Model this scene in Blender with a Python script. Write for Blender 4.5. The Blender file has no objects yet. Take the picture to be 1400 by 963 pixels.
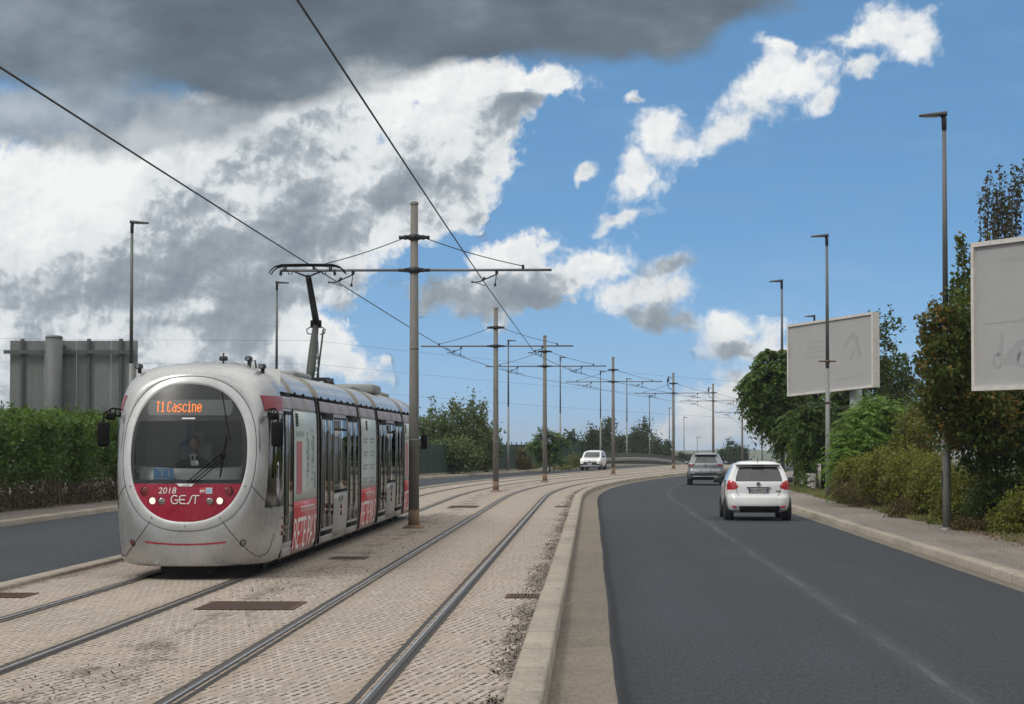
import bpy, bmesh, math, random
import numpy as np
from mathutils import Vector, Matrix

rnd = random.Random(7)
rng = np.random.default_rng(11)
scene = bpy.context.scene
COL = scene.collection
PI = math.pi

# ------------------------------------------------------------------ measuring
F, CX, HY, CAMZ = 3200.0, 700.0, 608.0, 1.95


def at(px, py, d):
    """point of the place seen at photo position (px, py), d metres away"""
    return Vector(((px - CX) / F * d, d, CAMZ + (HY - py) / F * d))


_ys = np.arange(-60.0, 700.0, 0.5)


def _slope(y):
    if y < 85: return .034
    if y < 145: return .034 + (y - 85) / 60 * .15
    if y < 205: return .184
    if y < 245: return .184 - (y - 205) / 40 * .034
    return .15


_sl = np.array([_slope(y) for y in _ys])
_xm = np.concatenate([[0], np.cumsum((_sl[1:] + _sl[:-1]) / 2 * .5)])
_xm = _xm - np.interp(0.0, _ys, _xm) - 4.15
_arc = np.concatenate([[0], np.cumsum(np.hypot(np.diff(_xm), .5))])


def roadz(y):
    return 0.0 if y < 215 else -.00016 * (min(y, 430) - 215) ** 2 - (max(y, 430) - 430) * .05


def P(y, off, z=0.0):
    """point on the curving line: y along, off metres right of the pole row"""
    x = float(np.interp(y, _ys, _xm)); s = float(np.interp(y, _ys, _sl))
    n = math.hypot(1, s)
    return Vector((x + off / n, y - off * s / n, z + roadz(y)))


def heading(y):
    return -math.atan(float(np.interp(y, _ys, _sl)))


# ------------------------------------------------------------------ meshes
class MB:
    def __init__(s):
        s.v = []; s.f = []; s.m = []; s.sm = []; s.uv = {}

    def add(s, verts, faces, mi=0, smooth=False):
        b = len(s.v)
        s.v += [tuple(p) for p in verts]
        for f in faces:
            s.f.append([b + i for i in f]); s.m.append(mi); s.sm.append(smooth)

    def box(s, c, d, mi=0, M=None):
        x, y, z = d[0] / 2, d[1] / 2, d[2] / 2
        vs = [Vector((sx * x, sy * y, sz * z)) for sz in (-1, 1) for sy in (-1, 1) for sx in (-1, 1)]
        if M is not None: vs = [M @ p for p in vs]
        vs = [p + Vector(c) for p in vs]
        s.add(vs, [(0, 2, 3, 1), (4, 5, 7, 6), (0, 1, 5, 4), (2, 6, 7, 3), (0, 4, 6, 2), (1, 3, 7, 5)], mi)

    def rbox(s, c, d, r=.02, mi=0, M=None, seg=2):
        """box with rounded edges"""
        bm = bmesh.new(); bmesh.ops.create_cube(bm, size=1)
        bmesh.ops.scale(bm, vec=d, verts=bm.verts)
        bmesh.ops.bevel(bm, geom=bm.edges[:], offset=r, segments=seg, affect='EDGES', profile=.5)
        bm.verts.ensure_lookup_table()
        vs = [(M @ p.co if M is not None else p.co) + Vector(c) for p in bm.verts]
        s.add(vs, [[q.index for q in f.verts] for f in bm.faces], mi, True)
        bm.free()

    def tube(s, pts, rad, n=8, mi=0, caps=True, smooth=True):
        pts = [Vector(p) for p in pts]
        if not hasattr(rad, '__len__'): rad = [rad] * len(pts)
        b = []
        up = None
        for i, p in enumerate(pts):
            t = (pts[min(i + 1, len(pts) - 1)] - pts[max(i - 1, 0)])
            t = t.normalized() if t.length > 1e-9 else Vector((0, 0, 1))
            if up is None:
                up = Vector((0, 0, 1)) if abs(t.z) < .9 else Vector((1, 0, 0))
            a = t.cross(up)
            if a.length < 1e-6: a = t.cross(Vector((0, 1, 0)))
            a.normalize(); c = a.cross(t).normalized(); up = c
            for k in range(n):
                th = 2 * PI * k / n
                b.append(p + (a * math.cos(th) + c * math.sin(th)) * rad[i])
        fs = []
        for i in range(len(pts) - 1):
            for k in range(n):
                k2 = (k + 1) % n
                fs.append((i * n + k, i * n + k2, (i + 1) * n + k2, (i + 1) * n + k))
        s.add(b, fs, mi, smooth)
        if caps:
            s.add(b[:n], [tuple(range(n))], mi); s.add(b[-n:], [tuple(range(n))[::-1]], mi)

    def disc(s, c, r, axis, n=20, h=.02, mi=0, r2=None):
        axis = Vector(axis).normalized()
        c = Vector(c)
        s.tube([c, c + axis * h], [r, r if r2 is None else r2], n, mi)

    def grid(s, g, mi=0, smooth=True, flip=False, closed=False):
        R, Cn = len(g), len(g[0])
        vs = [p for row in g for p in row]
        fs = []
        for i in range(R - 1):
            for j in range(Cn if closed else Cn - 1):
                j2 = (j + 1) % Cn
                q = (i * Cn + j, i * Cn + j2, (i + 1) * Cn + j2, (i + 1) * Cn + j)
                fs.append(q[::-1] if flip else q)
        s.add(vs, fs, mi, smooth)

    def prism(s, poly, axis, mi=0):
        """closed polygon (3-D points) extruded by vector axis"""
        n = len(poly); a = [Vector(p) for p in poly]; b = [p + Vector(axis) for p in a]
        s.add(a + b, [tuple(range(n))[::-1], tuple(range(n, 2 * n))] +
              [(i, (i + 1) % n, n + (i + 1) % n, n + i) for i in range(n)], mi)

    def lathe(s, prof, c=(0, 0, 0), n=20, mi=0, M=None):
        g = []
        for r, z in prof:
            row = [Vector((r * math.cos(2 * PI * k / n), r * math.sin(2 * PI * k / n), z)) for k in range(n)]
            g.append([(M @ p if M is not None else p) + Vector(c) for p in row])
        s.grid(g, mi, True, closed=True)

    def build(s, name, mats, parent=None, **kw):
        me = bpy.data.meshes.new(name)
        me.from_pydata(s.v, [], s.f)
        if not isinstance(mats, (list, tuple)): mats = [mats]
        for m in mats: me.materials.append(m)
        me.polygons.foreach_set('material_index', s.m)
        me.polygons.foreach_set('use_smooth', s.sm)
        bm = bmesh.new(); bm.from_mesh(me)
        bmesh.ops.remove_doubles(bm, verts=bm.verts, dist=1e-5)
        bmesh.ops.recalc_face_normals(bm, faces=bm.faces)
        bm.to_mesh(me); bm.free()
        return link(name, me, parent, **kw)


def link(name, me, parent=None, **kw):
    o = bpy.data.objects.new(name, me); COL.objects.link(o)
    if parent is not None: o.parent = parent
    return tag(o, **kw)


def tag(o, label=None, cat=None, group=None, kind=None):
    if label: o['label'] = label
    if cat: o['category'] = cat
    if group: o['group'] = group
    if kind: o['kind'] = kind
    return o


def empty(name, loc=(0, 0, 0), rz=0.0, **kw):
    o = bpy.data.objects.new(name, None); COL.objects.link(o)
    o.empty_display_size = .3
    o.location = loc; o.rotation_euler = (0, 0, rz)
    return tag(o, **kw)


def copy_tree(o, parent=None):
    c = o.copy(); COL.objects.link(c)
    if parent is not None: c.parent = parent
    for ch in list(o.children): copy_tree(ch, c)
    return c


def np_mesh(name, verts, faces_idx, k, mats, parent=None, uv=None, smooth=False, mi=None, **kw):
    """fast mesh out of numpy arrays; every face has k corners"""
    me = bpy.data.meshes.new(name)
    n = len(verts); m = len(faces_idx)
    me.vertices.add(n); me.vertices.foreach_set('co', np.asarray(verts, dtype=np.float32).ravel())
    me.loops.add(m * k); me.loops.foreach_set('vertex_index', np.asarray(faces_idx, dtype=np.int32).ravel())
    me.polygons.add(m)
    me.polygons.foreach_set('loop_start', np.arange(0, m * k, k, dtype=np.int32))
    me.polygons.foreach_set('loop_total', np.full(m, k, dtype=np.int32))
    if smooth: me.polygons.foreach_set('use_smooth', np.ones(m, dtype=bool))
    if mi is not None: me.polygons.foreach_set('material_index', np.asarray(mi, dtype=np.int32))
    if uv is not None:
        l = me.uv_layers.new(name='UVMap')
        l.data.foreach_set('uv', np.asarray(uv, dtype=np.float32).ravel())
    if not isinstance(mats, (list, tuple)): mats = [mats]
    for q in mats: me.materials.append(q)
    me.update(calc_edges=True); me.validate()
    return link(name, me, parent, **kw)


def sweep(name, prof, y0, y1, mat, step=1.0, shift=None, mis=None, parent=None, **kw):
    """profile [(off, z), ...] carried along the line; UV = (metres across, metres along)"""
    n = max(2, int(round((y1 - y0) / step)) + 1)
    ys = np.linspace(y0, y1, n)
    K = len(prof)
    V = np.zeros((n, K, 3)); U = np.zeros((n, K, 2))
    acc = [0.0]
    for a, b in zip(prof[:-1], prof[1:]): acc.append(acc[-1] + math.hypot(b[0] - a[0], b[1] - a[1]))
    for i, y in enumerate(ys):
        sh = shift(y) if shift else 0
        ar = float(np.interp(y, _ys, _arc))
        for j, (o, z) in enumerate(prof):
            V[i, j] = P(y, o + sh, z); U[i, j] = (prof[0][0] + acc[j], ar)
    idx = np.arange(n * K).reshape(n, K)
    q = np.stack([idx[:-1, :-1], idx[:-1, 1:], idx[1:, 1:], idx[1:, :-1]], -1).reshape(-1, 4)
    uv = U.reshape(-1, 2)[q.ravel()]
    mi = None
    if mis is not None: mi = np.tile(np.array(mis), n - 1)
    return np_mesh(name, V.reshape(-1, 3), q, 4, mat, parent, uv=uv, mi=mi, **kw)


def text_mesh(body, align='CENTER', extrude=0.0, res=3, shear=0.0):
    """(verts, faces) of a line of writing, one unit high capitals roughly 0.7"""
    cu = bpy.data.curves.new('writing', 'FONT'); cu.body = body; cu.align_x = align
    cu.resolution_u = res; cu.extrude = extrude; cu.shear = shear
    ob = bpy.data.objects.new('writing', cu); COL.objects.link(ob)
    dg = bpy.context.evaluated_depsgraph_get()
    me = bpy.data.meshes.new_from_object(ob.evaluated_get(dg))
    vs = [v.co.copy() for v in me.vertices]; fs = [tuple(p.vertices) for p in me.polygons]
    bpy.data.objects.remove(ob); bpy.data.curves.remove(cu); bpy.data.meshes.remove(me)
    return vs, fs


def put_text(mb, body, box, place, mi, align='CENTER', shear=0.0, bold=0.0):
    """writes body into box (x0, x1, z0, z1); place(x, z) -> 3-D point"""
    vs, fs = text_mesh(body, align, shear=shear)
    xs = [v.x for v in vs]; ysv = [v.y for v in vs]
    ax, bx, ay, by = min(xs), max(xs), min(ysv), max(ysv)
    out = []
    for v in vs:
        tx = (v.x - ax) / (bx - ax); ty = (v.y - ay) / (by - ay)
        out.append(place(box[0] + tx * (box[1] - box[0]), box[2] + ty * (box[3] - box[2])))
    mb.add(out, fs, mi)


# ------------------------------------------------------------------ node helper
class NT:
    def __init__(s, tree):
        s.t = tree; s.n = tree.nodes; s.l = tree.links

    def node(s, typ, **kw):
        nd = s.n.new(typ)
        for k, v in kw.items(): setattr(nd, k, v)
        return nd

    def set(s, sock, val):
        if val is None: return
        if isinstance(val, bpy.types.NodeSocket): s.l.new(val, sock)
        else:
            try: sock.default_value = val
            except Exception:
                if hasattr(sock.default_value, '__len__') and len(sock.default_value) == 4 and len(val) == 3:
                    sock.default_value = (*val, 1)
                else: raise

    def math(s, op, a, b=None, c=None, clamp=False):
        nd = s.node('ShaderNodeMath', operation=op, use_clamp=clamp)
        for i, q in enumerate((a, b, c)): s.set(nd.inputs[i], q) if q is not None else None
        return nd.outputs[0]

    def vmath(s, op, a, b=None, scale=None):
        nd = s.node('ShaderNodeVectorMath', operation=op)
        s.set(nd.inputs[0], a)
        if b is not None: s.set(nd.inputs[1], b)
        if scale is not None: s.set(nd.inputs['Scale'], scale)
        return nd.outputs['Value'] if op in ('LENGTH', 'DOT_PRODUCT', 'DISTANCE') else nd.outputs[0]

    def noise(s, vec, scale, detail=4, rough=.5, dist=0.0, color=False, lac=2.0):
        nd = s.node('ShaderNodeTexNoise')
        if vec is not None: s.l.new(vec, nd.inputs['Vector'])
        s.set(nd.inputs['Scale'], scale); s.set(nd.inputs['Detail'], detail)
        s.set(nd.inputs['Roughness'], rough); s.set(nd.inputs['Distortion'], dist); s.set(nd.inputs['Lacunarity'], lac)
        return nd.outputs['Color'] if color else nd.outputs['Fac']

    def ramp(s, fac, stops, interp='LINEAR'):
        nd = s.node('ShaderNodeValToRGB'); nd.color_ramp.interpolation = interp
        el = nd.color_ramp.elements
        while len(el) < len(stops): el.new(.5)
        for e, (p, c) in zip(el, stops):
            e.position = p; e.color = (*c, 1) if len(c) == 3 else c
        s.l.new(fac, nd.inputs[0]); return nd.outputs[0]

    def mapr(s, v, a, b, c=0.0, d=1.0, smooth=True):
        nd = s.node('ShaderNodeMapRange', interpolation_type='SMOOTHSTEP' if smooth else 'LINEAR')
        s.set(nd.inputs[0], v)
        for i, q in enumerate((a, b, c, d)): s.set(nd.inputs[i + 1], q)
        return nd.outputs[0]

    def mix(s, fac, a, b, mode='MIX'):
        nd = s.node('ShaderNodeMix', data_type='RGBA', blend_type=mode)
        s.set(nd.inputs[0], fac); s.set(nd.inputs[6], a); s.set(nd.inputs[7], b)
        return nd.outputs[2]

    def sep(s, v):
        nd = s.node('ShaderNodeSeparateXYZ'); s.l.new(v, nd.inputs[0]); return nd.outputs

    def comb(s, x, y, z):
        nd = s.node('ShaderNodeCombineXYZ')
        for i, q in enumerate((x, y, z)): s.set(nd.inputs[i], q)
        return nd.outputs[0]

    def coord(s, which='Object'):
        return s.node('ShaderNodeTexCoord').outputs[which]

    def bump(s, h, strength=.3, dist=.01):
        nd = s.node('ShaderNodeBump'); s.set(nd.inputs['Height'], h)
        nd.inputs['Strength'].default_value = strength; nd.inputs['Distance'].default_value = dist
        return nd.outputs[0]


MATS = {}


def new_mat(name):
    m = bpy.data.materials.new(name); m.use_nodes = True
    t = m.node_tree; t.nodes.clear()
    n = NT(t); out = n.node('ShaderNodeOutputMaterial')
    b = n.node('ShaderNodeBsdfPrincipled'); t.links.new(b.outputs[0], out.inputs[0])
    MATS[name] = m
    return m, n, b, out


def c3(r, g, b): return (r, g, b, 1)


def simple(name, col, rough=.5, metal=0.0, var=.12, scale=6.0, bump=0.0, spec=.5, coat=0.0, dirt=0.0, dirtcol=(.12, .10, .08),
           stretch=(1, 1, 1)):
    """paint / metal / concrete with uneven tone, roughness and grime"""
    m, n, b, out = new_mat(name)
    co = n.coord('Object')
    mp = n.node('ShaderNodeMapping'); mp.inputs['Scale'].default_value = stretch
    n.l.new(co, mp.inputs[0]); v = mp.outputs[0]
    f = n.noise(v, scale, 6, .6)
    f2 = n.noise(v, scale * 5.3, 4, .6)
    ff = n.math('MULTIPLY_ADD', f2, .4, n.math('MULTIPLY', f, .6))
    lo = tuple(c * (1 - var * 1.6) for c in col); hi = tuple(min(1, c * (1 + var * 1.6)) for c in col)
    cc = n.ramp(ff, [(.3, lo), (.7, hi)])
    if dirt > 0:
        g = n.mapr(n.noise(v, scale * .7, 8, .7), .5, .75, 0, dirt)
        cc = n.mix(g, cc, (*dirtcol, 1))
    n.set(b.inputs['Base Color'], cc)
    n.set(b.inputs['Roughness'], n.mapr(ff, .3, .7, max(.02, rough * .85), min(1, rough * 1.15), False))
    b.inputs['Metallic'].default_value = metal
    b.inputs['Specular IOR Level'].default_value = spec
    b.inputs['Coat Weight'].default_value = coat; b.inputs['Coat Roughness'].default_value = .05
    if bump > 0: n.set(b.inputs['Normal'], n.bump(f2, bump, .01))
    return m


def emit(name, col, strength):
    m, n, b, out = new_mat(name)
    b.inputs['Base Color'].default_value = c3(*[c * .3 for c in col])
    b.inputs['Emission Color'].default_value = c3(*col)
    b.inputs['Emission Strength'].default_value = strength
    return m
# ------------------------------------------------------------------ materials
def mat_paving():
    m, n, b, out = new_mat('block_paving')
    uv = n.coord('UV'); x, y, z = n.sep(uv)
    # interlocking blocks laid in rows across the track
    W, H = .092, .29
    row = n.math('FLOOR', n.math('DIVIDE', y, H))
    par = n.math('MULTIPLY', n.math('MODULO', n.math('ABSOLUTE', row), 2.0), .5)
    fv = n.math('FRACT', n.math('DIVIDE', y, H))
    wob = n.math('MULTIPLY', n.math('SINE', n.math('MULTIPLY', fv, 6.283)), .16)
    cu = n.math('ADD', n.math('ADD', n.math('DIVIDE', x, W), par), wob)
    fu = n.math('FRACT', cu)
    cell = n.comb(n.math('FLOOR', cu), row, 0)
    wn = n.node('ShaderNodeTexWhiteNoise', noise_dimensions='3D'); n.l.new(cell, wn.inputs[0])
    rc = wn.outputs['Value']; rcol = n.sep(wn.outputs['Color'])
    du = n.math('ABSOLUTE', n.math('SUBTRACT', fu, .5))           # .5 at the joint
    dv = n.math('ABSOLUTE', n.math('SUBTRACT', fv, .5))
    jl = n.mapr(du, n.math('SUBTRACT', .38, n.math('MULTIPLY', rcol[1], .14)), n.math('SUBTRACT', .42, n.math('MULTIPLY', rcol[1], .12)))
    big = n.noise(uv, .35, 5, .6); mid = n.noise(uv, 2.2, 5, .65); fine = n.noise(uv, 45, 3, .6)
    # open joints only over the middle of a block's side, not along its whole length
    jpos = n.mapr(dv, .26, .38, 1, 0)
    jl = n.math('MULTIPLY', n.math('MULTIPLY', jl, jpos), n.mapr(n.math('ADD', n.math('MULTIPLY', rcol[0], .9), n.math('MULTIPLY', mid, .8)), .62, .90))
    jr = n.math('MULTIPLY', n.mapr(dv, .40, .49), n.mapr(mid, .35, .7, .1, .75))
    joint = n.math('MAXIMUM', jl, jr)
    base = n.ramp(n.math('ADD', n.math('MULTIPLY_ADD', rc, .34, n.math('MULTIPLY', mid, .50)), n.math('MULTIPLY', n.math('SUBTRACT', n.noise(n.vmath('MULTIPLY', uv, (1, .3, 1)), 24, 3, .7), .5), .75)),
                  [(.10, (.185, .152, .118)), (.44, (.375, .325, .272)), (.85, (.55, .495, .43))])
    base = n.mix(n.mapr(big, .35, .7, 0, .5), base, c3(.44, .36, .29))
    base = n.mix(n.mapr(fine, .35, .75, 0, .35), base, c3(.30, .25, .2))
    # rusty, greasy bands beside the rails
    ax = n.math('ABSOLUTE', x)
    rd = n.math('MINIMUM', n.math('ABSOLUTE', n.math('SUBTRACT', ax, .97)), n.math('ABSOLUTE', n.math('SUBTRACT', ax, 2.4)))
    rust = n.math('MULTIPLY', n.mapr(rd, .05, .32, 1, 0), n.mapr(mid, .3, .7, .25, .75))
    base = n.mix(rust, base, c3(.25, .185, .13))
    # earth and leaf crumbs along the pole row and the kerbs
    lo = n.noise(n.vmath('MULTIPLY', uv, (2.2, .6, 1)), 1.0, 8, .72)
    cen = n.mapr(ax, .1, .95, .20, 0)
    ker = n.mapr(n.math('MAXIMUM', x, n.math('MULTIPLY', x, -.93)), 2.95, 3.47, 0, .30)
    soil = n.mapr(n.math('ADD', n.math('ADD', cen, ker), lo), .66, .80)
    crumb = n.mapr(n.noise(uv, 26, 3, .6), .42, .56)
    soil = n.math('MULTIPLY', soil, crumb)
    base = n.mix(soil, base, c3(.055, .04, .03))
    col = n.mix(n.math('MULTIPLY', joint, .97), base, c3(.022, .018, .015))
    n.set(b.inputs['Base Color'], col)
    b.inputs['Roughness'].default_value = .9
    h = n.math('SUBTRACT', n.math('ADD', n.math('MULTIPLY', rc, .25), n.math('MULTIPLY', fine, .3)), n.math('MULTIPLY', joint, 1.0))
    n.set(b.inputs['Normal'], n.bump(h, .55, .012))
    return m


def mat_asphalt(name, base, stripe=None, edge=None):
    m, n, b, out = new_mat(name)
    uv = n.coord('UV'); x, y, z = n.sep(uv)
    st = n.vmath('MULTIPLY', uv, (1.4, .07, 1))
    lane = n.noise(st, 1.0, 5, .6)
    big = n.noise(uv, .16, 5, .55); fine = n.noise(uv, 60, 3, .65); mid = n.noise(uv, 9, 4, .6)
    f = n.math('ADD', n.math('MULTIPLY', lane, .5), n.math('MULTIPLY', big, .5))
    col = n.ramp(f, [(.32, tuple(c * .62 for c in base)), (.5, base), (.70, tuple(c * 1.55 for c in base))])
    col = n.mix(n.mapr(fine, .5, .75, 0, .55), col, c3(*[c * 2.1 for c in base]))
    col = n.mix(n.mapr(fine, .25, .45, .5, 0), col, c3(*[c * .55 for c in base]))
    col = n.mix(n.mapr(mid, .55, .8, 0, .35), col, c3(*[c * 1.6 for c in base]))
    sp = n.noise(n.vmath('MULTIPLY', uv, (1, .16, 1)), 30, 4, .75)
    col = n.mix(n.mapr(sp, .52, .66, 0, .75), col, c3(*[c * 2.0 for c in base])); col = n.mix(n.mapr(sp, .48, .34, 0, .75), col, c3(*[c * .4 for c in base]))
    if stripe is not None:
        wob = n.math('MULTIPLY', n.math('SUBTRACT', n.noise(n.comb(0, y, 0), .12, 2, .5), .5), .25)
        d = n.math('ABSOLUTE', n.math('SUBTRACT', n.math('ADD', x, wob), stripe))
        s = n.math('MULTIPLY', n.mapr(d, .02, .06, 1, 0), n.mapr(n.noise(n.comb(x, n.math('MULTIPLY', y, .15), 0), 4, 5, .7), .38, .70, .0, .34))
        col = n.mix(s, col, c3(.17, .18, .19))
        # pale band where the old line was milled off
        s2 = n.math('MULTIPLY', n.mapr(d, .04, .22, .14, 0), n.mapr(lane, .3, .6))
        col = n.mix(s2, col, c3(.13, .14, .15))
    if edge is not None:
        e = n.mapr(n.math('ADD', n.math('ABSOLUTE', n.math('SUBTRACT', x, edge)), n.math('MULTIPLY', n.math('SUBTRACT', mid, .5), .1)), .02, .07, 1, 0)
        col = n.mix(n.math('MULTIPLY', e, .75), col, c3(.012, .013, .015))
    n.set(b.inputs['Base Color'], col)
    b.inputs['Specular IOR Level'].default_value = .2; n.set(b.inputs['Roughness'], n.mapr(f, .3, .7, .68, .86, False))
    n.set(b.inputs['Normal'], n.bump(n.math('ADD', fine, n.math('MULTIPLY', mid, .5)), .5, .006))
    return m


def mat_concrete(name, base, joint=None, stain=.5, wear=.3):
    m, n, b, out = new_mat(name)
    uv = n.coord('UV'); x, y, z = n.sep(uv)
    big = n.noise(uv, .5, 7, .62); mid = n.noise(uv, 5, 6, .65); fine = n.noise(n.vmath('MULTIPLY', uv, (1, .18, 1)), 26, 5, .75)
    col = n.ramp(n.math('MULTIPLY_ADD', big, .6, n.math('MULTIPLY', mid, .4)),
                 [(.28, tuple(c * .50 for c in base)), (.5, base), (.70, tuple(min(1, c * 1.38) for c in base))])
    col = n.mix(n.mapr(fine, .48, .66, 0, wear), col, c3(*[c * .35 for c in base])); col = n.mix(n.mapr(fine, .46, .30, 0, wear), col, c3(*[min(1, c * 1.6) for c in base]))
    col = n.mix(n.mapr(n.noise(n.vmath('MULTIPLY', uv, (3, .35, 1)), 1, 8, .7), .55, .7, 0, stain), col, c3(.10, .085, .065))
    h = n.math('ADD', mid, n.math('MULTIPLY', fine, .6))
    if joint:
        k = n.math('DIVIDE', y, joint)
        wn = n.node('ShaderNodeTexWhiteNoise', noise_dimensions='1D'); n.l.new(n.math('FLOOR', k), wn.inputs['W'])
        col = n.mix(.35, col, n.ramp(wn.outputs[0], [(0, tuple(c * .7 for c in base)), (1, tuple(min(1, c * 1.25) for c in base))]))
        d = n.math('ABSOLUTE', n.math('SUBTRACT', n.math('FRACT', k), .5))
        j = n.mapr(d, .5 - .034 / joint, .5 - .012 / joint)
        col = n.mix(n.math('MULTIPLY', j, n.math('MULTIPLY', wn.outputs[0], .8)), col, c3(.05, .042, .035))
        h = n.math('SUBTRACT', h, j)
    n.set(b.inputs['Base Color'], col); b.inputs['Roughness'].default_value = .92
    n.set(b.inputs['Normal'], n.bump(h, .5, .01))
    return m


def mat_soil(name, a, c, scale=3.0, patch=None):
    m, n, b, out = new_mat(name)
    co = n.coord('Object')
    f = n.noise(co, scale, 8, .7); g = n.noise(co, scale * 14, 5, .7)
    col = n.ramp(n.math('MULTIPLY_ADD', f, .6, n.math('MULTIPLY', g, .4)), [(.32, a), (.66, c)])
    if patch: col = n.mix(n.mapr(n.noise(co, .25, 6, .6), .5, .6), col, c3(*patch))
    n.set(b.inputs['Base Color'], col); b.inputs['Roughness'].default_value = .95
    n.set(b.inputs['Normal'], n.bump(g, .8, .03))
    return m


def mat_leaf(name, cols, accent=None, acc_scale=.5, acc_amt=.0, trans=.3, rough=.55):
    """leaves: tone differs from leaf to leaf and from clump to clump"""
    m, n, b, out = new_mat(name)
    ge = n.node('ShaderNodeNewGeometry'); r = ge.outputs['Random Per Island']
    co = n.coord('Object')
    cl = n.noise(co, 1.3, 4, .6)
    f = n.math('ADD', n.math('MULTIPLY', r, .6), n.math('MULTIPLY', cl, .5), clamp=True)
    k = len(cols)
    col = n.ramp(f, [(.12 + .76 * i / (k - 1), c) for i, c in enumerate(cols)])
    if accent:
        a = n.noise(co, acc_scale, 4, .6)
        aa = n.math('ADD', a, n.math('MULTIPLY', n.math('SUBTRACT', r, .5), .35))
        col = n.mix(n.mapr(aa, .62 - acc_amt, .72 - acc_amt), col, c3(*accent))
    n.set(b.inputs['Base Color'], col)
    b.inputs['Roughness'].default_value = rough; b.inputs['Specular IOR Level'].default_value = .35
    tr = n.node('ShaderNodeBsdfTranslucent'); n.set(tr.inputs[0], n.mix(.4, col, c3(.25, .3, .05)))
    mx = n.node('ShaderNodeMixShader'); mx.inputs[0].default_value = trans
    n.l.new(b.outputs[0], mx.inputs[1]); n.l.new(tr.outputs[0], mx.inputs[2])
    n.l.new(mx.outputs[0], out.inputs[0])
    return m


def mat_glass(name, tint, refl_ior=1.5, dens=.5, rough=.0, gloss=1.0):
    """a pane one can see through: tinted, with the reflection growing towards grazing"""
    m, n, b, out = new_mat(name)
    n.n.remove(b)
    tr = n.node('ShaderNodeBsdfTransparent'); tr.inputs[0].default_value = c3(*[t * (1 - dens) for t in tint])
    gl = n.node('ShaderNodeBsdfGlossy'); gl.inputs['Roughness'].default_value = rough
    gl.inputs[0].default_value = c3(.92 * gloss, .95 * gloss, .97 * gloss)
    fr = n.node('ShaderNodeFresnel'); fr.inputs[0].default_value = refl_ior
    mx = n.node('ShaderNodeMixShader')
    n.l.new(fr.outputs[0], mx.inputs[0]); n.l.new(tr.outputs[0], mx.inputs[1]); n.l.new(gl.outputs[0], mx.inputs[2])
    n.l.new(mx.outputs[0], out.inputs[0])
    return m


def mat_silver():
    """brushed, dirty silver tram lacquer"""
    m, n, b, out = new_mat('silver_lacquer')
    co = n.coord('Object')
    f = n.noise(co, 1.1, 6, .6); fine = n.noise(co, 60, 4, .7)
    st = n.noise(n.vmath('MULTIPLY', co, (6, 6, .7)), 1.6, 7, .7)
    col = n.ramp(f, [(.3, (.36, .365, .36)), (.7, (.54, .545, .54))])
    col = n.mix(n.mapr(st, .5, .75, 0, .20), col, c3(.24, .22, .20))
    col = n.mix(n.mapr(fine, .55, .75, 0, .08), col, c3(.20, .19, .18))
    n.set(b.inputs['Base Color'], col)
    b.inputs['Metallic'].default_value = .62
    n.set(b.inputs['Roughness'], n.mapr(st, .3, .7, .17, .42, False))
    b.inputs['Coat Weight'].default_value = .25; b.inputs['Coat Roughness'].default_value = .12
    n.set(b.inputs['Normal'], n.bump(n.noise(co, 2.2, 3, .5), .12, .03))
    return m


def mat_advert(name, base, hi, rough=.35):
    m, n, b, out = new_mat(name)
    co = n.coord('Object')
    st = n.noise(n.vmath('MULTIPLY', co, (3, 3, .5)), 1.2, 7, .7); fine = n.noise(co, 30, 4, .7)
    col = n.mix(st, c3(*base), c3(*hi))
    col = n.mix(n.mapr(fine, .55, .8, 0, .3), col, c3(*[c * .6 for c in base]))
    n.set(b.inputs['Base Color'], col); b.inputs['Roughness'].default_value = rough
    return m


M = {}
M['paving'] = mat_paving()
M['asphalt'] = mat_asphalt('dark_asphalt', (.0300, .0350, .0415), stripe=7.17, edge=4.44)
M['asphalt_far'] = mat_asphalt('grey_asphalt', (.034, .040, .048))
M['footway'] = mat_asphalt('worn_footway_asphalt', (.18, .158, .138))
M['kerb'] = mat_concrete('kerb_concrete', (.31, .275, .22), joint=1.9, stain=.6, wear=.5)
M['kerb_dirty'] = mat_concrete('stained_kerb_concrete', (.29, .255, .205), joint=1.25, stain=.75)
M['gutter'] = mat_concrete('gutter_concrete', (.165, .140, .108), joint=21.0, stain=.8, wear=.8)
M['soil'] = mat_soil('verge_soil', (.05, .04, .028), (.16, .125, .085))
M['land'] = mat_soil('rough_land', (.05, .055, .025), (.12, .11, .06), .4)
M['steel'] = simple('polished_rail_steel', (.62, .62, .62), .28, .95, .1, 3, stretch=(8, .4, 8))
M['rail_head'] = simple('worn_rail_head', (.045, .04, .036), .55, .3, .3, 6, stretch=(8, .6, 8))
M['rail_dark'] = simple('rail_groove_rubber', (.035, .032, .03), .8, 0, .25, 14, .3)
M['rust'] = simple('rusty_steel', (.12, .075, .05), .85, .2, .35, 12, .4)
M['rust_grate'] = simple('rusty_grate', (.11, .06, .04), .85, .1, .4, 25, .5)
M['pole'] = simple('galvanised_mast', (.175, .168, .152), .7, .15, .16, 3, .1, dirt=.25, stretch=(1, 1, .25))
M['pole_stain'] = simple('rust_stained_mast_foot', (.20, .13, .085), .85, .1, .35, 6, .2)
M['arm'] = simple('grey_fibre_arm', (.16, .165, .18), .5, .3, .1)
M['black_metal'] = simple('black_metal', (.02, .021, .024), .45, .2, .2, 10)
M['wire'] = simple('dark_wire', (.018, .017, .018), .5, .4, .1)
M['lamp_pole'] = simple('grey_lamp_post', (.13, .138, .138), .6, .25, .14, 4, .05, stretch=(1, 1, .3))
M['lamp_low'] = simple('pale_galvanised_post', (.23, .24, .232), .6, .25, .14, 4, .05, stretch=(1, 1, .3))
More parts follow.
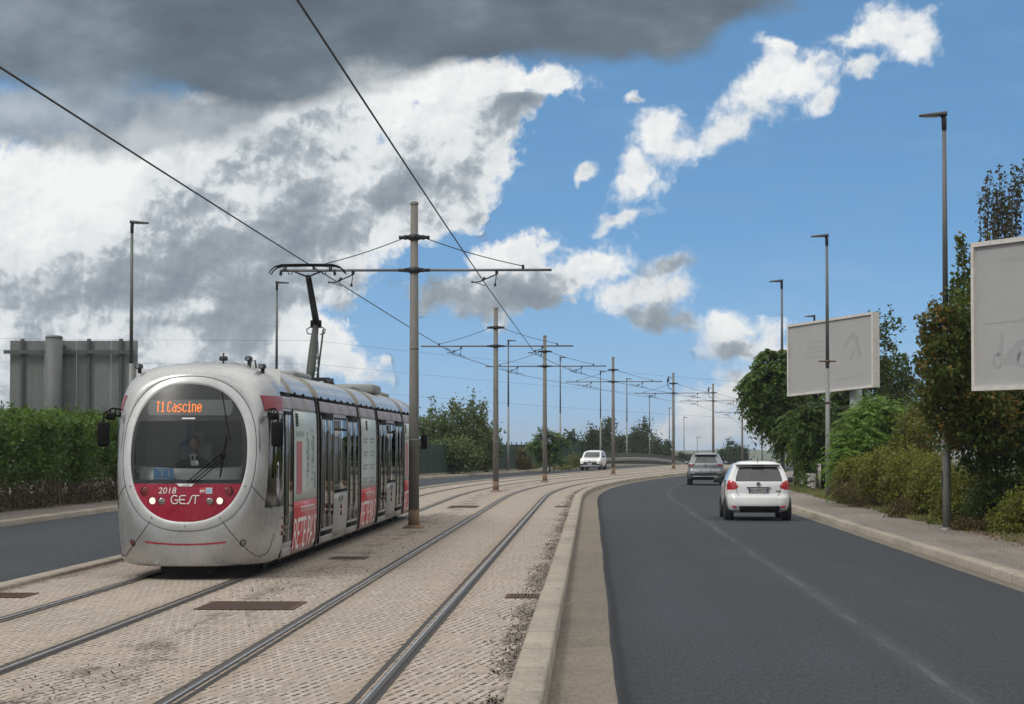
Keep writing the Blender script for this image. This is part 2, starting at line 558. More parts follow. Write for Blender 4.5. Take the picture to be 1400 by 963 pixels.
M['lamp_head'] = simple('dark_lamp_housing', (.04, .042, .048), .5, .2, .1)
M['sign_post'] = simple('dull_sign_column', (.125, .138, .138), .65, .2, .14, 2.2, .08, dirt=.3, stretch=(2, 2, .6))
M['panto'] = simple('sooty_olive_arm', (.055, .06, .052), .6, .2, .2)
M['galv_pale'] = simple('pale_galvanised_column', (.33, .36, .36), .6, .3, .12, 2.2, .08, dirt=.2, stretch=(2, 2, .6))
M['galv'] = simple('galvanised_sheet', (.185, .20, .195), .6, .3, .16, 2.2, .08, dirt=.3, stretch=(2, 2, .6))
M['galv_dark'] = simple('galvanised_beam', (.10, .112, .115), .6, .3, .15, 4)
M['board'] = simple('papered_over_board', (.37, .372, .375), .8, 0, .05, 1.3, .03, dirt=.12, dirtcol=(.33, .33, .33))
M['board_ghost'] = simple('ghost_of_old_poster', (.325, .327, .335), .8, 0, .06, 2.0)
M['board_frame'] = simple('cream_board_frame', (.62, .60, .56), .5, .1, .1, 3, dirt=.2)
M['silver'] = mat_silver()
M['ring'] = simple('bright_brushed_surround', (.52, .53, .53), .38, .35, .08, 5, .05, dirt=.2, dirtcol=(.35, .33, .3))
M['tram_red'] = simple('crimson_lacquer', (.30, .008, .030), .28, 0, .14, 8, coat=.4, dirt=.12)
M['tram_red2'] = simple('faded_crimson_stripe', (.27, .022, .042), .35, 0, .12, 5)
M['mauve'] = simple('faded_mauve_band', (.36, .34, .37), .5, .1, .12, 4, dirt=.4, dirtcol=(.22, .2, .22), stretch=(3, 3, .6))
M['tram_grey'] = simple('grey_tram_panel', (.36, .36, .345), .4, .3, .12, 2.5, dirt=.4, dirtcol=(.2, .18, .16), stretch=(2, 2, .6))
M['beige'] = simple('beige_roof_band', (.30, .28, .24), .6, .1, .15)
M['black'] = simple('black_rubber', (.008, .008, .009), .7, 0, .2, 10, spec=.12)
M['black_gloss'] = simple('black_gloss_panel', (.010, .011, .013), .08, 0, .1, coat=.5)
M['frit'] = simple('black_screen_border', (.018, .021, .023), .35, 0, .1)
M['under'] = simple('sooty_underframe', (.012, .011, .010), .9, 0, .3)
M['ad_white'] = mat_advert('pale_green_advert_film', (.40, .47, .45), (.54, .60, .57))
M['ad_red'] = mat_advert('red_advert_film', (.42, .045, .05), (.56, .10, .10))
M['ad_bar'] = mat_advert('dull_red_advert_bar', (.38, .07, .08), (.46, .11, .12))
M['ad_ink'] = simple('grey_print', (.25, .30, .30), .5, 0, .1)
M['print_white'] = simple('white_print', (.72, .72, .70), .5, 0, .08, 8)
M['cab_grey'] = simple('cab_grey_plastic', (.74, .75, .74), .6, 0, .08, 4)
M['cab_dark'] = simple('cab_dark_plastic', (.33, .335, .335), .6, 0, .08, 4)
M['cab_wall'] = simple('cab_partition', (.66, .68, .67), .6, 0, .08, 2)
M['screen_glass'] = mat_glass('windscreen_glass', (.88, .92, .90), 1.45, .16)
M['tram_glass'] = mat_glass('tram_side_glass', (.45, .5, .5), 3.2, .75)
M['seat_blue'] = simple('tram_interior', (.05, .055, .065), .7, 0, .2, 1)
M['led'] = emit('orange_led', (1.0, .22, .03), 1.15)
M['led_panel'] = simple('display_backing', (.085, .094, .096), .4, 0, .05)
M['lamp_white'] = emit('lit_headlamp', (1.0, .92, .74), .95)
M['lamp_red'] = simple('dark_red_lens', (.16, .018, .012), .12, 0, .1, coat=.5)
M['lamp_clear'] = simple('unlit_lamp_reflector', (.30, .29, .27), .15, .8, .3, 30)
M['card_blue'] = simple('blue_route_card', (.16, .42, .80), .5, 0, .05)
M['roof_pod'] = simple('roof_equipment', (.27, .28, .28), .55, .3, .1)
M['tyre'] = simple('tyre_rubber', (.014, .014, .015), .85, 0, .2, 20, .2)
M['rim'] = simple('alloy_rim', (.38, .39, .40), .3, .8, .1)
M['car_white'] = simple('white_car_paint', (.72, .73, .74), .22, 0, .03, 2, coat=.7)
M['car_grey'] = simple('silver_grey_car_paint', (.24, .25, .27), .25, .5, .05, 2, coat=.7)
M['car_silver'] = simple('silver_car_paint', (.48, .50, .50), .25, .4, .05, 2, coat=.7)
M['car_glass'] = simple('dark_car_glass', (.020, .024, .026), .04, 0, .05, spec=.8, coat=.6)
M['car_black'] = simple('black_car_trim', (.014, .015, .017), .5, 0, .15)
M['tail_red'] = simple('red_tail_lens', (.42, .012, .022), .12, 0, .1, coat=.8)
M['tail_dark'] = simple('smoked_tail_lens', (.16, .012, .02), .12, 0, .1, coat=.8)
M['plate'] = simple('white_number_plate', (.66, .68, .68), .4, 0, .05)
M['plate_grey'] = simple('grey_number_plate', (.36, .38, .37), .4, 0, .05)
M['plate_blue'] = simple('blue_plate_band', (.02, .045, .14), .4, 0, .05)
M['plate_ink'] = simple('plate_lettering', (.02, .02, .022), .5, 0, .05)
M['chrome'] = simple('chrome_badge', (.30, .31, .32), .2, .9, .1)
M['bark'] = simple('grey_bark', (.12, .095, .07), .95, 0, .3, 8, .6, stretch=(3, 3, .6))
M['stem'] = simple('dry_brown_stem', (.14, .105, .07), .95, 0, .3, 8, .3)
M['fence_green'] = simple('green_fence_wire', (.022, .05, .04), .6, .2, .15)
M['skin'] = simple('skin', (.42, .26, .19), .6, 0, .06)
M['cloth_navy'] = simple('dark_uniform_cloth', (.02, .02, .022), .9, 0, .1)
M['shirt'] = simple('white_shirt', (.62, .62, .64), .8, 0, .05)
M['hair'] = simple('grey_brown_hair', (.09, .07, .055), .8, 0, .2, 30)
M['guard'] = simple('weathered_guard_rail', (.36, .35, .32), .6, .3, .15, 3, dirt=.4, dirtcol=(.2, .13, .08))
M['parapet'] = simple('weathered_parapet', (.10, .11, .10), .8, .1, .2, 2, dirt=.4)

M['leaf_hedge'] = mat_leaf('hedge_leaves', [(0.0156, 0.0374, 0.0043), (0.0358, 0.0823, 0.0085), (0.0633, 0.1384, 0.0127), (0.0973, 0.1833, 0.0195)])
M['leaf_dry'] = mat_leaf('dry_hedge_leaves', [(0.0135, 0.0078, 0.0030), (0.0306, 0.0176, 0.0070), (0.0569, 0.0343, 0.0145)], trans=.1)
M['leaf_pop'] = mat_leaf('poplar_leaves', [(0.022, 0.043, 0.010), (0.046, 0.082, 0.020), (0.086, 0.130, 0.035), (0.162, 0.215, 0.085)])
M['leaf_ail'] = mat_leaf('fresh_frond_leaves', [(0.036, 0.090, 0.007), (0.071, 0.153, 0.013), (0.112, 0.211, 0.020), (0.151, 0.254, 0.031)])
M['leaf_dark'] = mat_leaf('dark_frond_leaves', [(0.0228, 0.0537, 0.0080), (0.0528, 0.1025, 0.0140), (0.1032, 0.1650, 0.0240)])
M['leaf_maple'] = mat_leaf('turning_leaves', [(0.0275, 0.0462, 0.0072), (0.0550, 0.0863, 0.0117), (0.1023, 0.1325, 0.0162)], accent=(.17, .10, .02), acc_scale=.55, acc_amt=.055)
M['leaf_deep'] = mat_leaf('deep_green_leaves', [(0.0164, 0.0344, 0.0054), (0.0342, 0.0688, 0.0090), (0.0708, 0.1181, 0.0153)], accent=(.10, .06, .02), acc_scale=.9, acc_amt=.02)
M['leaf_purple'] = mat_leaf('dark_shoot_leaves', [(.016, .022, .014), (.035, .035, .024), (.06, .05, .035)], accent=(.07, .03, .03), acc_scale=1.1, acc_amt=.06)
M['leaf_olive'] = mat_leaf('olive_scrub_leaves', [(0.0468, 0.0623, 0.0066), (0.0999, 0.1168, 0.0104), (0.1518, 0.1661, 0.0181), (0.2113, 0.2142, 0.0304)], accent=(.10, .065, .03), acc_scale=.8, acc_amt=.06)
M['leaf_brown'] = mat_leaf('browning_scrub_leaves', [(0.046, 0.034, 0.015), (0.091, 0.062, 0.024), (0.130, 0.096, 0.035)], accent=(.09, .035, .018), acc_scale=1.2, acc_amt=.04)
M['leaf_pine'] = mat_leaf('dark_far_leaves', [(0.010, 0.024, 0.010), (0.022, 0.046, 0.018), (0.040, 0.072, 0.027)])
M['grass'] = mat_leaf('dry_grass', [(.07, .10, .02), (.13, .16, .04), (.22, .20, .08)], accent=(.24, .19, .10), acc_scale=.5, acc_amt=.04)
M['litter'] = mat_leaf('fallen_leaves', [(.06, .035, .02), (.14, .08, .04), (.26, .17, .09)], trans=.05)
# ------------------------------------------------------------------ the setting
Y0, Y1 = -14.0, 440.0
ST = dict(kind='structure')


def lshift(y):                                   # the far carriageway closes in a little after the bend
    t = min(1, max(0, (y - 70) / 70)); return 1.5 * t


sweep('tram_bed', [(o, 0) for o in np.linspace(-3.76, 3.51, 9)], Y0, Y1, M['paving'], **ST)
KR = [(3.50, -.02), (3.50, .035), (3.52, .05), (3.76, .05), (3.785, .03), (3.79, -.16)]
KL = [(3.75, -.02), (3.75, .035), (3.77, .05), (4.00, .05), (4.03, .03), (4.035, -.16)]
sweep('kerb', KR, 30.6, Y1, M['kerb'], mis=[0] * 5, **ST)
# nearer the viewer the kerb stones sit a few centimetres higher
sweep('kerb', [(o, z + (.035 if z > 0 else 0)) for o, z in KR] , Y0, 30.35, M['kerb'], step=.5, **ST)
sweep('kerb', [(-o, z) for o, z in KL][::-1], Y0, Y1, M['kerb_dirty'], **ST)
sweep('gutter', [(3.76, -.105), (4.39, -.092)], Y0, Y1, M['gutter'], **ST)
# the asphalt's inner edge is laid by hand and wanders
def wob(y): return .007 * math.sin(y * .45) + .003 * math.sin(y * 1.7 + 1)
sweep('road', [(4.345, -.110), (4.345, -.086), (5.2, -.082), (7.2, -.075), (9.2, -.088), (10.12, -.096)], Y0, Y1, M['asphalt'], step=.6, shift=lambda y: wob(y) if y < 150 else 0, **ST)
sweep('gutter', [(10.0, -.099), (10.34, -.091)], Y0, Y1, M['gutter'], **ST)
KQ = [(10.33, -.16), (10.335, .03), (10.36, .05), (10.60, .055), (10.60, -.02)]
sweep('kerb', KQ, Y0, Y1, M['kerb'], **ST)
sweep('pavement', [(10.59, .047), (11.5, .055), (12.35, .05)], Y0, Y1, M['footway'], **ST)
sweep('verge', [(12.33, .0), (12.36, .053), (13.2, .06), (14.5, .09), (18, .1), (24, -.1), (30, -1)], Y0, Y1, M['soil'], **ST)
sweep('road', [(-4.0, -.09), (-7, -.075), (-10.5, -.09)], Y0, Y1, M['asphalt_far'], shift=lambda y: 0, **ST)
sweep('kerb', [(-10.42, -.16), (-10.43, .03), (-10.46, .05), (-10.72, .055), (-10.73, -.02)], Y0, Y1, M['kerb_dirty'], shift=lshift, **ST)
sweep('pavement', [(-10.70, .047), (-11.6, .05), (-12.6, .05)], Y0, Y1, M['footway'], shift=lshift, **ST)
sweep('verge', [(-12.58, .0), (-12.6, .06), (-14, .1), (-18, .1), (-24, -.2), (-32, -1.5)], Y0, Y1, M['soil'], shift=lshift, **ST)

# land: one sheet out to the horizon, falling away either side of the embankment
def land():
    ys = np.concatenate([np.linspace(-60, 460, 66), np.linspace(500, 900, 9), np.array([1200, 1600, 2200, 3000, 4500])])
    us = np.concatenate([-np.geomspace(3500, 40, 16), np.linspace(-34, 34, 18), np.geomspace(40, 3500, 16)])
    V = []
    for y in ys:
        x0 = float(np.interp(min(y, 600), _ys, _xm))
        for u in us:
            rz = roadz(y)
            k = min(1, max(0, (abs(u) - 18) / 40)); k = k * k * (3 - 2 * k)
            z = (rz - .2) * (1 - k) + k * (-9.0)
            if y > 440: z = min(z, -9)
            V.append((x0 + u, y, z))
    R, Cn = len(ys), len(us)
    idx = np.arange(R * Cn).reshape(R, Cn)
    q = np.stack([idx[:-1, :-1], idx[:-1, 1:], idx[1:, 1:], idx[1:, :-1]], -1).reshape(-1, 4)
    np_mesh('ground', np.array(V), q, 4, M['land'], smooth=True, **ST)


land()


def hills():
    m, n, b, out = new_mat('wooded_hills')
    co = n.coord('Object')
    f = n.noise(co, .02, 6, .65); g = n.noise(co, .09, 4, .6)
    col = n.ramp(f, [(.35, (.045, .065, .03)), (.6, (.10, .12, .06))])
    col = n.mix(n.mapr(g, .66, .70, 0, .8), col, c3(.42, .36, .30))
    n.set(b.inputs['Base Color'], col); b.inputs['Roughness'].default_value = 1
    xs = np.linspace(-900, 1500, 160); vs = []
    for row, (yy, k) in enumerate(((1500, 0), (1650, .45), (1900, .85), (2300, 1.0), (2900, .6))):
        for x in xs:
            h = 6.0 + 2.6 * math.sin(x * .011 + 1) + 2.2 * math.sin(x * .027 + row) + 1.2 * math.sin(x * .09 + row * 2)
            if x > 250: h -= 3.0 * min(1, (x - 250) / 150)
            vs.append((x * (1 + row * .12), yy, -12 + k * max(2, h)))
    idx = np.arange(5 * 160).reshape(5, 160)
    q = np.stack([idx[:-1, :-1], idx[:-1, 1:], idx[1:, 1:], idx[1:, :-1]], -1).reshape(-1, 4)
    np_mesh('hills', np.array(vs), q, 4, m, smooth=True, **ST)


hills()

# ------------------------------------------------------------------ rails
def rail(off, label, inner):
    """grooved tram rail bedded in rubber; inner = side of the groove (+1 right, -1 left)"""
    pr = [(-.095, .004), (-.045, .006), (-.045, .012), (-.034, .014), (-.002, .0145), (.018, .014), (.030, .008), (.030, -.022), (.066, -.022), (.066, .006), (.080, .006), (.080, .005), (.115, .004)]
    mi = [1, 1, 2, 2, 0, 2, 1, 1, 1, 2, 1, 1]
    prof = [(off + inner * a, z) for a, z in pr]
    if inner < 0: prof = prof[::-1]; mi = mi[::-1]
    o = sweep('tram_rail', prof, Y0, Y1, [M['steel'], M['rail_dark'], M['rail_head']], step=.8, mis=mi)
    tag(o, label, 'rail', 'grooved tram rails in the block paving')


rail(-1.685 - .7425, 'outermost left tram rail, running under the far side of the tram beside the left kerb', 1)
rail(-1.685 + .7425, 'tram rail coming out from under the near wheels of the tram', -1)
rail(1.685 - .7425, 'shiny rail of the empty track on the side towards the mast row', 1)
rail(1.685 + .7425, 'shiny tram rail nearest to the kerb of the dark road', -1)


def grate(px, py, w, l, label, rz=0.0):
    p = at(px, py, F * CAMZ / (py - HY)); mb = MB()
    y = p.y; c = Vector((p.x, p.y, .004))
    R = Matrix.Rotation(heading(y) + rz, 3, 'Z')
    mb.box(c, (w, l, .008), 0, R)
    for s in (-1, 1):
        mb.box(c + R @ Vector((s * (w / 2 - .02), 0, .004)), (.04, l + .002, .011), 1, R)
        mb.box(c + R @ Vector((0, s * (l / 2 - .02), .0045)), (w - .084, .04, .0125), 1, R)
    k = int(w / .05)
    for i in range(k):
        mb.box(c + R @ Vector((-w / 2 + .06 + i * (w - .12) / max(1, k - 1), 0, .005)), (.018, l - .1, .010), 1, R)
    mb.build('drain_cover', [M['under'], M['rust_grate']], label=label, cat='drain cover', group='rusty drain covers in the paving')


grate(345, 828, 1.18, 1.35, 'large rusty drain cover in the paving in front of the tram between the tracks')
grate(716, 815, .46, .75, 'small rusty drain cover against the kerb where the kerb stones step')
grate(478, 763, .62, .8, 'narrow rusty drain cover beside the flank of the tram')
grate(634, 693, .9, 2.2, 'rusty drain cover between the first and second mast of the row')
grate(12, 814, .62, .9, 'rusty drain cover against the left kerb at the photo edge')
grate(768, 693, .42, 1.2, 'far small rusty drain cover against the right kerb of the tracks')

# ------------------------------------------------------------------ overhead line
POLE_Y = [54.7, 97.0, 122.0, 152.0, 186.0, 219.0, 266.0, 318.0, 372.0]
POLE_D = ['nearest and tallest overhead line mast, standing beside the tram',
          'second overhead line mast from the tram, with rust at its foot',
          'third overhead line mast, in front of the young tree by the fence',
          'fourth overhead line mast, just right of the oncoming white car',
          'fifth overhead line mast with a small feeder loop on its left side',
          'overhead line mast rising behind the grey crossover car',
          'overhead line mast beside the round far trees past the grey car',
          'far overhead line mast seen just left of the overhanging tree',
          'farthest overhead line mast, half hidden by the overhanging tree']
MH = 7.62
ARMZ, STZ, WZ = 6.03, 6.80, 5.66


def mast():
    t = empty('line_mast')
    mb = MB()
    mb.tube([(0, 0, .42), (0, 0, 3), (0, 0, MH)], [.125, .113, .086], 20, 0)
    mb.lathe([(.0, MH + .03), (.06, MH + .025), (.10, MH), (.10, MH - .05)], n=16)
    for z in (2.05, 4.2): mb.lathe([(.119 - z * .004, z - .03), (.128 - z * .004, z - .028), (.128 - z * .004, z + .028), (.119 - z * .004, z + .03)], n=16)
    mb.build('pole', M['pole'], t)
    mb = MB(); mb.tube([(0, 0, -.02), (0, 0, .43)], [.131, .127], 20)
    mb.lathe([(.26, 0), (.25, .03), (.16, .06), (.144, .08)], n=20)
    mb.build('foot', M['pole_stain'], t)
    mb = MB(); mb.tube([(-3.12, 0, ARMZ), (-.12, 0, ARMZ)], .032, 8); mb.tube([(.12, 0, ARMZ), (3.22, 0, ARMZ)], .032, 8)
    mb.build('arm', M['arm'], t)
    for z in (ARMZ, STZ):
        mb = MB(); mb.lathe([(.105, z - .07), (.128, z - .065), (.128, z + .065), (.105, z + .07)], n=16)
        for s in (-1, 1):
            mb.box((s * .16, 0, z), (.11, .07, .1)); mb.tube([(s * .16, 0, z), (s * .36, 0, z)], .042, 8)
            if z == STZ: mb.tube([(s * .2, 0, z), (s * .24, 0, z)], .06, 8)
        mb.build('clamp', M['black_metal'], t)
    for s, e in ((-1, 2.36), (1, 2.55)):
        mb = MB(); pts = []
        for i in range(9):
            k = i / 8; pts.append((s * (.2 + (e - .2) * k), 0, STZ + (ARMZ + .09 - STZ) * k - .05 * math.sin(PI * k)))
        mb.tube(pts, .011, 5); mb.box((s * e, 0, ARMZ + .06), (.06, .05, .12))
        mb.build('stay_wire', M['wire'], t)
    for s in (-1, 1):
        # registration arm: hanger, sloping tube and drop clamp that hold the wire off the arm
        mb = MB(); x = s * 1.685
        hx = x + .25; wx = x - .02
        mb.box((hx, 0, ARMZ - .05), (.07, .07, .1))
        mb.tube([(hx, 0, ARMZ - .06), (hx - .04, .02, WZ + .03)], .012, 6)
        mb.tube([(hx, 0, ARMZ - .1), (hx - .42, .1, WZ + .10), (hx - .6, .14, WZ + .09)], .016, 6)
        mb.tube([(hx - .34, .08, WZ + .12), (hx - .28, .05, WZ + .2)], .03, 6)
        mb.tube([(hx - .6, .14, WZ + .12), (wx, 0, WZ)], .010, 6)
        mb.box((hx - .04, .02, WZ + .02), (.05, .12, .06))
        mb.build('registration_arm', M['black_metal'], t)
    return t


m0 = mast()
for i, (y, lb) in enumerate(zip(POLE_Y, POLE_D)):
    o = m0 if i == 0 else copy_tree(m0)
    o.location = P(y, 0); o.rotation_euler = (0, 0, heading(y))
    tag(o, lb, 'mast', 'overhead line masts between the tracks')
    if i in (4, 5):
        mb = MB(); mb.tube([(-.12, 0, 7.2), (-.42, 0, 7.35), (-.5, 0, 6.9), (-.36, 0, 6.45), (-.12, 0, 6.3)], .03, 6)
        mb.tube([(-.4, 0, 7.3), (-.4, 0, 6.9)], .06, 8)
        mb.build('feeder_loop', M['black_metal'], o)


def contact(side, label):
    ys = [-30.0] + [12.0] + POLE_Y + [425.0]
    ys = [-16, 18.5] + POLE_Y + [425.0]
    pts = []
    for a, b in zip(ys[:-1], ys[1:]):
        pa = P(a, side * 1.685, WZ + .02); pb = P(b, side * 1.685, WZ + .02)
        for i in range(8):
            k = i / 8; p = pa.lerp(pb, k); p.z -= .02 * math.sin(PI * k); pts.append(p)
    pts.append(pb)
    mb = MB(); mb.tube(pts, .0125, 6)
    for y in POLE_Y[1:]:
        p = P(y, side * 1.685, WZ + .03)
        q = P(y - 4.5, side * 1.685, WZ + .10); mb.tube([q, p + Vector((0, 0, .06)), P(y + 4.5, side * 1.685, WZ + .10)], .012, 5)
    mb.build('contact_wire', M['wire'], label=label, cat='overhead wire', group='contact wires of the two tracks')


contact(-1, 'overhead wire that the raised pantograph of the tram touches')
contact(1, 'overhead wire above the empty track, crossing the clouds at the top')

# ------------------------------------------------------------------ street lamps
LH = 9.32


def lamp_proto():
    t = empty('street_lamp')
    mb = MB(); mb.tube([(0, 0, -.05), (0, 0, 2.0), (0, 0, 2.05), (0, 0, 4.6)], [.098, .090, .084, .068], 16, 1)
    mb.tube([(0, 0, 4.6), (0, 0, LH - .08)], [.066, .046], 16, 0)
    mb.lathe([(.16, 0), (.155, .02), (.10, .05)], n=16, mi=1)
    mb.build('post', [M['lamp_pole'], M['lamp_low']], t)
    mb = MB(); mb.box((.108, 0, 1.1), (.012, .075, .32)); mb.build('access_hatch', M['lamp_head'], t)
    mb = MB()
    mb.tube([(0, 0, LH - .36), (0, 0, LH - .1), (.03, 0, LH - .03)], [.056, .06, .05], 12)
    mb.build('bracket', M['lamp_head'], t)
    mb = MB(); g = []
    for i in range(11):
        k = i / 10; x = -.06 + .62 * k; w = .15 * (math.sin(PI * min(1, .18 + k * .78)) ** .5); h = .085 * (1 - .72 * k) + .012
        z = LH - .02 - .015 * k
        g.append([(x, w * math.cos(a), z + (h if math.sin(a) > 0 else .022) * math.sin(a)) for a in [2 * PI * j / 14 for j in range(14)]])
    mb.grid(g, 0, True, closed=True); mb.add(g[0], [tuple(range(14))]); mb.add(g[-1], [tuple(range(14))])
    head = mb.build('lamp_head', M['lamp_head'], t)
    mb = MB(); mb.box((.3, 0, LH - .050), (.34, .2, .012)); mb.build('lens', M['lamp_clear'], head)
    return t


lamp0 = lamp_proto(); first = [True]
LG = 'street lamps along the two roads'


def lamp(x, y, z, face, label, h=1.0):
    o = lamp0 if first[0] else copy_tree(lamp0)
    first[0] = False
    o.location = (x, y, z); o.rotation_euler = (0, 0, heading(y) + (0 if face > 0 else PI))
    tag(o, label, 'street lamp', LG)
    return o


LL = [(179, 78, 'left street lamp in front of the big sign back beside the tram'),
      (378, 107, 'left street lamp behind the tram roof next to the raised pantograph'),
      (695, 167, 'left street lamp between the second and third mast, by the green fence'),
      (766, 199, 'left street lamp just right of the young tree'),
      (821, 235, 'left street lamp rising behind the oncoming white car'),
      (857, 255, 'left street lamp just right of the fourth mast'),
      (888, 297, 'left street lamp behind the parapet, left of the fifth mast'),
      (915, 330, 'thin far lamp close beside the left of the fifth mast'),
      (935, 355, 'thin far lamp just right of the fifth mast'),
      (953, 408, 'short far lamp above the roof of the grey crossover car'),
      (974, 450, 'farthest lamp, only its head above the grey crossover car')]
for px, d, lb in LL:
    x = (px - CX) / F * d
    off = x - float(np.interp(d, _ys, _xm))
    lamp(x, d, roadz(d) + (.05 if off > -13 else -.1), 1, lb)
lamp((1293.5 - CX) / F * 52.4, 52.4, .05, -1, 'nearest tall street lamp on the right, its foot in front of the scrub')
lp2 = lamp((1131.5 - CX) / F * 83, 83, .05, -1, 'right street lamp standing in front of the middle billboard')
lamp((1069.5 - CX) / F * 106, 106, .05, -1, 'right street lamp rising out of the overhanging tree left of the middle billboard')
lamp((1114 - CX) / F * 135, 135, .05, -1, 'right street lamp whose head just shows over the top of the middle billboard')
lamp((1200 - CX) / F * 138, 138, .05, 1 if False else -1, 'lamp head showing past the right edge of the middle billboard')
mb = MB()
mb.box((0, 0, 4.85), (.62, .03, .05)); mb.lathe([(.085, 4.80), (.092, 4.80), (.092, 4.9), (.085, 4.9)], n=12)
mb.lathe([(.086, 3.35), (.096, 3.35), (.096, 3.42), (.086, 3.42)], n=12)
mb.build('banner_clamp', M['rust'], lp2)

# ------------------------------------------------------------------ far power line
def pylon():
    d = 260.0; t = empty('lattice_pylon', at(430, 608, d) * 1.0)
    base = t.location.copy(); t.location = (base.x, base.y, -8.5)
    H = 22.0; mb = MB()
    def w(z): return .95 - .62 * z / H
    for sx in (-1, 1):
        for sy in (-1, 1):
            mb.tube([(sx * w(0), sy * w(0), 0), (sx * w(H), sy * w(H), H)], .06, 5)
    z = 0; k = 0
    while z < H - .6:
        z2 = z + w(z) * 1.5
        for s in (-1, 1):
            a = 1 if k % 2 else -1
            mb.tube([(a * w(z), s * w(z), z), (-a * w(min(z2, H)), s * w(min(z2, H)), min(z2, H))], .035, 4)
            mb.tube([(s * w(z), a * w(z), z), (s * w(min(z2, H)), -a * w(min(z2, H)), min(z2, H))], .035, 4)
            mb.tube([(-w(z), s * w(z), z), (w(z), s * w(z), z)], .03, 4)
        z = z2; k += 1
    mb.build('lattice', M['galv_dark'], t)
    tag(t, 'slim grey lattice pylon showing behind the lower arm of the pantograph', 'pylon')
    # its cables, seen only as faint threads across the sky
    nm = ['lowest', 'middle', 'uppermost']
    for i, dz in enumerate((-5.2, -2.6, 0)):
        a = Vector((base.x - 150, 240, 16 + dz)); p = Vector((base.x, d, H - 8.5 + dz)); e = Vector((70, 330, 8.5 + dz * .8))
        mb = MB(); pts = []
        for q, r_ in ((a, p), (p, e)):
            for j in range(13):
                kk = j / 12; v = q.lerp(r_, kk); v.z -= 1.6 * 4 * kk * (1 - kk) * .5; pts.append(v)
        mb.tube(pts, .010, 4)
        mb.build('power_cable', M['wire'], label=nm[i] + ' of the three faint power cables crossing the sky behind the masts', cat='cable', group='faint power cables')


pylon()

# ------------------------------------------------------------------ billboards and the sign back
def billboard(left, right, zb, zt, label, colx=None, ghost=None, lean=0.0):
    """frame 6 m wide standing between two ground points; its face looks at the traffic coming on this side"""
    L = Vector((left[0], left[1], 0)); R = Vector((right[0], right[1], 0))
    W = (R - L).length; H = zt - zb
    ang = math.atan2(R.y - L.y, R.x - L.x)
    t = empty('billboard', (L.x, L.y, 0), ang)
    # local x along the board, -y is the face; lean = how far the sagging frame has dropped at one end
    def sag(m): m.v = [(x, y, z + (x - W / 2) * lean) for x, y, z in m.v]
    mb = MB()
    mb.box((W / 2, .13, zb + H / 2), (W - .1, .22, H - .1))
    sag(mb); body = mb.build('panel', M['board'], t)
    mb = MB(); f = .095
    for z in (zb + f / 2, zt - f / 2): mb.box((W / 2, .12, z), (W, .34, f))
    for x in (f / 2, W - f / 2): mb.box((x, .12, zb + H / 2), (f, .337, H - 2 * f - .004))
    sag(mb); mb.build('frame', M['board_frame'], t)
    if ghost:
        mb = MB(); ghost(mb, W, H, zb); sag(mb); mb.build('faded_print', M['board_ghost'], body)
    mb = MB(); cx = colx if colx is not None else W / 2
    mb.tube([(cx, .55, -.1), (cx, .55, zb + 1.2)], .25, 20)
    mb.build('column', M['galv_pale'], t)
    mb = MB()
    for z in (zb + .35, zb + 1.5, zt - .4): mb.box((W / 2, .33, z), (W - .4, .1, .12))
    sag(mb); mb.build('rear_beams', M['galv_dark'], t)
    tag(t, label, 'billboard', 'blank billboards by the right road')
    return t


def ghost1(mb, W, H, zb):
    y = .0172
    def q(pts): mb.add([(x * W, y, zb + z * H) for x, z in pts], [tuple(range(len(pts)))])
    for z in (.70, .63, .56, .49): q([(.22, z), (.42, z + .004), (.42, z + .02), (.22, z + .018)])
    q([(.64, .58), (.70, .70), (.74, .76), (.78, .78), (.82, .70), (.85, .52), (.86, .42), (.83, .44), (.80, .58), (.77, .68), (.74, .66), (.68, .56)])
    q([(.72, .40), (.76, .42), (.79, .55), (.76, .52)])
    q([(.55, .14), (.90, .18), (.90, .195), (.55, .155)])


def ghost2(mb, W, H, zb):
    y = .0172
    def ring(cx, cz, r0, r1, n=18):
        vs = []
        for i in range(n + 1):
            a = 2 * PI * i / n
            vs += [(cx + r0 * math.cos(a), y, zb + cz + r0 * math.sin(a)), (cx + r1 * math.cos(a), y, zb + cz + r1 * math.sin(a))]
        mb.add(vs, [(2 * i, 2 * i + 1, 2 * i + 3, 2 * i + 2) for i in range(n)])
    def q(pts): mb.add([(x, y, zb + z) for x, z in pts], [tuple(range(len(pts)))])
    # the pale ghost of a scooter and a motorcycle
    ring(.80, .60, .10, .17); ring(1.62, .60, .10, .17); ring(2.05, .58, .1, .17); ring(2.75, .58, .1, .17)
    q([(.78, .70), (.88, 1.0), (.93, 1.2), (1.0, 1.2), (1.0, 1.0), (.98, .72)])
    q([(.98, .62), (1.05, .52), (1.45, .52), (1.55, .62), (1.62, .86), (1.4, .92), (1.22, .8), (1.1, .74)])
    q([(1.35, .93), (1.7, .88), (1.95, 1.0), (1.9, 1.05), (1.5, 1.0)])
    q([(2.0, .6), (2.2, .55), (2.55, .55), (2.75, .7), (2.6, 1.0), (2.2, .95), (2.05, .8)])
    for i in range(7): q([(.9 + i * .13, 2.60), (.98 + i * .13, 2.605), (1.0 + i * .13, 2.70), (.93 + i * .13, 2.70)])
    q([(.3, 1.36), (3.5, 1.42), (3.5, 1.46), (.3, 1.38)])


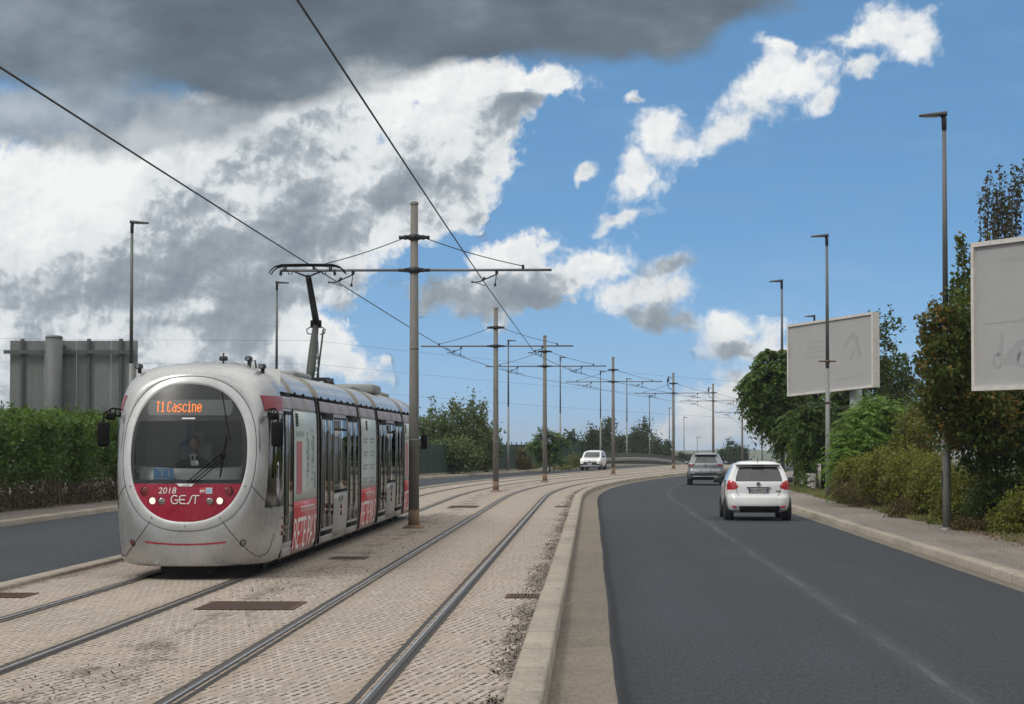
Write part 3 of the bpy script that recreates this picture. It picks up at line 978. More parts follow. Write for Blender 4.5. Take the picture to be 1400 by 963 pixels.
b1 = at(1077.5, 608, 99.5); b2 = at(1195, 608, 94.2)
billboard((b1.x, b1.y), (b2.x, b2.y), 4.12, 7.16, 'middle billboard with a blank pale face on a single round column', colx=4.05, ghost=ghost1, lean=.045)
c1 = at(1331, 608, 48.6); c2 = c1 + Vector((.42, -.907, 0)) * 6.0
billboard((c1.x, c1.y), (c2.x, c2.y), 3.06, 6.14, 'nearest billboard cut off by the right edge, with the faint ghost of a scooter', colx=4.6, ghost=ghost2)


def signback():
    d = 86.0; a = at(13, 608, d); b = at(188, 608, d)
    W = b.x - a.x; zt = at(0, 466, d).z; zb = 2.75
    t = empty('direction_sign', (a.x, d, 0), 0)
    H = zt - zb; mb = MB()
    ws = [0, .27, .52, .79, 1]
    for i in range(4):
        mb.box(((ws[i] + ws[i + 1]) / 2 * W, .03, zb + H / 2), ((ws[i + 1] - ws[i]) * W - .012, .04, H))
    mb.build('panel', M['galv'], t)
    mb = MB()
    for x in (.10, .30, .62, .87):
        mb.box((x * W, -.05, zb + H / 2 + .03), (.13, .10, H + .08)); mb.box((x * W, -.11, zb + H / 2), (.05, .03, H))
    mb.build('uprights', M['galv_dark'], t)
    mb = MB()
    mb.box((W * .47, -.16, zt - .42), (W * 1.02, .12, .13)); mb.box((W * .47, -.16, zb + .35), (W * 1.0, .12, .13))
    for x in (.30, .43): mb.box((x * W, -.2, zt - .35), (.12, .16, .35))
    mb.build('cross_beams', M['galv_dark'], t)
    mb = MB(); mb.tube([(.365 * W, -.5, -.1), (.365 * W, -.5, zt + .08)], [.33, .31], 24)
    mb.lathe([(.31, zt + .07), (.33, zt + .09), (.28, zt + .16), (0, zt + .18)], c=(.365 * W, -.5, 0), n=24)
    for dz in (-.42, -2.3):
        mb.box((.365 * W, -.28, zt + dz), (.62, .5, .22))
    mb.build('column', M['sign_post'], t)
    mb = MB(); mb.rbox((.60 * W, -.3, zb + .26), (.28, .2, .18), .02)
    for i in range(5): mb.rbox((.69 * W + i * .19, -.28, zb + .22 + .03 * (i % 2)), (.12, .18, .26), .02)
    for i in range(4): mb.tube([(.7 * W + i * .2, -.28, zb + .3), (.71 * W + i * .22, -.3, zb + .52), (.74 * W + i * .2, -.26, zb + .58)], .012, 5)
    mb.build('cable_boxes', M['galv_dark'], t)
    tag(t, 'back of a large grey metal road sign on a thick column behind the hedge', 'road sign')


signback()

# ------------------------------------------------------------------ fences and rails
def green_fence():
    y0, y1, off = 112.0, 205.0, -11.95
    t = empty('mesh_fence', P(y0, off + 1.5)); T = t.location.copy()
    H = 1.95; sh = 1.5
    mb = MB(); y = y0
    while y <= y1:
        p = P(y, off + sh) - T
        mb.box(p + Vector((0, 0, H / 2 + .1)), (.07, .07, H + .22)); y += 2.0
    mb.build('posts', M['fence_green'], t)
    # welded mesh
    ys = np.arange(y0, y1, .10); V = []; Q = []
    for i, y in enumerate(ys):
        p = P(y, off + sh) - T; h = .009; b = len(V)
        V += [(p.x - h, p.y, p.z + .12), (p.x + h, p.y, p.z + .12), (p.x + h, p.y, p.z + H), (p.x - h, p.y, p.z + H)]
        Q.append((b, b + 1, b + 2, b + 3))
        if i + 1 < len(ys):
            q = P(ys[i + 1], off + sh) - T
            for z in (.13, .4, .7, 1.0, 1.3, 1.6, H - .02):
                b = len(V); V += [(p.x, p.y, p.z + z), (q.x, q.y, q.z + z), (q.x, q.y, q.z + z + .016), (p.x, p.y, p.z + z + .016)]
                Q.append((b, b + 1, b + 2, b + 3))
    np_mesh('wire_mesh', np.array(V), np.array(Q), 4, M['fence_green'], t)
    # woven privacy net tied to the first stretch
    m, n, b, out = new_mat('green_privacy_net')
    b.inputs['Base Color'].default_value = c3(.016, .036, .028); b.inputs['Roughness'].default_value = .9
    tr = n.node('ShaderNodeBsdfTransparent'); mx = n.node('ShaderNodeMixShader')
    uv = n.coord('UV'); x, yv, z = n.sep(uv)
    n.set(mx.inputs[0], n.mapr(n.noise(uv, .8, 4, .6), .3, .7, .38, .66))
    n.l.new(tr.outputs[0], mx.inputs[1]); n.l.new(b.outputs[0], mx.inputs[2]); n.l.new(mx.outputs[0], out.inputs[0])
    o = sweep('privacy_net', [(off + .06, .12), (off + .06, H - .05)], y0, 171, m, shift=lambda y: sh)
    o.parent = t; o.matrix_parent_inverse = Matrix.Translation(-T)
    mb = MB(); mb2 = []
    tag(t, 'green welded mesh fence with a privacy net on its first stretch by the far road', 'fence')
    sweep('wall', [(off - .15, .0), (off - .15, .14), (off + .15, .14), (off + .15, .0)], y0, y1, M['kerb_dirty'], shift=lambda y: sh, label='low concrete plinth under the green mesh fence', cat='wall')


green_fence()


def parapet():
    y0, y1, off = 207.0, 345.0, -9.35
    t = empty('bridge_parapet', P(y0, off)); T = t.location.copy()
    mb = MB(); ys = np.arange(y0, y1, 2.0)
    for z, r in ((1.10, .05), (.86, .03), (.62, .03)):
        mb.tube([P(y, off, z) - T for y in ys], r, 6)
    mb.build('handrails', M['parapet'], t)
    mb = MB()
    for y in ys: mb.box(P(y, off, .55) - T, (.07, .07, 1.12))
    mb.build('posts', M['parapet'], t)
    mb = MB()
    for a, b in zip(ys[:-1], ys[1:]):
        for k in range(10):
            y = a + (b - a) * k / 10; mb.box(P(y, off, .74) - T, (.02, .02, .72))
    mb.build('bar_panel', M['parapet'], t)
    mb = MB()
    g = []
    for y in ys:
        g.append([P(y, off + .25 + dx, z) - T for dx, z in ((0, .42), (.05, .47), (0, .54), (.05, .61), (.05, .66), (0, .72))])
    mb.grid(g, 0)
    mb.build('crash_barrier', M['guard'], t)
    tag(t, 'long grey bridge parapet with bars and crash barrier behind the oncoming white car', 'parapet')
    # wall of boards where the parapet starts
    t = empty('end_wall', P(203.5, off - 1.6), heading(204)); mb = MB()
    for k in range(9): mb.box((.0, -2 + k * .5, .55), (.07, .47, 1.15))
    mb.build('boards', M['parapet'], t)
    mb = MB(); mb.box((0, -2.3, .65), (.14, .14, 1.4)); mb.box((0, .0, 1.2), (.1, 4.6, .1)); mb.build('frame', M['guard'], t)
    tag(t, 'short weathered board wall where the green fence ends', 'wall')


parapet()


def guard_rail():
    y0, y1, off = 96.5, 150.0, 12.98
    t = empty('guard_rail', P(y0, off)); T = t.location.copy()
    ys = np.arange(y0, y1, 1.0)
    mb = MB()
    for zc in (.34, .60):
        g = []
        for y in ys:
            g.append([P(y, off - .08 + dx, zc + z) - T for dx, z in ((0.05, -.15), (0, -.13), (0, -.08), (.06, -.02), (.06, .02), (0, .08), (0, .13), (.05, .15))])
        mb.grid(g, 0)
        mb.box(g[0][3] + Vector((.03, -.1, 0)), (.12, .25, .31))
    mb.build('beams', M['guard'], t)
    mb = MB()
    for y in np.arange(y0, y1, 1.5): mb.box(P(y, off + .1, .37) - T, (.12, .1, .78))
    mb.build('posts', M['guard'], t)
    mb = MB()
    mb.tube([P(y, off + .35, 1.12) - T for y in ys], .04, 6); mb.tube([P(y, off + .35, .86) - T for y in ys], .025, 6)
    for y in np.arange(y0, y1, .5): mb.tube([P(y, off + .35, .1) - T, P(y, off + .35, 1.12) - T], .018, 5)
    mb.build('railing', M['guard'], t)
    tag(t, 'weathered double guard rail with a railing behind it, right of the white hatchback', 'guard rail')


guard_rail()
# ------------------------------------------------------------------ the tram
TY = 33.55                                           # nose of the tram
TRAM = empty('tram', P(TY, -1.685), heading(60))
tag(TRAM, 'silver and crimson articulated tram coming towards the viewer with its pantograph raised', 'tram')
LEN = 30.3
ZC = 1.83


def egg(th, hw, zt, zb, n=2.35):
    """point of the face oval at angle th (0 = right, 90 deg = top)"""
    zc = (zt + zb) / 2; a = (zt - zb) / 2
    c, s_ = math.cos(th), math.sin(th)
    r = 1.0 / ((abs(c) / hw) ** n + (abs(s_) / a) ** n) ** (1 / n)
    return r * c, zc + r * s_


_sec = []                                            # body section outline, right half bottom to top
for x, z in [(0, .2), (.9, .2), (1.08, .21), (1.15, .26), (1.175, .4), (1.195, .7), (1.2, 1.1), (1.2, 2.1), (1.19, 2.4),
             (1.165, 2.62), (1.125, 2.78), (1.06, 2.9), (.96, 3.0), (.82, 3.08), (.6, 3.14), (.35, 3.17), (0, 3.18)]:
    _sec.append((x, z))


def sec_pt(th):
    """section outline along angle th from (0, ZC)"""
    dx, dz = math.cos(th), math.sin(th); ax = abs(dx)
    best = None
    for (x1, z1), (x2, z2) in zip(_sec[:-1], _sec[1:]):
        ex, ez = x2 - x1, z2 - z1
        den = ax * ez - dz * ex
        if abs(den) < 1e-12: continue
        t = (x1 * ez - (z1 - ZC) * ex) / den; u = (x1 * dz - (z1 - ZC) * ax) / den
        if -1e-6 <= u <= 1 + 1e-6 and t > 0 and (best is None or t < best): best = t
    return dx * best, ZC + dz * best


def side_x(z):
    return float(np.interp(z, [q[1] for q in _sec[2:-4]], [q[0] for q in _sec[2:-4]]))


def face_y(u, z):
    """depth of the domed tram face"""
    return .06 + .27 * (u / .96) ** 2 + .46 * max(0, (z - 1.15) / 1.8) ** 1.8 + .05 * max(0, (1.1 - z)) ** 1.5


OUT = dict(hw=.965, zt=2.94, zb=.72)
INN = dict(hw=.845, zt=2.825, zb=.84)


def nose(th, r):
    ou, oz = egg(th, **OUT); su, sz = sec_pt(th)
    a = r * PI / 2
    u = ou + (su - ou) * math.sin(a); z = oz + (sz - oz) * math.sin(a)
    y0 = face_y(ou, oz)
    plan = .13 + 1.6 * (abs(su) / 1.2) ** 3.2
    t = min(1, max(0, (sz - .22) / .5)); t = t * t * (3 - 2 * t)
    yE = plan * (1 - t) + 1.72 * t
    if t < 1 and abs(su) > 1.0: yE = max(yE, plan)
    y = y0 + (max(yE, y0 + .04) - y0) * (1 - math.cos(a))
    return Vector((u, y, z))


def nose_n(th, r):
    e = 1e-3
    a = nose(th + e, r) - nose(th - e, r); b = nose(th, min(1, r + e)) - nose(th, max(0, r - e))
    v = a.cross(b)
    if v.length < 1e-12: return Vector((0, -1, 0))
    v.normalize()
    c = nose(th, r) - Vector((0, 2.2, ZC))
    return v if v.dot(c) > 0 else -v


def nose_at_z(z, r, side=1):
    """angle on the right (or left) flank whose surface point has height z"""
    lo, hi = -PI / 2 + .01, PI / 2 - .01
    for _ in range(40):
        mid = (lo + hi) / 2
        if nose(mid, r).z < z: lo = mid
        else: hi = mid
    return lo if side > 0 else PI - lo


def nose_patch(mb, z0, z1, r0, r1, side, eps=.006, mi=0, nr=12, nz=12):
    g = []
    for i in range(nr):
        r = r0 + (r1 - r0) * i / (nr - 1); row = []
        for j in range(nz):
            th = nose_at_z(z0 + (z1 - z0) * j / (nz - 1), r, side)
            row.append(nose(th, r) + nose_n(th, r) * eps)
        g.append(row)
    mb.grid(g, mi)


def on_face(u, z, eps=.004):
    return Vector((u, face_y(u, z) - eps, z))


def face_rows(mb, z0, z1, eps, mi=0, hw=.845, zt=2.825, zb=.84, f0=-1, f1=1, nz=26, nu=26):
    """patch of the domed face inside the oval between two heights"""
    zc = (zt + zb) / 2; a = (zt - zb) / 2; g = []
    for i in range(nz):
        z = z0 + (z1 - z0) * i / (nz - 1)
        w = hw * max(1e-5, 1 - min(1, abs((z - zc) / a)) ** 2.35) ** (1 / 2.35)
        g.append([on_face(w * (f0 + (f1 - f0) * j / (nu - 1)), z, eps) for j in range(nu)])
    mb.grid(g, mi)


def cab(parent, front=True):
    """one cab end in local coordinates with its nose at y = 0; parts are children of parent"""
    N = 120
    mb = MB()
    g = [[nose(2 * PI * k / N, i / 16) for k in range(N)] for i in range(17)]
    mb.grid(g, 0, True, closed=True)
    shell = mb.build('nose_shell', M['silver'], parent)
    # bright surround of the oval face: a rounded band
    mb = MB(); g = []
    for i in range(7):
        k = i / 6; row = []
        for j in range(N):
            th = 2 * PI * j / N
            o = egg(th, **OUT); q = egg(th, **INN)
            u = o[0] + (q[0] - o[0]) * k; z = o[1] + (q[1] - o[1]) * k
            row.append(on_face(u, z, .004 + .012 * math.sin(PI * (.12 + .88 * k)) ** .7 if k < 1 else -.004))
        g.append(row)
    mb.grid(g, 0, True, closed=True)
    if front:
        for th in (-62, -118, -30, -150, -90):
            q1, q2 = egg(math.radians(th), **OUT), egg(math.radians(th), **INN)
            p = on_face((q1[0] + q2[0]) / 2, (q1[1] + q2[1]) / 2, .03); mb.tube([p, p + Vector((0, -.008, 0))], .010, 8, 1)
    mb.build('face_surround', [M['ring'], M['black_metal']], parent)
    # red panel below the screen
    mb = MB(); face_rows(mb, .845, 1.385, .0, 0, nz=30)
    red = mb.build('front_panel', M['tram_red'], parent)
    # screen border and screen
    mb = MB(); face_rows(mb, 1.39, 1.445, .0); face_rows(mb, 2.29, 2.82, .0, nz=30)
    for s in (-1, 1): face_rows(mb, 1.445, 2.29, .0, f0=s * 1.0, f1=s * .94, nu=4)
    mb.build('screen_border', M['frit'], parent)
    mb = MB(); face_rows(mb, 1.447, 2.287, .001, f0=-.94, f1=.94)
    mb.build('windscreen', M['screen_glass'], parent)
    if not front: return shell, red
    # writing on the red panel
    mb = MB()
    pl = lambda u, z: on_face(u, z, .006)
    put_text(mb, '2018', (-.40, -.13, 1.245, 1.335), pl, 0, shear=.15)
    def stroke(pts, w=.0095):
        mb.tube([on_face(u, z, .004) for u, z in pts], w, 6, 0, smooth=False)
    z0, z1 = 1.100, 1.215; zm = (z0 + z1) / 2
    stroke([(-.118, z1 - .012), (-.135, z1), (-.17, z1), (-.195, z1 - .02), (-.205, zm), (-.195, z0 + .02), (-.17, z0), (-.135, z0), (-.112, z0 + .015), (-.108, zm - .005), (-.15, zm - .005)])
    stroke([(.005, z1), (-.055, z1), (-.078, z1 - .015), (-.085, zm), (-.078, z0 + .015), (-.055, z0), (.005, z0)]); stroke([(-.08, zm), (-.005, zm)])
    stroke([(.02, z0), (.045, z0), (.06, z0 + .02), (.075, zm), (.09, z1 - .02), (.105, z1), (.175, z1)])
    stroke([(.10, z1), (.20, z1)]); stroke([(.15, z1), (.14, z0)])
    mb.build('lettering', M['print_white'], red)
    mb = MB()
    def quad(u0, u1, z0, z1, mi, e): mb.add([pl(u0, z0) + Vector((0, -e, 0)), pl(u1, z0) + Vector((0, -e, 0)), pl(u1, z1) + Vector((0, -e, 0)), pl(u0, z1) + Vector((0, -e, 0))], [(0, 1, 2, 3)], mi)
    quad(.20, .29, 1.245, 1.33, 1, 0); quad(.292, .38, 1.245, 1.33, 0, 0)
    quad(.21, .222, 1.26, 1.30, 0, .003); quad(.225, .283, 1.28, 1.295, 0, .003); quad(.24, .252, 1.262, 1.282, 0, .003)
    for k in range(4): quad(.30, .37, 1.258 + k * .017, 1.266 + k * .017, 2, .003)
    mb.build('sticker', [M['print_white'], M['ad_red'], M['card_blue']], red)
    mb = MB(); pts = [(-.13, 1.388), (.13, 1.388), (.09, 1.35), (-.09, 1.35)]
    mb.add([on_face(u, z, .012) for u, z in pts], [(0, 1, 2, 3)], 0)
    mb.add([on_face(u, z, .014) for u, z in [(-.05, 1.363), (.05, 1.363), (.05, 1.373), (-.05, 1.373)]], [(0, 1, 2, 3)], 1)
    mb.build('badge_tab', [M['print_white'], M['ad_ink']], red)
    # lamps
    for s in (-1, 1):
        for u, z, r, mt, lb in ((.595, 1.275, .062, 'lamp_red', None), (.485, 1.140, .050, 'lamp_white', 'lit'), (.345, 1.135, .052, 'lamp_clear', 'unlit')):
            p = on_face(s * u, z, 0); mb = MB()
            mb.lathe([(r + .014, -.004), (r + .012, -.014), (r, -.016), (r * .96, -.004)], n=24, M=Matrix.Rotation(-PI / 2, 3, 'X') @ Matrix.Scale(-1, 3), c=p, mi=1)
            g = []
            for i in range(6):
                a = i / 5 * PI / 2
                g.append([p + Vector((r * .97 * math.sin(a) * math.cos(q), -.006 - .012 * math.cos(a), r * .97 * math.sin(a) * math.sin(q))) for q in [2 * PI * k / 20 for k in range(20)]])
            mb.grid(g, 0, True, closed=True)
            mb.build('headlight', [M[mt], M['black_metal']], red, label={'lit': 'lit white headlight', 'unlit': 'unlit dark headlight'}.get(lb, 'dark red marker light'))
    # lower nose: seams, fog lamps and the thin red line
    mb = MB()
    for side in (1, -1):
        for a0, r0, a1, r1 in ((-27, .0, -36, .62), (-62, .0, -57.5, .62), (-57.5, .62, -46, .72)):
            pts = []
            for i in range(15):
                k = i / 14; th = math.radians(a0 + (a1 - a0) * k); th = th if side > 0 else PI - th
                r = r0 + (r1 - r0) * k; pts.append(nose(th, r) + nose_n(th, r) * .001)
            mb.tube(pts, .0048, 5)
    for r in (.02,):
        mb.tube([nose(2 * PI * k / 80, r) + nose_n(2 * PI * k / 80, r) * .000 for k in range(81)], .004, 5, caps=False)
    mb.build('panel_seams', M['black'], shell)
    def on_low(u, z):
        """lower nose point: the (angle, r) whose surface point is (u, z)"""
        th = math.atan2(z - ZC, u); r = .3
        for _ in range(30):
            p = nose(th, r); e = 1e-3
            du, dz = u - p.x, z - p.z
            a = (nose(th + e, r) - p) / e; b = (nose(th, r + e) - p) / e
            det = a.x * b.z - b.x * a.z
            if abs(det) < 1e-9: break
            th += max(-.2, min(.2, (du * b.z - dz * b.x) / det)); r += max(-.15, min(.15, (a.x * dz - a.z * du) / det)); r = min(1, max(0, r))
        return th, r
    mb = MB(); g = []
    for i in range(25):
        u = -.60 + 1.17 * i / 24; row = []
        for dz in (-.012, .012):
            zz = .515 + .035 * (u / .6) ** 2 + dz; th, r = on_low(u, zz); row.append(nose(th, r) + nose_n(th, r) * .004)
        g.append(row)
    mb.grid(g); mb.build('red_line', M['tram_red'], shell)
    for s, mt in ((-1, 'lamp_red'), (1, 'lamp_clear')):
        th, r = on_low(s * .80, .53); p = nose(th, r); nn = nose_n(th, r); mb = MB()
        mb.disc(p - nn * .01, .055, nn, 20, .016, 1, r2=.05); mb.disc(p, .038, nn, 20, .012, 0, r2=.03)
        mb.build('fog_lamp', [M[mt], M['black_metal']], shell)
    # cab corner windows, red corner bands
    for side in (1, -1):
        mb = MB(); nose_patch(mb, 1.03, 2.42, .44, .985, side, .005)
        cw = mb.build('corner_panel', M['black_gloss'], parent)
        mb = MB(); nose_patch(mb, 1.46, 2.34, .56, .90, side, .012); mb.build('pane', M['tram_glass'], cw)
        mb = MB(); nose_patch(mb, 2.45, 2.67, .36, 1.0, side, .005); mb.build('corner_band', M['tram_red2'], parent)
    # mirrors on bracket arms
    for s in (-1, 1):
        mt = empty('mirror'); mt.parent = parent
        mb = MB(); mb.rbox((s * 1.27, .45, 2.10), (.17, .13, .36), .035); mb.build('housing', M['black'], mt)
        mb = MB(); mb.add([(s * 1.27 + a * .068, .517, 2.10 + b * .16) for a, b in ((-1, -1), (1, -1), (1, 1), (-1, 1))], [(0, 1, 2, 3)])
        mb.build('mirror_glass', M['chrome'], mt)
        mb = MB()
        for dz, y in ((.0, .9), (.10, .95)):
            mb.tube([(s * 1.05, y, 2.36 + dz), (s * 1.20, .7, 2.38 + dz), (s * 1.28, .5, 2.34 + dz * .6), (s * 1.27, .45, 2.2)], .014, 6)
        for k in (.25, .5, .75):
            mb.tube([(s * (1.05 + .2 * k), .9 - .4 * k, 2.36), (s * (1.05 + .2 * k), .9 - .4 * k, 2.47)], .010, 5)
        mb.rbox((s * 1.20, .62, 2.36), (.10, .24, .10), .02)
        mb.build('bracket', M['black'], mt)
    # wiper
    mb = MB()
    pv = on_face(.22, 1.415, .02)
    for a, b in (((.02, 1.405), (.515, 1.835)), ((.085, 1.405), (.525, 1.775)), ((.15, 1.405), (.495, 1.70))):
        mb.tube([on_face(a[0] + (b[0] - a[0]) * k / 6, a[1] + (b[1] - a[1]) * k / 6, .035) for k in range(7)], .0085, 6)
    mb.tube([on_face(.575 - .085 * k / 8, 2.09 - .62 * k / 8, .045) for k in range(9)], [.006, .012, .014, .016, .020, .016, .014, .012, .008], 6)
    mb.rbox(on_face(.53, 1.80, .05), (.07, .04, .05), .012)
    mb.build('wiper', M['black'], parent)
    mb = MB()
    mb.tube([on_face(.46 + .13 * k / 8 + .03 * (k / 8) ** 2, 2.72 - .72 * k / 8, .012) for k in range(9)], .006, 5)
    mb.build('aerial_wire', M['black'], parent)
    # destination display
    mb = MB(); face_rows(mb, 2.37, 2.60, .006, hw=.62, zt=2.75, zb=2.22)
    dp = mb.build('route_display', M['led_panel'], parent)
    GL = {'T': ['111', '010', '010', '010', '010', '010', '010', '010', '010'], '1': ['010', '110', '010', '010', '010', '010', '010', '010', '111'],
          'C': ['0110', '1001', '1000', '1000', '1000', '1000', '1000', '1001', '0110'], 'a': ['0000', '0000', '0110', '0001', '0111', '1001', '1001', '1001', '0111'],
          's': ['0000', '0000', '0111', '1000', '1000', '0110', '0001', '0001', '1110'], 'c': ['0000', '0000', '0110', '1001', '1000', '1000', '1000', '1001', '0110'],
          'i': ['010', '000', '110', '010', '010', '010', '010', '010', '111'], 'n': ['0000', '0000', '1110', '1001', '1001', '1001', '1001', '1001', '1001'],
          'e': ['0000', '0000', '0110', '1001', '1001', '1111', '1000', '1001', '0110'], ' ': ['0'] * 9}
    mb = MB(); cw, ch = .0152, .0172; u = -.475
    for ch_ in 'T1 Cascine':
        gl = GL[ch_]
        for r_, row in enumerate(gl):
            for c_, bit in enumerate(row):
                if bit == '1':
                    uu = u + c_ * cw; zz = 2.565 - r_ * ch
                    mb.add([on_face(uu + a * cw * .5, zz + b * ch * .5, .012) for a, b in ((-1, -1), (1, -1), (1, 1), (-1, 1))], [(0, 1, 2, 3)])
        u += (len(gl[0]) + (1.8 if ch_ == 'T' else 1)) * cw
    mb.build('display_text', M['led'], dp)
    mb = MB(); mb.add([on_face(a, b, .008) for a, b in ((-.09, 2.318), (.10, 2.318), (.10, 2.338), (-.09, 2.338))], [(0, 1, 2, 3)])
    mb.build('screen_label', M['cab_grey'], parent)
    # inside of the cab
    it = empty('cab_interior'); it.parent = parent
    mb = MB(); g = []
    for yy, zz in ((.34, 1.30), (.36, 1.52), (.55, 1.60), (.95, 1.56), (1.05, 1.30)):
        w = .78 if yy < .4 else .92
        g.append([(w * k / 10, yy + .28 * (k / 10) ** 2, zz + (.05 * (k / 10) ** 2 if yy > .4 else 0)) for k in range(-10, 11)])
    mb.grid(g); mb.build('dashboard', M['cab_grey'], it)
    mb = MB(); mb.rbox((.04, .62, 1.68), (.10, .05, .075), .01, 0); mb.box((.0, .592, 1.68), (.035, .006, .05), 0); mb.box((.075, .60, 1.685), (.03, .03, .06), 1)
    mb.build('camera', [M['cab_dark'], M['print_white']], it)
    mb = MB(); mb.box((0, 2.05, 1.9), (2.2, .05, 2.4), 0)
    mb.box((-.62, 2.0, 1.95), (.62, .02, 1.2), 1); mb.box((.15, 2.0, 1.98), (.70, .02, 1.25), 2); mb.box((.82, 2.0, 1.95), (.3, .02, 1.4), 1)
    mb.build('partition', [M['cab_wall'], M['cab_grey'], M['cab_dark']], it)
    mb = MB(); mb.rbox((-.10, 1.55, 1.55), (.50, .12, .85), .05); mb.rbox((-.10, 1.30, 1.12), (.5, .5, .14), .05); mb.tube([(-.1, 1.35, .6), (-.1, 1.35, 1.06)], .08, 10)
    mb.rbox((-.10, 1.56, 2.06), (.26, .09, .2), .04)
    mb.build('driver_seat', M['cab_dark'], it)
    mb = MB(); mb.box((0, 1.45, .66), (1.9, 1.1, .04)); mb.build('floor', M['cab_dark'], it)
    return shell, red


# ---- body modules -------------------------------------------------------------
def loft(mb, y0, y1, pts, mi=0, ny=2):
    g = []
    for i in range(ny):
        y = y0 + (y1 - y0) * i / (ny - 1); g.append([(x, y, z) for x, z in pts])
    mb.grid(g, mi)


def half(z0, z1, n=10, eps=0.0, s=1):
    return [(s * (side_x(z0 + (z1 - z0) * k / (n - 1)) + eps), z0 + (z1 - z0) * k / (n - 1)) for k in range(n)]


def panel(mb, y0, y1, z0, z1, eps, s, mi=0, n=8):
    """plate that follows the flank, with real thickness at its rim"""
    o = half(z0, z1, n, eps, s); q = half(z0, z1, n, -.01, s)
    loft(mb, y0, y1, o, mi)
    for (a, b) in ((y0, 0), (y1, 1)):
        g = [[(x, a, z) for x, z in o], [(x, a, z) for x, z in q]]; mb.grid(g, mi, False)
    for k in (0, -1):
        mb.add([(o[k][0], y0, o[k][1]), (o[k][0], y1, o[k][1]), (q[k][0], y1, q[k][1]), (q[k][0], y0, q[k][1])], [(0, 1, 2, 3)], mi)


ROOF = [(1.150, 2.745), (1.13, 2.80), (1.085, 2.88), (1.0, 2.98), (.88, 3.06), (.7, 3.13), (.5, 3.17), (.3, 3.19), (0, 3.195)]


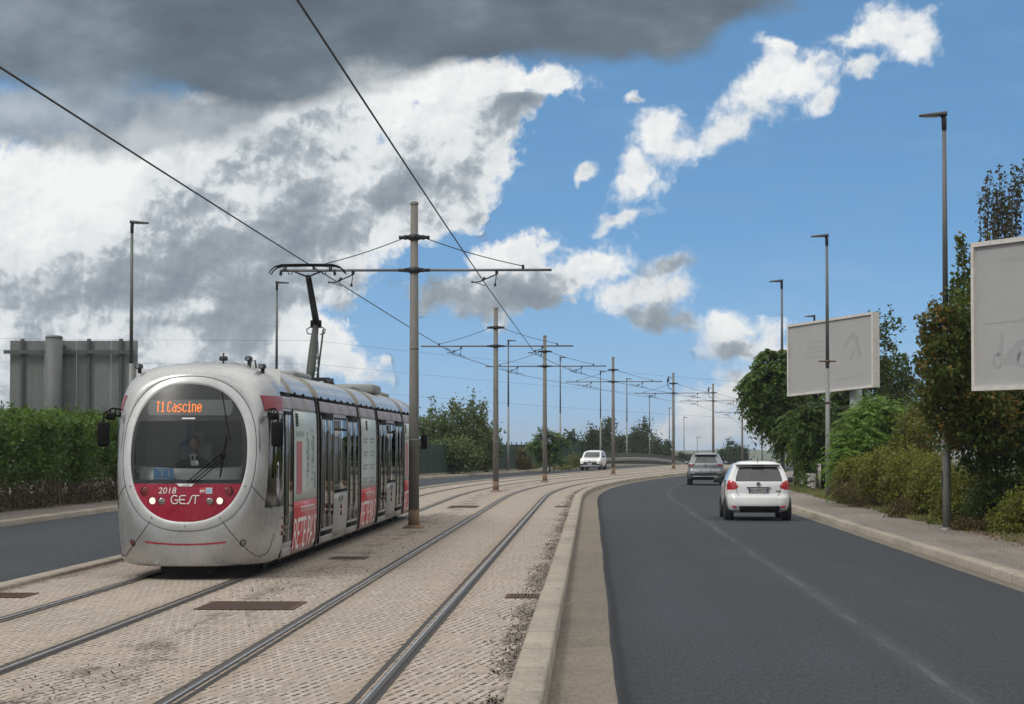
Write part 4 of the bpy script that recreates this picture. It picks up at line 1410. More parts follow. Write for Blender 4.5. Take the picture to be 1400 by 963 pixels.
def module(y0, y1, kind, front_nose=0.0):
    """one car of the tram; y0..y1 is the straight part"""
    t = empty('car_body'); t.parent = TRAM
    low = [q for q in _sec if q[1] <= 2.79]
    mb = MB()
    for s in (-1, 1): loft(mb, y0, y1, [(s * x * .996, z) for x, z in low])
    prof = [(x * .996, z) for x, z in _sec]; full = [(-x, z) for x, z in prof[::-1]][:-1] + prof
    for y in (y0, y1): mb.add([(x * .995, y + (.002 if y == y0 else -.002), z) for x, z in full], [tuple(range(len(full)))])
    mb.build('shell', M['tram_grey'], t)
    # curved roof fairing with hoops
    mb = MB()
    rp = [(-x, z) for x, z in ROOF] + [(x, z) for x, z in ROOF[::-1]][1:]
    loft(mb, y0 + .05, y1 - .05, rp, 0, 3)
    mb.build('roof_fairing', M['silver'], t)
    for y in (y0 + .03, y1 - .03):
        mb = MB(); q = [(x * 1.012, z + .012) for x, z in rp]; loft(mb, y - .05, y + .05, q)
        for yy in (y - .05, y + .05): mb.grid([[(x, yy, z) for x, z in q], [(x * .97, yy, z - .03) for x, z in q]])
        mb.build('roof_hoop', M['beige'], t)
    mb = MB()
    for s in (-1, 1):
        panel(mb, y0, y1, 2.70, 2.755, .012, s)
        for k in range(int((y1 - y0) / 1.1)): mb.box((s * 1.158, y0 + .5 + k * 1.1, 2.745), (.035, .02, .05))
    mb.build('gutter_strip', M['black'], t)
    mb = MB()
    for s in (-1, 1):
        k = max(1, round((y1 - y0) / 1.5)); w = (y1 - y0 - .1) / k
        for i in range(k): panel(mb, y0 + .05 + i * w + .01, y0 + .05 + (i + 1) * w - .01, 2.50, 2.69, .004, s)
    mb.build('cornice_band', M['mauve'], t)
    for s in (-1, 1):
        if kind == 'door':
            mb = MB(); panel(mb, y0 + .002, y0 + .13, .26, 2.69, .018, s); panel(mb, y1 - .13, y1 - .002, .26, 2.69, .018, s); mb.build('edge_trim', M['black'], t)
            L = y1 - y0
            d1, d2 = (y0 + .22, y0 + .22 + L * .275), (y1 - .22 - L * .29, y1 - .22)
            for (a, b) in (d1, d2):
                mb = MB(); panel(mb, a, b, .26, 2.44, .010, s, 0)
                panel(mb, a - .05, b + .05, 2.44, 2.50, .016, s, 0)
                panel(mb, a - .07, a - .012, .26, 2.44, .014, s, 1); panel(mb, b + .012, b + .07, .26, 2.44, .014, s, 1)
                dr = mb.build('door', [M['black'], M['tram_grey']], t)
                mb = MB(); mid = (a + b) / 2
                panel(mb, a + .05, mid - .03, .52, 2.38, .016, s); panel(mb, mid + .03, b - .05, .52, 2.38, .016, s)
                mb.build('pane', M['tram_glass'], dr)
                mb = MB(); panel(mb, a + .03, b - .03, .46, .51, .020, s); panel(mb, a, b, .25, .37, .022, s); mb.build('sill', M['tram_grey'], dr)
            a, b = d1[1] + .08, d2[0] - .08
            mb = MB(); panel(mb, a, b, 1.08, 2.44, .008, s); w = mb.build('window', M['black'], t)
            mb = MB(); panel(mb, a + .05, b - .05, 1.13, 2.20, .014, s); panel(mb, a + .05, b - .05, 2.23, 2.40, .014, s)
            mb.build('pane', M['tram_glass'], w)
            mb = MB(); panel(mb, a, b, .30, 1.05, .012, s); lp = mb.build('lower_panel', M['tram_grey'], t)
            mb = MB(); yc = (a + b) / 2
            for k in (-1, 0, 1): panel(mb, yc + k * .28 - .035, yc + k * .28 + .035, .93 - .05 * (k == 0), 1.03, .018, s, 0, 3)
            for zz in (.70, .82): mb.disc((s * (side_x(zz) + .012), yc, zz), .05, (s, 0, 0), 14, .03, 1)
            mb.build('door_buttons', [M['black'], M['lamp_red']], lp)
        else:
            a, b = y0 + .06, y1 - .06
            mb = MB()
            panel(mb, a, b, 1.06, 2.47, .008, s, 0)
            panel(mb, a, b, .24, 1.055, .010, s, 1)
            ye = .012
            def pp(yy, z, e=.014): return Vector((s * (side_x(z) + e), yy, z))
            def quad(ya, yb, za, zb, mi, e=.013): mb.add([pp(ya, za, e), pp(yb, za, e), pp(yb, zb, e), pp(ya, zb, e)], [(0, 1, 2, 3)], mi)
            fl = s > 0
            W = b - a
            pl = (lambda x, z: pp(a + x * W, z, .015)) if fl else (lambda x, z: pp(b - x * W, z, .015))
            put_text(mb, 'RETE PAS', (.03, .97, .30, .80), pl, 3)
            put_text(mb, 'RETE DEI TRAM', (.30, .92, .88, .925), pl, 3)
            quad(a + W * .28, a + W * .88, .945, .965, 3)
            if kind == 'cab':
                quad(a + W * .10, a + W * .33, 1.17, 2.0, 2)
                for k in range(3): quad(a + W * (.08 + .12 * k), a + W * (.16 + .12 * k), 2.08, 2.16, 4)
                for k, (c_, z0_, z1_) in enumerate(((.56, 1.3, 2.2), (.62, 1.5, 2.05), (.78, 1.35, 2.25), (.84, 1.6, 2.1), (.90, 1.2, 1.5))):
                    for q in range(9):
                        zz = z0_ + (z1_ - z0_) * q / 9; quad(a + W * (c_ - .015 * ((q + k) % 3)), a + W * (c_ + .02), zz, zz + .05 + .02 * (q % 2), 4)
            else:
                for r_ in range(4):
                    for c_ in (.14, .56):
                        zz = 2.05 - r_ * .27
                        for q in range(2): quad(a + W * c_, a + W * (c_ + .30 - .07 * q), zz - q * .07, zz - q * .07 + .035, 4)
            mb.build('advert_panel', [M['ad_white'], M['ad_red'], M['ad_bar'], M['print_white'], M['ad_ink']], t)
            mb = MB(); v0 = a + W * .08 if kind == 'cab' else a + W * .3
            for k in range(6): panel(mb, v0, v0 + .32, 2.24 + k * .035, 2.265 + k * .035, .014, s, 0, 2)
            mb.build('vent_grille', M['black'], t)
            mb = MB(); panel(mb, y0 + .005, y0 + .055, .26, 2.5, .012, s); panel(mb, y1 - .055, y1 - .005, .26, 2.5, .012, s); mb.build('edge_trim', M['black'], t)
    return t


MODS = [(2.80, 5.95, 'cab'), (6.40, 13.05, 'door'), (13.45, 16.85, 'mid'), (17.25, 23.9, 'door'), (24.35, 27.5, 'cab')]
cars = [module(*q) for q in MODS]
# short stretches with the driver's doors between the nose shells and the adverts
for (a, b) in ((1.72, 2.80), (27.5, LEN - 1.72)):
    t = empty('cab_door_bay'); t.parent = TRAM
    mb = MB()
    for s in (-1, 1): loft(mb, a, b, [(s * x * .997, z) for x, z in _sec])
    mb.build('shell', M['silver'], t)
    for s in (-1, 1):
        mb = MB(); panel(mb, a + .06, b - .06, .24, 2.46, .008, s); d = mb.build('door', M['black'], t)
        mb = MB(); panel(mb, a + .13, b - .13, .48, 2.40, .014, s); mb.build('pane', M['tram_glass'], d)
        mb = MB(); panel(mb, a + .12, b - .12, .42, .47, .018, s); panel(mb, a + .06, b - .06, .24, .36, .020, s); mb.build('sill', M['tram_grey'], d)
        mb = MB(); panel(mb, a, b, 2.49, 2.68, .006, s); mb.build('cornice_band', M['mauve'], t)
        mb = MB(); panel(mb, a, b, 2.69, 2.75, .010, s); mb.build('gutter_strip', M['black'], t)
        mb = MB(); q = a - .10 if a < 10 else b + .10
        for zz in (.62, .72, .86): mb.disc((s * 1.185, q, zz), .035 if zz < .8 else .022, (s, 0, 0), 12, .035)
        mb.build('door_buttons', M['lamp_red'], t)
# gangway bellows
for y0, y1 in ((5.95, 6.40), (13.05, 13.45), (16.85, 17.25), (23.9, 24.35)):
    mb = MB(); g = []
    prof = [(x, z) for x, z in _sec if z > .21]
    ring_ = [(x, z) for x, z in prof] + [(-x, z) for x, z in prof[-2::-1]]
    for i in range(9):
        k = .985 if i % 2 else .955
        g.append([(x * k, y0 + (y1 - y0) * i / 8, ZC + (z - ZC) * (k + .02)) for x, z in ring_])
    mb.grid(g); mb.build('gangway', M['black'], TRAM)
# underframe, running gear
mb = MB(); mb.box((0, LEN / 2, .28), (2.16, LEN - 4.2, .16)); mb.box((0, 1.35, .27), (1.5, 1.9, .13)); mb.box((0, LEN - 1.35, .27), (1.5, 1.9, .13))
mb.rbox((0, .55, .155), (.8, .5, .11), .03); mb.build('underframe', M['under'], TRAM)
for yb in (3.7, 15.1, 26.6):
    bg = empty('bogie'); bg.parent = TRAM
    mb = MB(); mb.rbox((0, yb, .26), (1.9, 2.0, .22), .05); mb.build('frame', M['under'], bg)
    for dy in (-.85, .85):
        for s in (-1, 1):
            mb = MB(); mb.tube([(s * .70, yb + dy, .285), (s * .76, yb + dy, .285)], .27, 24); mb.build('wheel', M['rail_dark'], bg)
# interior slab seen dimly through the panes
mb = MB(); mb.box((0, LEN / 2, .42), (2.1, LEN - 4.6, .05)); mb.box((0, LEN / 2, 2.62), (2.1, LEN - 4.6, .05))
for k in range(9):
    y = 7 + k * 2
    for s in (-1, 1): mb.box((s * .75, y, .95), (.42, .08, .7)); mb.box((s * .75, y + .22, .82), (.42, .4, .08))
mb.build('saloon_interior', M['seat_blue'], TRAM)
# cab ends
cf = empty('front_cab'); cf.parent = TRAM
cab(cf)
cr = empty('rear_cab'); cr.parent = TRAM; cr.location = (0, LEN, 0); cr.rotation_euler = (0, 0, PI)
cab(cr, front=False)
for s in (-1, 1):
    mb = MB(); mb.rbox((s * 1.30, .45, 2.02), (.17, .13, .40), .035)
    mb.tube([(s * 1.05, .9, 2.36), (s * 1.20, .7, 2.4), (s * 1.28, .5, 2.34), (s * 1.29, .45, 2.2)], .018, 6)
    mb.build('mirror', M['black'], cr)
# roof equipment
for (x, y, l, w, h) in ((0, 3.4, 1.6, .70, .03), (0, 9.0, 2.4, 1.2, .06), (0, 18.6, 1.6, 1.2, .05), (.15, 21.5, 1.8, 1.3, .15), (0, 26.0, 2.0, 1.2, .07)):
    mb = MB(); mb.rbox((x, y, 3.17 + h / 2), (w, l, h + .06), .05)
    mb.build('roof_pod', M['roof_pod'], TRAM)
mb = MB()
for s, y in ((-.94, 1.45), (.90, 1.55), (.6, 2.2)):
    z = 3.02 if abs(s) > .8 else 3.16
    mb.tube([(s, y, z), (s, y - .02, z + .09)], .03, 8); mb.rbox((s, y - .06, z + .10), (.10, .20, .075), .025)
    mb.disc((s, y - .17, z + .10), .03, (0, -1, 0), 12, .012, 1)
mb.tube([(.25, 1.9, 3.15), (.25, 1.9, 3.34)], .014, 6); mb.tube([(.19, 1.9, 3.27), (.31, 1.9, 3.27)], .02, 6); mb.rbox((.25, 1.9, 3.24), (.12, .12, .04), .01)
mb.tube([(.68, 1.7, 3.08), (.70, 1.7, 3.2), (.76, 1.7, 3.22), (.78, 1.7, 3.1)], .014, 6)
mb.build('roof_cameras', [M['black_metal'], M['chrome']], TRAM)

# ---- pantograph ---------------------------------------------------------------
pg = empty('pantograph'); pg.parent = TRAM
PY = 14.30; zt = WZ + .005
mb = MB()
for s in (-1, 1): mb.box((s * .45, PY + .1, 3.26), (.06, 1.3, .06))
mb.box((0, PY - .0, 3.29), (.95, .08, .06)); mb.box((0, PY + .7, 3.29), (.95, .08, .06))
for s in (-1, 1):
    for dy in (-.4, .55): mb.lathe([(.05, 3.14), (.08, 3.16), (.05, 3.18), (.08, 3.2), (.05, 3.23)], c=(s * .45, PY + dy, 0), n=10)
mb.build('base', M['black_metal'], pg)
kx, ky, kz = .0, PY + 1.62, 4.50
mb = MB(); mb.tube([(0, PY + .55, 3.28), (0, PY + .80, 3.56), (0, PY + 1.22, 4.05), (kx, ky, kz)], [.085, .095, .088, .062], 12)
mb.tube([(.13, PY + .75, 3.3), (.15, ky + .05, kz - .12)], .02, 6)
mb.build('lower_arm', M['panto'], pg)
mb = MB(); mb.tube([(kx - .11, ky, kz), (kx + .11, ky, kz)], .085, 14); mb.lathe([(0, kz + .15), (.06, kz + .11), (.085, kz), (.10, kz - .05), (.0, kz - .1)], c=(kx, ky, 0), n=14)
for s in (-1, 1): mb.tube([(kx + s * .12, ky, kz - .06), (kx + s * .2, ky, kz - .12), (kx + s * .18, ky, kz - .2), (kx + s * .08, ky, kz - .22)], .013, 6)
mb.build('knuckle', M['black'], pg)
mb = MB(); mb.tube([(kx, ky, kz), (0, PY + .15, zt - .26)], [.062, .05], 12)
mb.tube([(kx + .06, ky, kz + .05), (.06, PY + .15, zt - .28)], .016, 6)
mb.build('upper_arm', M['black_metal'], pg)
hd = empty('collector_head'); hd.parent = pg
for dy in (-.16, .16):
    mb = MB(); y = PY + .15 + dy
    mb.tube([(-.78, y, zt - .21), (-.74, y, zt - .14), (-.66, y, zt - .07), (-.52, y, zt - .034), (0, y, zt - .026), (.52, y, zt - .034), (.66, y, zt - .07), (.74, y, zt - .14), (.78, y, zt - .21)], [.011, .013, .016, .021, .022, .021, .016, .013, .011], 8)
    mb.build('carbon_strip', M['black'], hd)
mb = MB(); y = PY + .15
for s in (-1, 1):
    mb.tube([(s * .47, y - .2, zt - .13), (s * .47, y + .2, zt - .13)], .018, 8)
    mb.tube([(s * .47, y - .16, zt - .13), (s * .47, y - .16, zt - .05)], .018, 6); mb.tube([(s * .47, y + .16, zt - .13), (s * .47, y + .16, zt - .05)], .018, 6)
    mb.tube([(0, y, zt - .27), (s * .30, y, zt - .15)], .02, 6); mb.tube([(s * .55, y, zt - .12), (s * .56, y, zt - .24)], .03, 6)
    mb.tube([(s * .40, y - .1, zt - .13), (s * .38, y - .1, zt - .22), (s * .32, y - .1, zt - .22), (s * .30, y - .1, zt - .14)], .010, 5)
mb.tube([(-.56, y, zt - .15), (.56, y, zt - .15)], .015, 8)
mb.build('head_frame', M['black_metal'], hd)

# ---- route card on the dashboard ---------------------------------------------
crd = empty('route_card', TRAM.matrix_basis @ Vector((-.355, .27, 1.43)), TRAM.rotation_euler.z)
tag(crd, 'blue card reading T1 behind the tram windscreen', 'sign')
mb = MB(); mb.box((0, 0, .09), (.29, .008, .17), 0)
put_text(mb, 'T1', (-.075, .085, .055, .155), lambda x, z: Vector((x, -.0055, z)), 1)
for k in range(9): mb.add([(-.12 + k * .027 + a * .009, -.0055, .028 + b * .008) for a, b in ((-1, -1), (1, -1), (1, 1), (-1, 1))], [(0, 1, 2, 3)], 1)
mb.build('card', [M['card_blue'], M['print_white']], crd)
# ------------------------------------------------------------------ cars
def crom(xs, ys, q):
    """smooth interpolation through the control values"""
    xs = np.asarray(xs, float); ys = np.asarray(ys, float)
    m = np.gradient(ys, xs)
    d = np.diff(ys) / np.diff(xs)
    for i in range(1, len(ys) - 1):
        if d[i - 1] * d[i] <= 0: m[i] = 0
        else: m[i] = 2 * d[i - 1] * d[i] / (d[i - 1] + d[i])
    m[0] = d[0]; m[-1] = d[-1]
    q = np.clip(q, xs[0], xs[-1]); i = np.clip(np.searchsorted(xs, q) - 1, 0, len(xs) - 2)
    h = xs[i + 1] - xs[i]; t = (q - xs[i]) / h
    return ((1 + 2 * t) * (1 - t) ** 2 * ys[i] + t * (1 - t) ** 2 * h * m[i] + t * t * (3 - 2 * t) * ys[i + 1] + t * t * (t - 1) * h * m[i + 1])


NR, NC, NS, NF = 36, 8, 64, 36                     # points along rear, corner, side, front


def outline(yr, yf, w, r, bow_r, bow_f, taper):
    """closed plan outline of one level, starting at the rear centre, going to the right flank; tags per point"""
    pts = []; tags = []
    r = min(r, w * .8)
    def wid(y): return w * (1 - taper * max(0, ((y - (yr + yf) / 2) / ((yf - yr) / 2)) ** 2) ** 1.5)
    for i in range(NR // 2): k = i / (NR // 2); x = (w - r) * k; pts.append((x, yr + bow_r * (x / w) ** 2)); tags.append(('rear', x / w))
    for i in range(NC):
        a = PI / 2 * i / NC; pts.append((w - r + r * math.sin(a), yr + r - r * math.cos(a) + bow_r * (1 - r / w) ** 2 * (1 - i / NC))); tags.append(('rc', i / NC))
    for i in range(NS): k = i / NS; y = yr + r + (yf - r - yr - r) * k; pts.append((w, y)); tags.append(('side', y))
    for i in range(NC):
        a = PI / 2 * i / NC; pts.append((w - r + r * math.cos(a), yf - r + r * math.sin(a) - bow_f * (1 - r / w) ** 2 * (i / NC))); tags.append(('fc', i / NC))
    for i in range(NF // 2): k = i / (NF // 2); x = (w - r) * (1 - k); pts.append((x, yf - bow_f * (x / w) ** 2)); tags.append(('front', x / w))
    tp = []
    for (x, y) in pts: tp.append((x * (wid(y) / w), y))
    L = [(-x, y) for x, y in tp[:0:-1]]
    full = tp + [(0, yf)] + L
    ft = tags + [('front', 0.0)] + [(a, -b if a in ('rear', 'front') else b) for a, b in tags[:0:-1]]
    sd = [1] * len(tp) + [1] + [-1] * len(L)
    return full, ft, sd


def car(name, levels, rules, wheels, glass_name=None, nz=90, bow=(.10, .16), roof_mat=None):
    """levels: rows (z, y_rear, y_front, half width, corner radius, taper); rules(tag, val, z, y, side) -> part name"""
    L = np.array(levels, float); zs = np.linspace(L[0, 0], L[-1, 0], nz)
    cols = [crom(L[:, 0], L[:, k], zs) for k in range(1, 6)]
    rings = []; tags = None
    for i, z in enumerate(zs):
        pts, tg, sd = outline(cols[0][i], cols[1][i], cols[2][i], cols[3][i], bow[0], bow[1], cols[4][i])
        rings.append([(x, y, z) for x, y in pts]); tags = tg; sds = sd
    n = len(rings[0])
    # roof cap
    top = rings[-1]; cy = sum(p[1] for p in top) / n
    for k, dz in ((.93, .022), (.75, .04), (.45, .052), (.1, .056)):
        rings.append([(x * k, cy + (y - cy) * k, z + dz) for x, y, z in top])
    parts = {}
    for i in range(len(rings) - 1):
        for j in range(n):
            j2 = (j + 1) % n
            z = (rings[i][j][2] + rings[i + 1][j][2]) / 2; y = (rings[i][j][1] + rings[i + 1][j2][1]) / 2
            key = rules(tags[j][0], tags[j][1], z, y, sds[j]) if i < nz - 1 else 'body'
            parts.setdefault(key, []).append((i, j, j2))
    out = {}
    for key, cells in parts.items():
        mb = MB(); ids = {}; vs = []; fs = []
        for i, j, j2 in cells:
            f = []
            for q in ((i, j), (i, j2), (i + 1, j2), (i + 1, j)):
                if q not in ids: ids[q] = len(vs); vs.append(rings[q[0]][q[1]])
                f.append(ids[q])
            fs.append(f)
        mb.add(vs, fs, 0, True); out[key] = mb
    # floor
    mb = MB(); mb.add(rings[0], [tuple(range(n))[::-1]]); mb.add([(x * .9, y, z + .0) for x, y, z in rings[0]], [])
    out['_floor'] = mb
    return out, rings


def wheel(parent, x, y, r, w, steer=0.0):
    s = 1 if x > 0 else -1
    t = empty('wheel', (x, y, r), steer); t.parent = parent
    Mx = Matrix.Rotation(PI / 2, 3, 'Y')
    mb = MB(); h = w / 2
    mb.lathe([(r * .66, -h), (r * .93, -h), (r * .985, -h * .8), (r, -h * .5), (r, h * .5), (r * .985, h * .8), (r * .93, h), (r * .66, h)], n=32, M=Mx)
    for q in (-.3, .3): mb.lathe([(r * 1.0005, h * q - .006), (r * .985, h * q), (r * 1.0005, h * q + .006)], n=32, M=Mx)
    mb.build('tyre', M['tyre'], t)
    mb = MB(); xo = s * (h - .02)
    mb.lathe([(r * .67, 0), (r * .62, s * .012), (r * .60, -s * .05)], c=(xo, 0, 0), n=32, M=Mx)
    for k in range(7):
        a = 2 * PI * k / 7
        mb.box((xo - s * .02, math.cos(a) * r * .34, math.sin(a) * r * .34), (.025, .05, r * .58), 0, Matrix.Rotation(-a + PI / 2, 3, 'X') if False else Matrix.Rotation(a - PI / 2, 3, 'X'))
    mb.tube([(xo - s * .03, 0, 0), (xo + s * .005, 0, 0)], .06, 12)
    mb.tube([(-s * .02, 0, 0), (0, 0, 0)], r * .6, 24)
    mb.build('rim', M['rim'], t)


def arch(mb, x, y, r, s):
    """black wheel-arch lip and well"""
    mb.tube([(s * (x - .22), y, r * .98), (s * (x + .004), y, r * .98)], r * 1.14, 28)


def finish(t, out, paint, mats, names):
    for key, mb in out.items():
        if key == '_floor': mb.build('floor_pan', M['car_black'], t); continue
        mb.build(names.get(key, key.split('__')[0]), mats.get(key.split('__')[0], paint), t)


def plate(t, x0, x1, z0, z1, y, text, face=-1, mat='plate'):
    mb = MB()
    mb.box(((x0 + x1) / 2, y, (z0 + z1) / 2), (x1 - x0, .016, z1 - z0), 0)
    yy = y + face * .0105
    mb.box((x0 + .02, y + face * .003, (z0 + z1) / 2), (.038, .014, z1 - z0 - .006), 1); mb.box((x1 - .02, y + face * .003, (z0 + z1) / 2), (.038, .014, z1 - z0 - .006), 1)
    if face < 0: pl = lambda x, z: Vector((x, yy, z))
    else: pl = lambda x, z: Vector((x0 + x1 - x, yy, z))
    put_text(mb, text, (x0 + .05, x1 - .05, z0 + .022, z1 - .022), pl, 2)
    mb.build('number_plate', [M[mat], M['plate_blue'], M['plate_ink']], t)


# --- white hatchback driving away ------------------------------------------------
def hatchback():
    t = empty('hatchback', P(62.8, 8.60, -.09), heading(60) - .012)
    lv = [(.22, .20, 3.95, .72, .22, .10), (.30, .06, 4.02, .83, .26, .10), (.45, .0, 4.07, .868, .30, .09), (.60, .02, 4.06, .882, .30, .08),
          (.74, .10, 4.0, .882, .26, .07), (.90, .115, 3.75, .878, .24, .07), (.98, .13, 3.45, .868, .22, .06), (1.04, .15, 3.05, .845, .18, .05), (1.16, .22, 2.78, .80, .15, .04), (1.32, .31, 2.45, .735, .14, .04),
          (1.44, .38, 2.2, .675, .15, .05), (1.515, .44, 1.98, .615, .18, .06), (1.545, .52, 1.8, .54, .22, .06)]
    def rules(tag, v, z, y, s):
        if tag in ('rear', 'rc'):
            a = abs(v) if tag == 'rear' else .72 + .28 * v
            if 1.06 < z < 1.44 and tag == 'rear' and a < .80 - max(0, 1.10 - z) * 2.2: return 'rear_window'
            if .83 < z < 1.10 and a > .53 and z > .835 + max(0, .8 - a) * .25 and z < 1.09 - max(0, .82 - a) * .52: return 'tail_light__%d' % s
            if z < .40 and a < .74 and z > .235: return 'bumper_insert'
            if z <= .235: return 'bumper_insert'
        if tag == 'side' and y > .3:
            if 1.03 < z < 1.44 and y < 2.75 and y > .75 + (z - 1.03) * .3:
                if abs(y - 1.62) < .05: return 'pillar'
                return 'side_window__%d' % s
            if tag == 'side' and z < .27: return 'bumper_insert'
        if tag == 'rc' and v > .8 and 1.03 < z < 1.40 and y > .3: return 'body'
        if tag in ('front', 'fc') and 1.05 < z < 1.46: return 'windscreen' if tag == 'front' else 'body'
        return 'body'
    out, rings = car('hatchback', lv, rules, None)
    finish(t, out, M['car_white'], {'rear_window': M['car_glass'], 'side_window': M['car_glass'], 'windscreen': M['car_glass'], 'tail_light': M['tail_red'], 'bumper_insert': M['car_black'], 'pillar': M['car_black']}, {})
    mb = MB()
    for s in (-1, 1):
        for y in (.70, 3.30): arch(mb, .872, y, .31, s)
    mb.build('wheel_arches', M['car_black'], t)
    for s in (-1, 1):
        for y in (.70, 3.30): wheel(t, s * .795, y, .31, .205)
    mb = MB()
    g = [[(x * .60, .43 + dy - .05 * 0 + .06 * abs(x) ** 2, 1.475 + dz) for x in np.linspace(-1, 1, 15)] for dy, dz in ((.0, .05), (-.13, .045), (-.15, .03), (-.10, .015), (.02, .02))]
    mb.grid(g, 0); sp = mb.build('roof_spoiler', M['car_white'], t)
    mb = MB(); mb.box((0, .285, 1.487), (.34, .03, .022)); mb.build('brake_light', M['car_black'], sp)
    plate(t, -.265, .265, .755, .875, .085, 'EZ 694TZ', mat='plate_grey')
    mb = MB(); mb.box((0, .105, .893), (.62, .04, .022)); mb.build('handle_recess', M['car_black'], t)
    mb = MB(); g = []
    mb.tube([(0, .10, .985), (0, .13, .985)], .055, 20); mb.build('badge', M['chrome'], t)
    mb = MB(); mb.box((.52, .132, .80), (.11, .012, .022)); mb.build('model_lettering', M['chrome'], t)
    mb = MB(); mb.tube([(.0, .235, 1.10), (.10, .225, 1.115), (.42, .245, 1.10)], [.02, .012, .006], 6); mb.tube([(0, .21, 1.09), (0, .25, 1.095)], .03, 10); mb.build('rear_wiper', M['car_black'], t)
    mb = MB()
    for s in (-1, 1): mb.rbox((s * .64, .07, .385), (.13, .02, .05), .008)
    mb.build('reflectors', M['tail_red'], t)
    for s in (-1, 1):
        mb = MB(); mb.rbox((s * 1.0, 2.62, 1.06), (.20, .12, .15), .04); mb.tube([(s * .86, 2.64, 1.02), (s * .95, 2.62, 1.03)], .03, 8); mb.build('mirror', M['car_black'], t)
        mb = MB()
        for y in (1.35, 2.25): mb.rbox((s * .872, y, .93), (.03, .17, .03), .01)
        mb.build('door_handles', M['car_white'], t)
        mb = MB()
        for y in (.92, 1.62, 2.72): mb.box((s * .8755, y, .66), (.012, .008, .62))
        mb.build('door_gaps', M['car_black'], t)
    mb = MB()
    for s in (-1, 1):
        pts = [(s * .60, .065, 1.02), (s * .585, .065, .80), (s * .545, .05, .70), (s * .50, .045, .665), (0, .01, .65)]
        mb.tube([(x, .13 + .09 * (x / .87) ** 2 - (.02 if z > .7 else .062), z) for x, y, z in pts], .005, 5)
    mb.build('tailgate_gap', M['car_black'], t)
    mb = MB(); mb.tube([(0, .62, 1.59), (0, .55, 1.62), (0, .42, 1.70)], [.018, .008, .004], 6); mb.build('aerial', M['car_black'], t)
    tag(t, 'white hatchback with red tail lights driving away on the dark road', 'car')


hatchback()


# --- grey crossover further on ---------------------------------------------------
def crossover():
    t = empty('crossover_car', P(118.0, 8.50, -.085), heading(113) + .01)
    lv = [(.26, .20, 4.05, .74, .25, .10), (.36, .06, 4.15, .86, .28, .09), (.52, .0, 4.2, .905, .30, .08), (.70, .03, 4.2, .912, .28, .07),
          (.86, .09, 4.1, .91, .25, .06), (1.0, .10, 3.8, .905, .24, .06), (1.06, .12, 3.4, .885, .24, .05), (1.12, .16, 3.1, .86, .24, .05), (1.24, .26, 2.85, .80, .24, .04), (1.40, .38, 2.5, .725, .22, .04),
          (1.50, .46, 2.25, .66, .24, .05), (1.545, .53, 2.05, .60, .26, .06), (1.57, .62, 1.9, .53, .28, .06)]
    def rules(tag, v, z, y, s):
        if tag in ('rear', 'rc'):
            a = abs(v) if tag == 'rear' else .72 + .28 * v
            if 1.11 < z < 1.47 and tag == 'rear' and a < .68 - (z - 1.1) * .1: return 'rear_window'
            if .93 < z < 1.075 and a > .40 and z > .93 + max(0, .62 - a) * .5: return 'tail_light__%d' % s
            if z < .33: return 'rear_bumper'
            if z < .64 and a < .56 and z > .50 - .0 * a: return 'rear_bumper'
            if .50 < z < .58 and a < .9: return 'rear_bumper'
            if z < .40 and a < .86: return 'rear_bumper'
        if tag == 'side':
            if z < .40: return 'rear_bumper'
            if 1.10 < z < 1.48 and .8 < y < 2.9: return 'pillar' if abs(y - 1.75) < .05 else 'side_window__%d' % s
        if tag in ('front',) and 1.13 < z < 1.5: return 'windscreen'
        return 'body'
    out, rings = car('crossover_car', lv, rules, None)
    finish(t, out, M['car_grey'], {'rear_window': M['car_glass'], 'side_window': M['car_glass'], 'windscreen': M['car_glass'], 'tail_light': M['tail_dark'], 'rear_bumper': M['car_black'], 'pillar': M['car_black']}, {})
    mb = MB()
    for s in (-1, 1):
        for y in (.80, 3.38): arch(mb, .905, y, .345, s)
    mb.build('wheel_arches', M['car_black'], t)
    for s in (-1, 1):
        for y in (.80, 3.38): wheel(t, s * .82, y, .345, .225)
    mb = MB(); mb.tube([(x, .03 + .08 * (x / .9) ** 2, .445 - .06 * max(0, abs(x) - .45)) for x in np.linspace(-.62, .62, 15)], .022, 6); mb.build('silver_diffuser_trim', M['car_silver'], t)
    plate(t, -.26, .26, .66, .77, .045, 'FX 315LM')
    mb = MB(); mb.tube([(0, .075, .995), (0, .12, .995)], .055, 16); mb.build('badge', M['chrome'], t)
    mb = MB()
    g = [[(x * .62, .50 + dy + .06 * abs(x) ** 2, 1.51 + dz) for x in np.linspace(-1, 1, 13)] for dy, dz in ((.0, .045), (-.14, .04), (-.15, .02), (0, .01))]
    mb.grid(g); mb.build('roof_spoiler', M['car_grey'], t)
    for s in (-1, 1):
        mb = MB(); mb.rbox((s * 1.0, 2.72, 1.10), (.18, .12, .15), .04); mb.build('mirror', M['car_grey'], t)
        mb = MB(); mb.tube([(s * .58, .75, 1.60), (s * .62, 1.3, 1.63), (s * .60, 2.1, 1.59)], .018, 6); mb.build('roof_rail', M['car_black'], t)
    tag(t, 'silver-grey crossover car with smoked tail lights ahead of the white hatchback', 'car')


crossover()


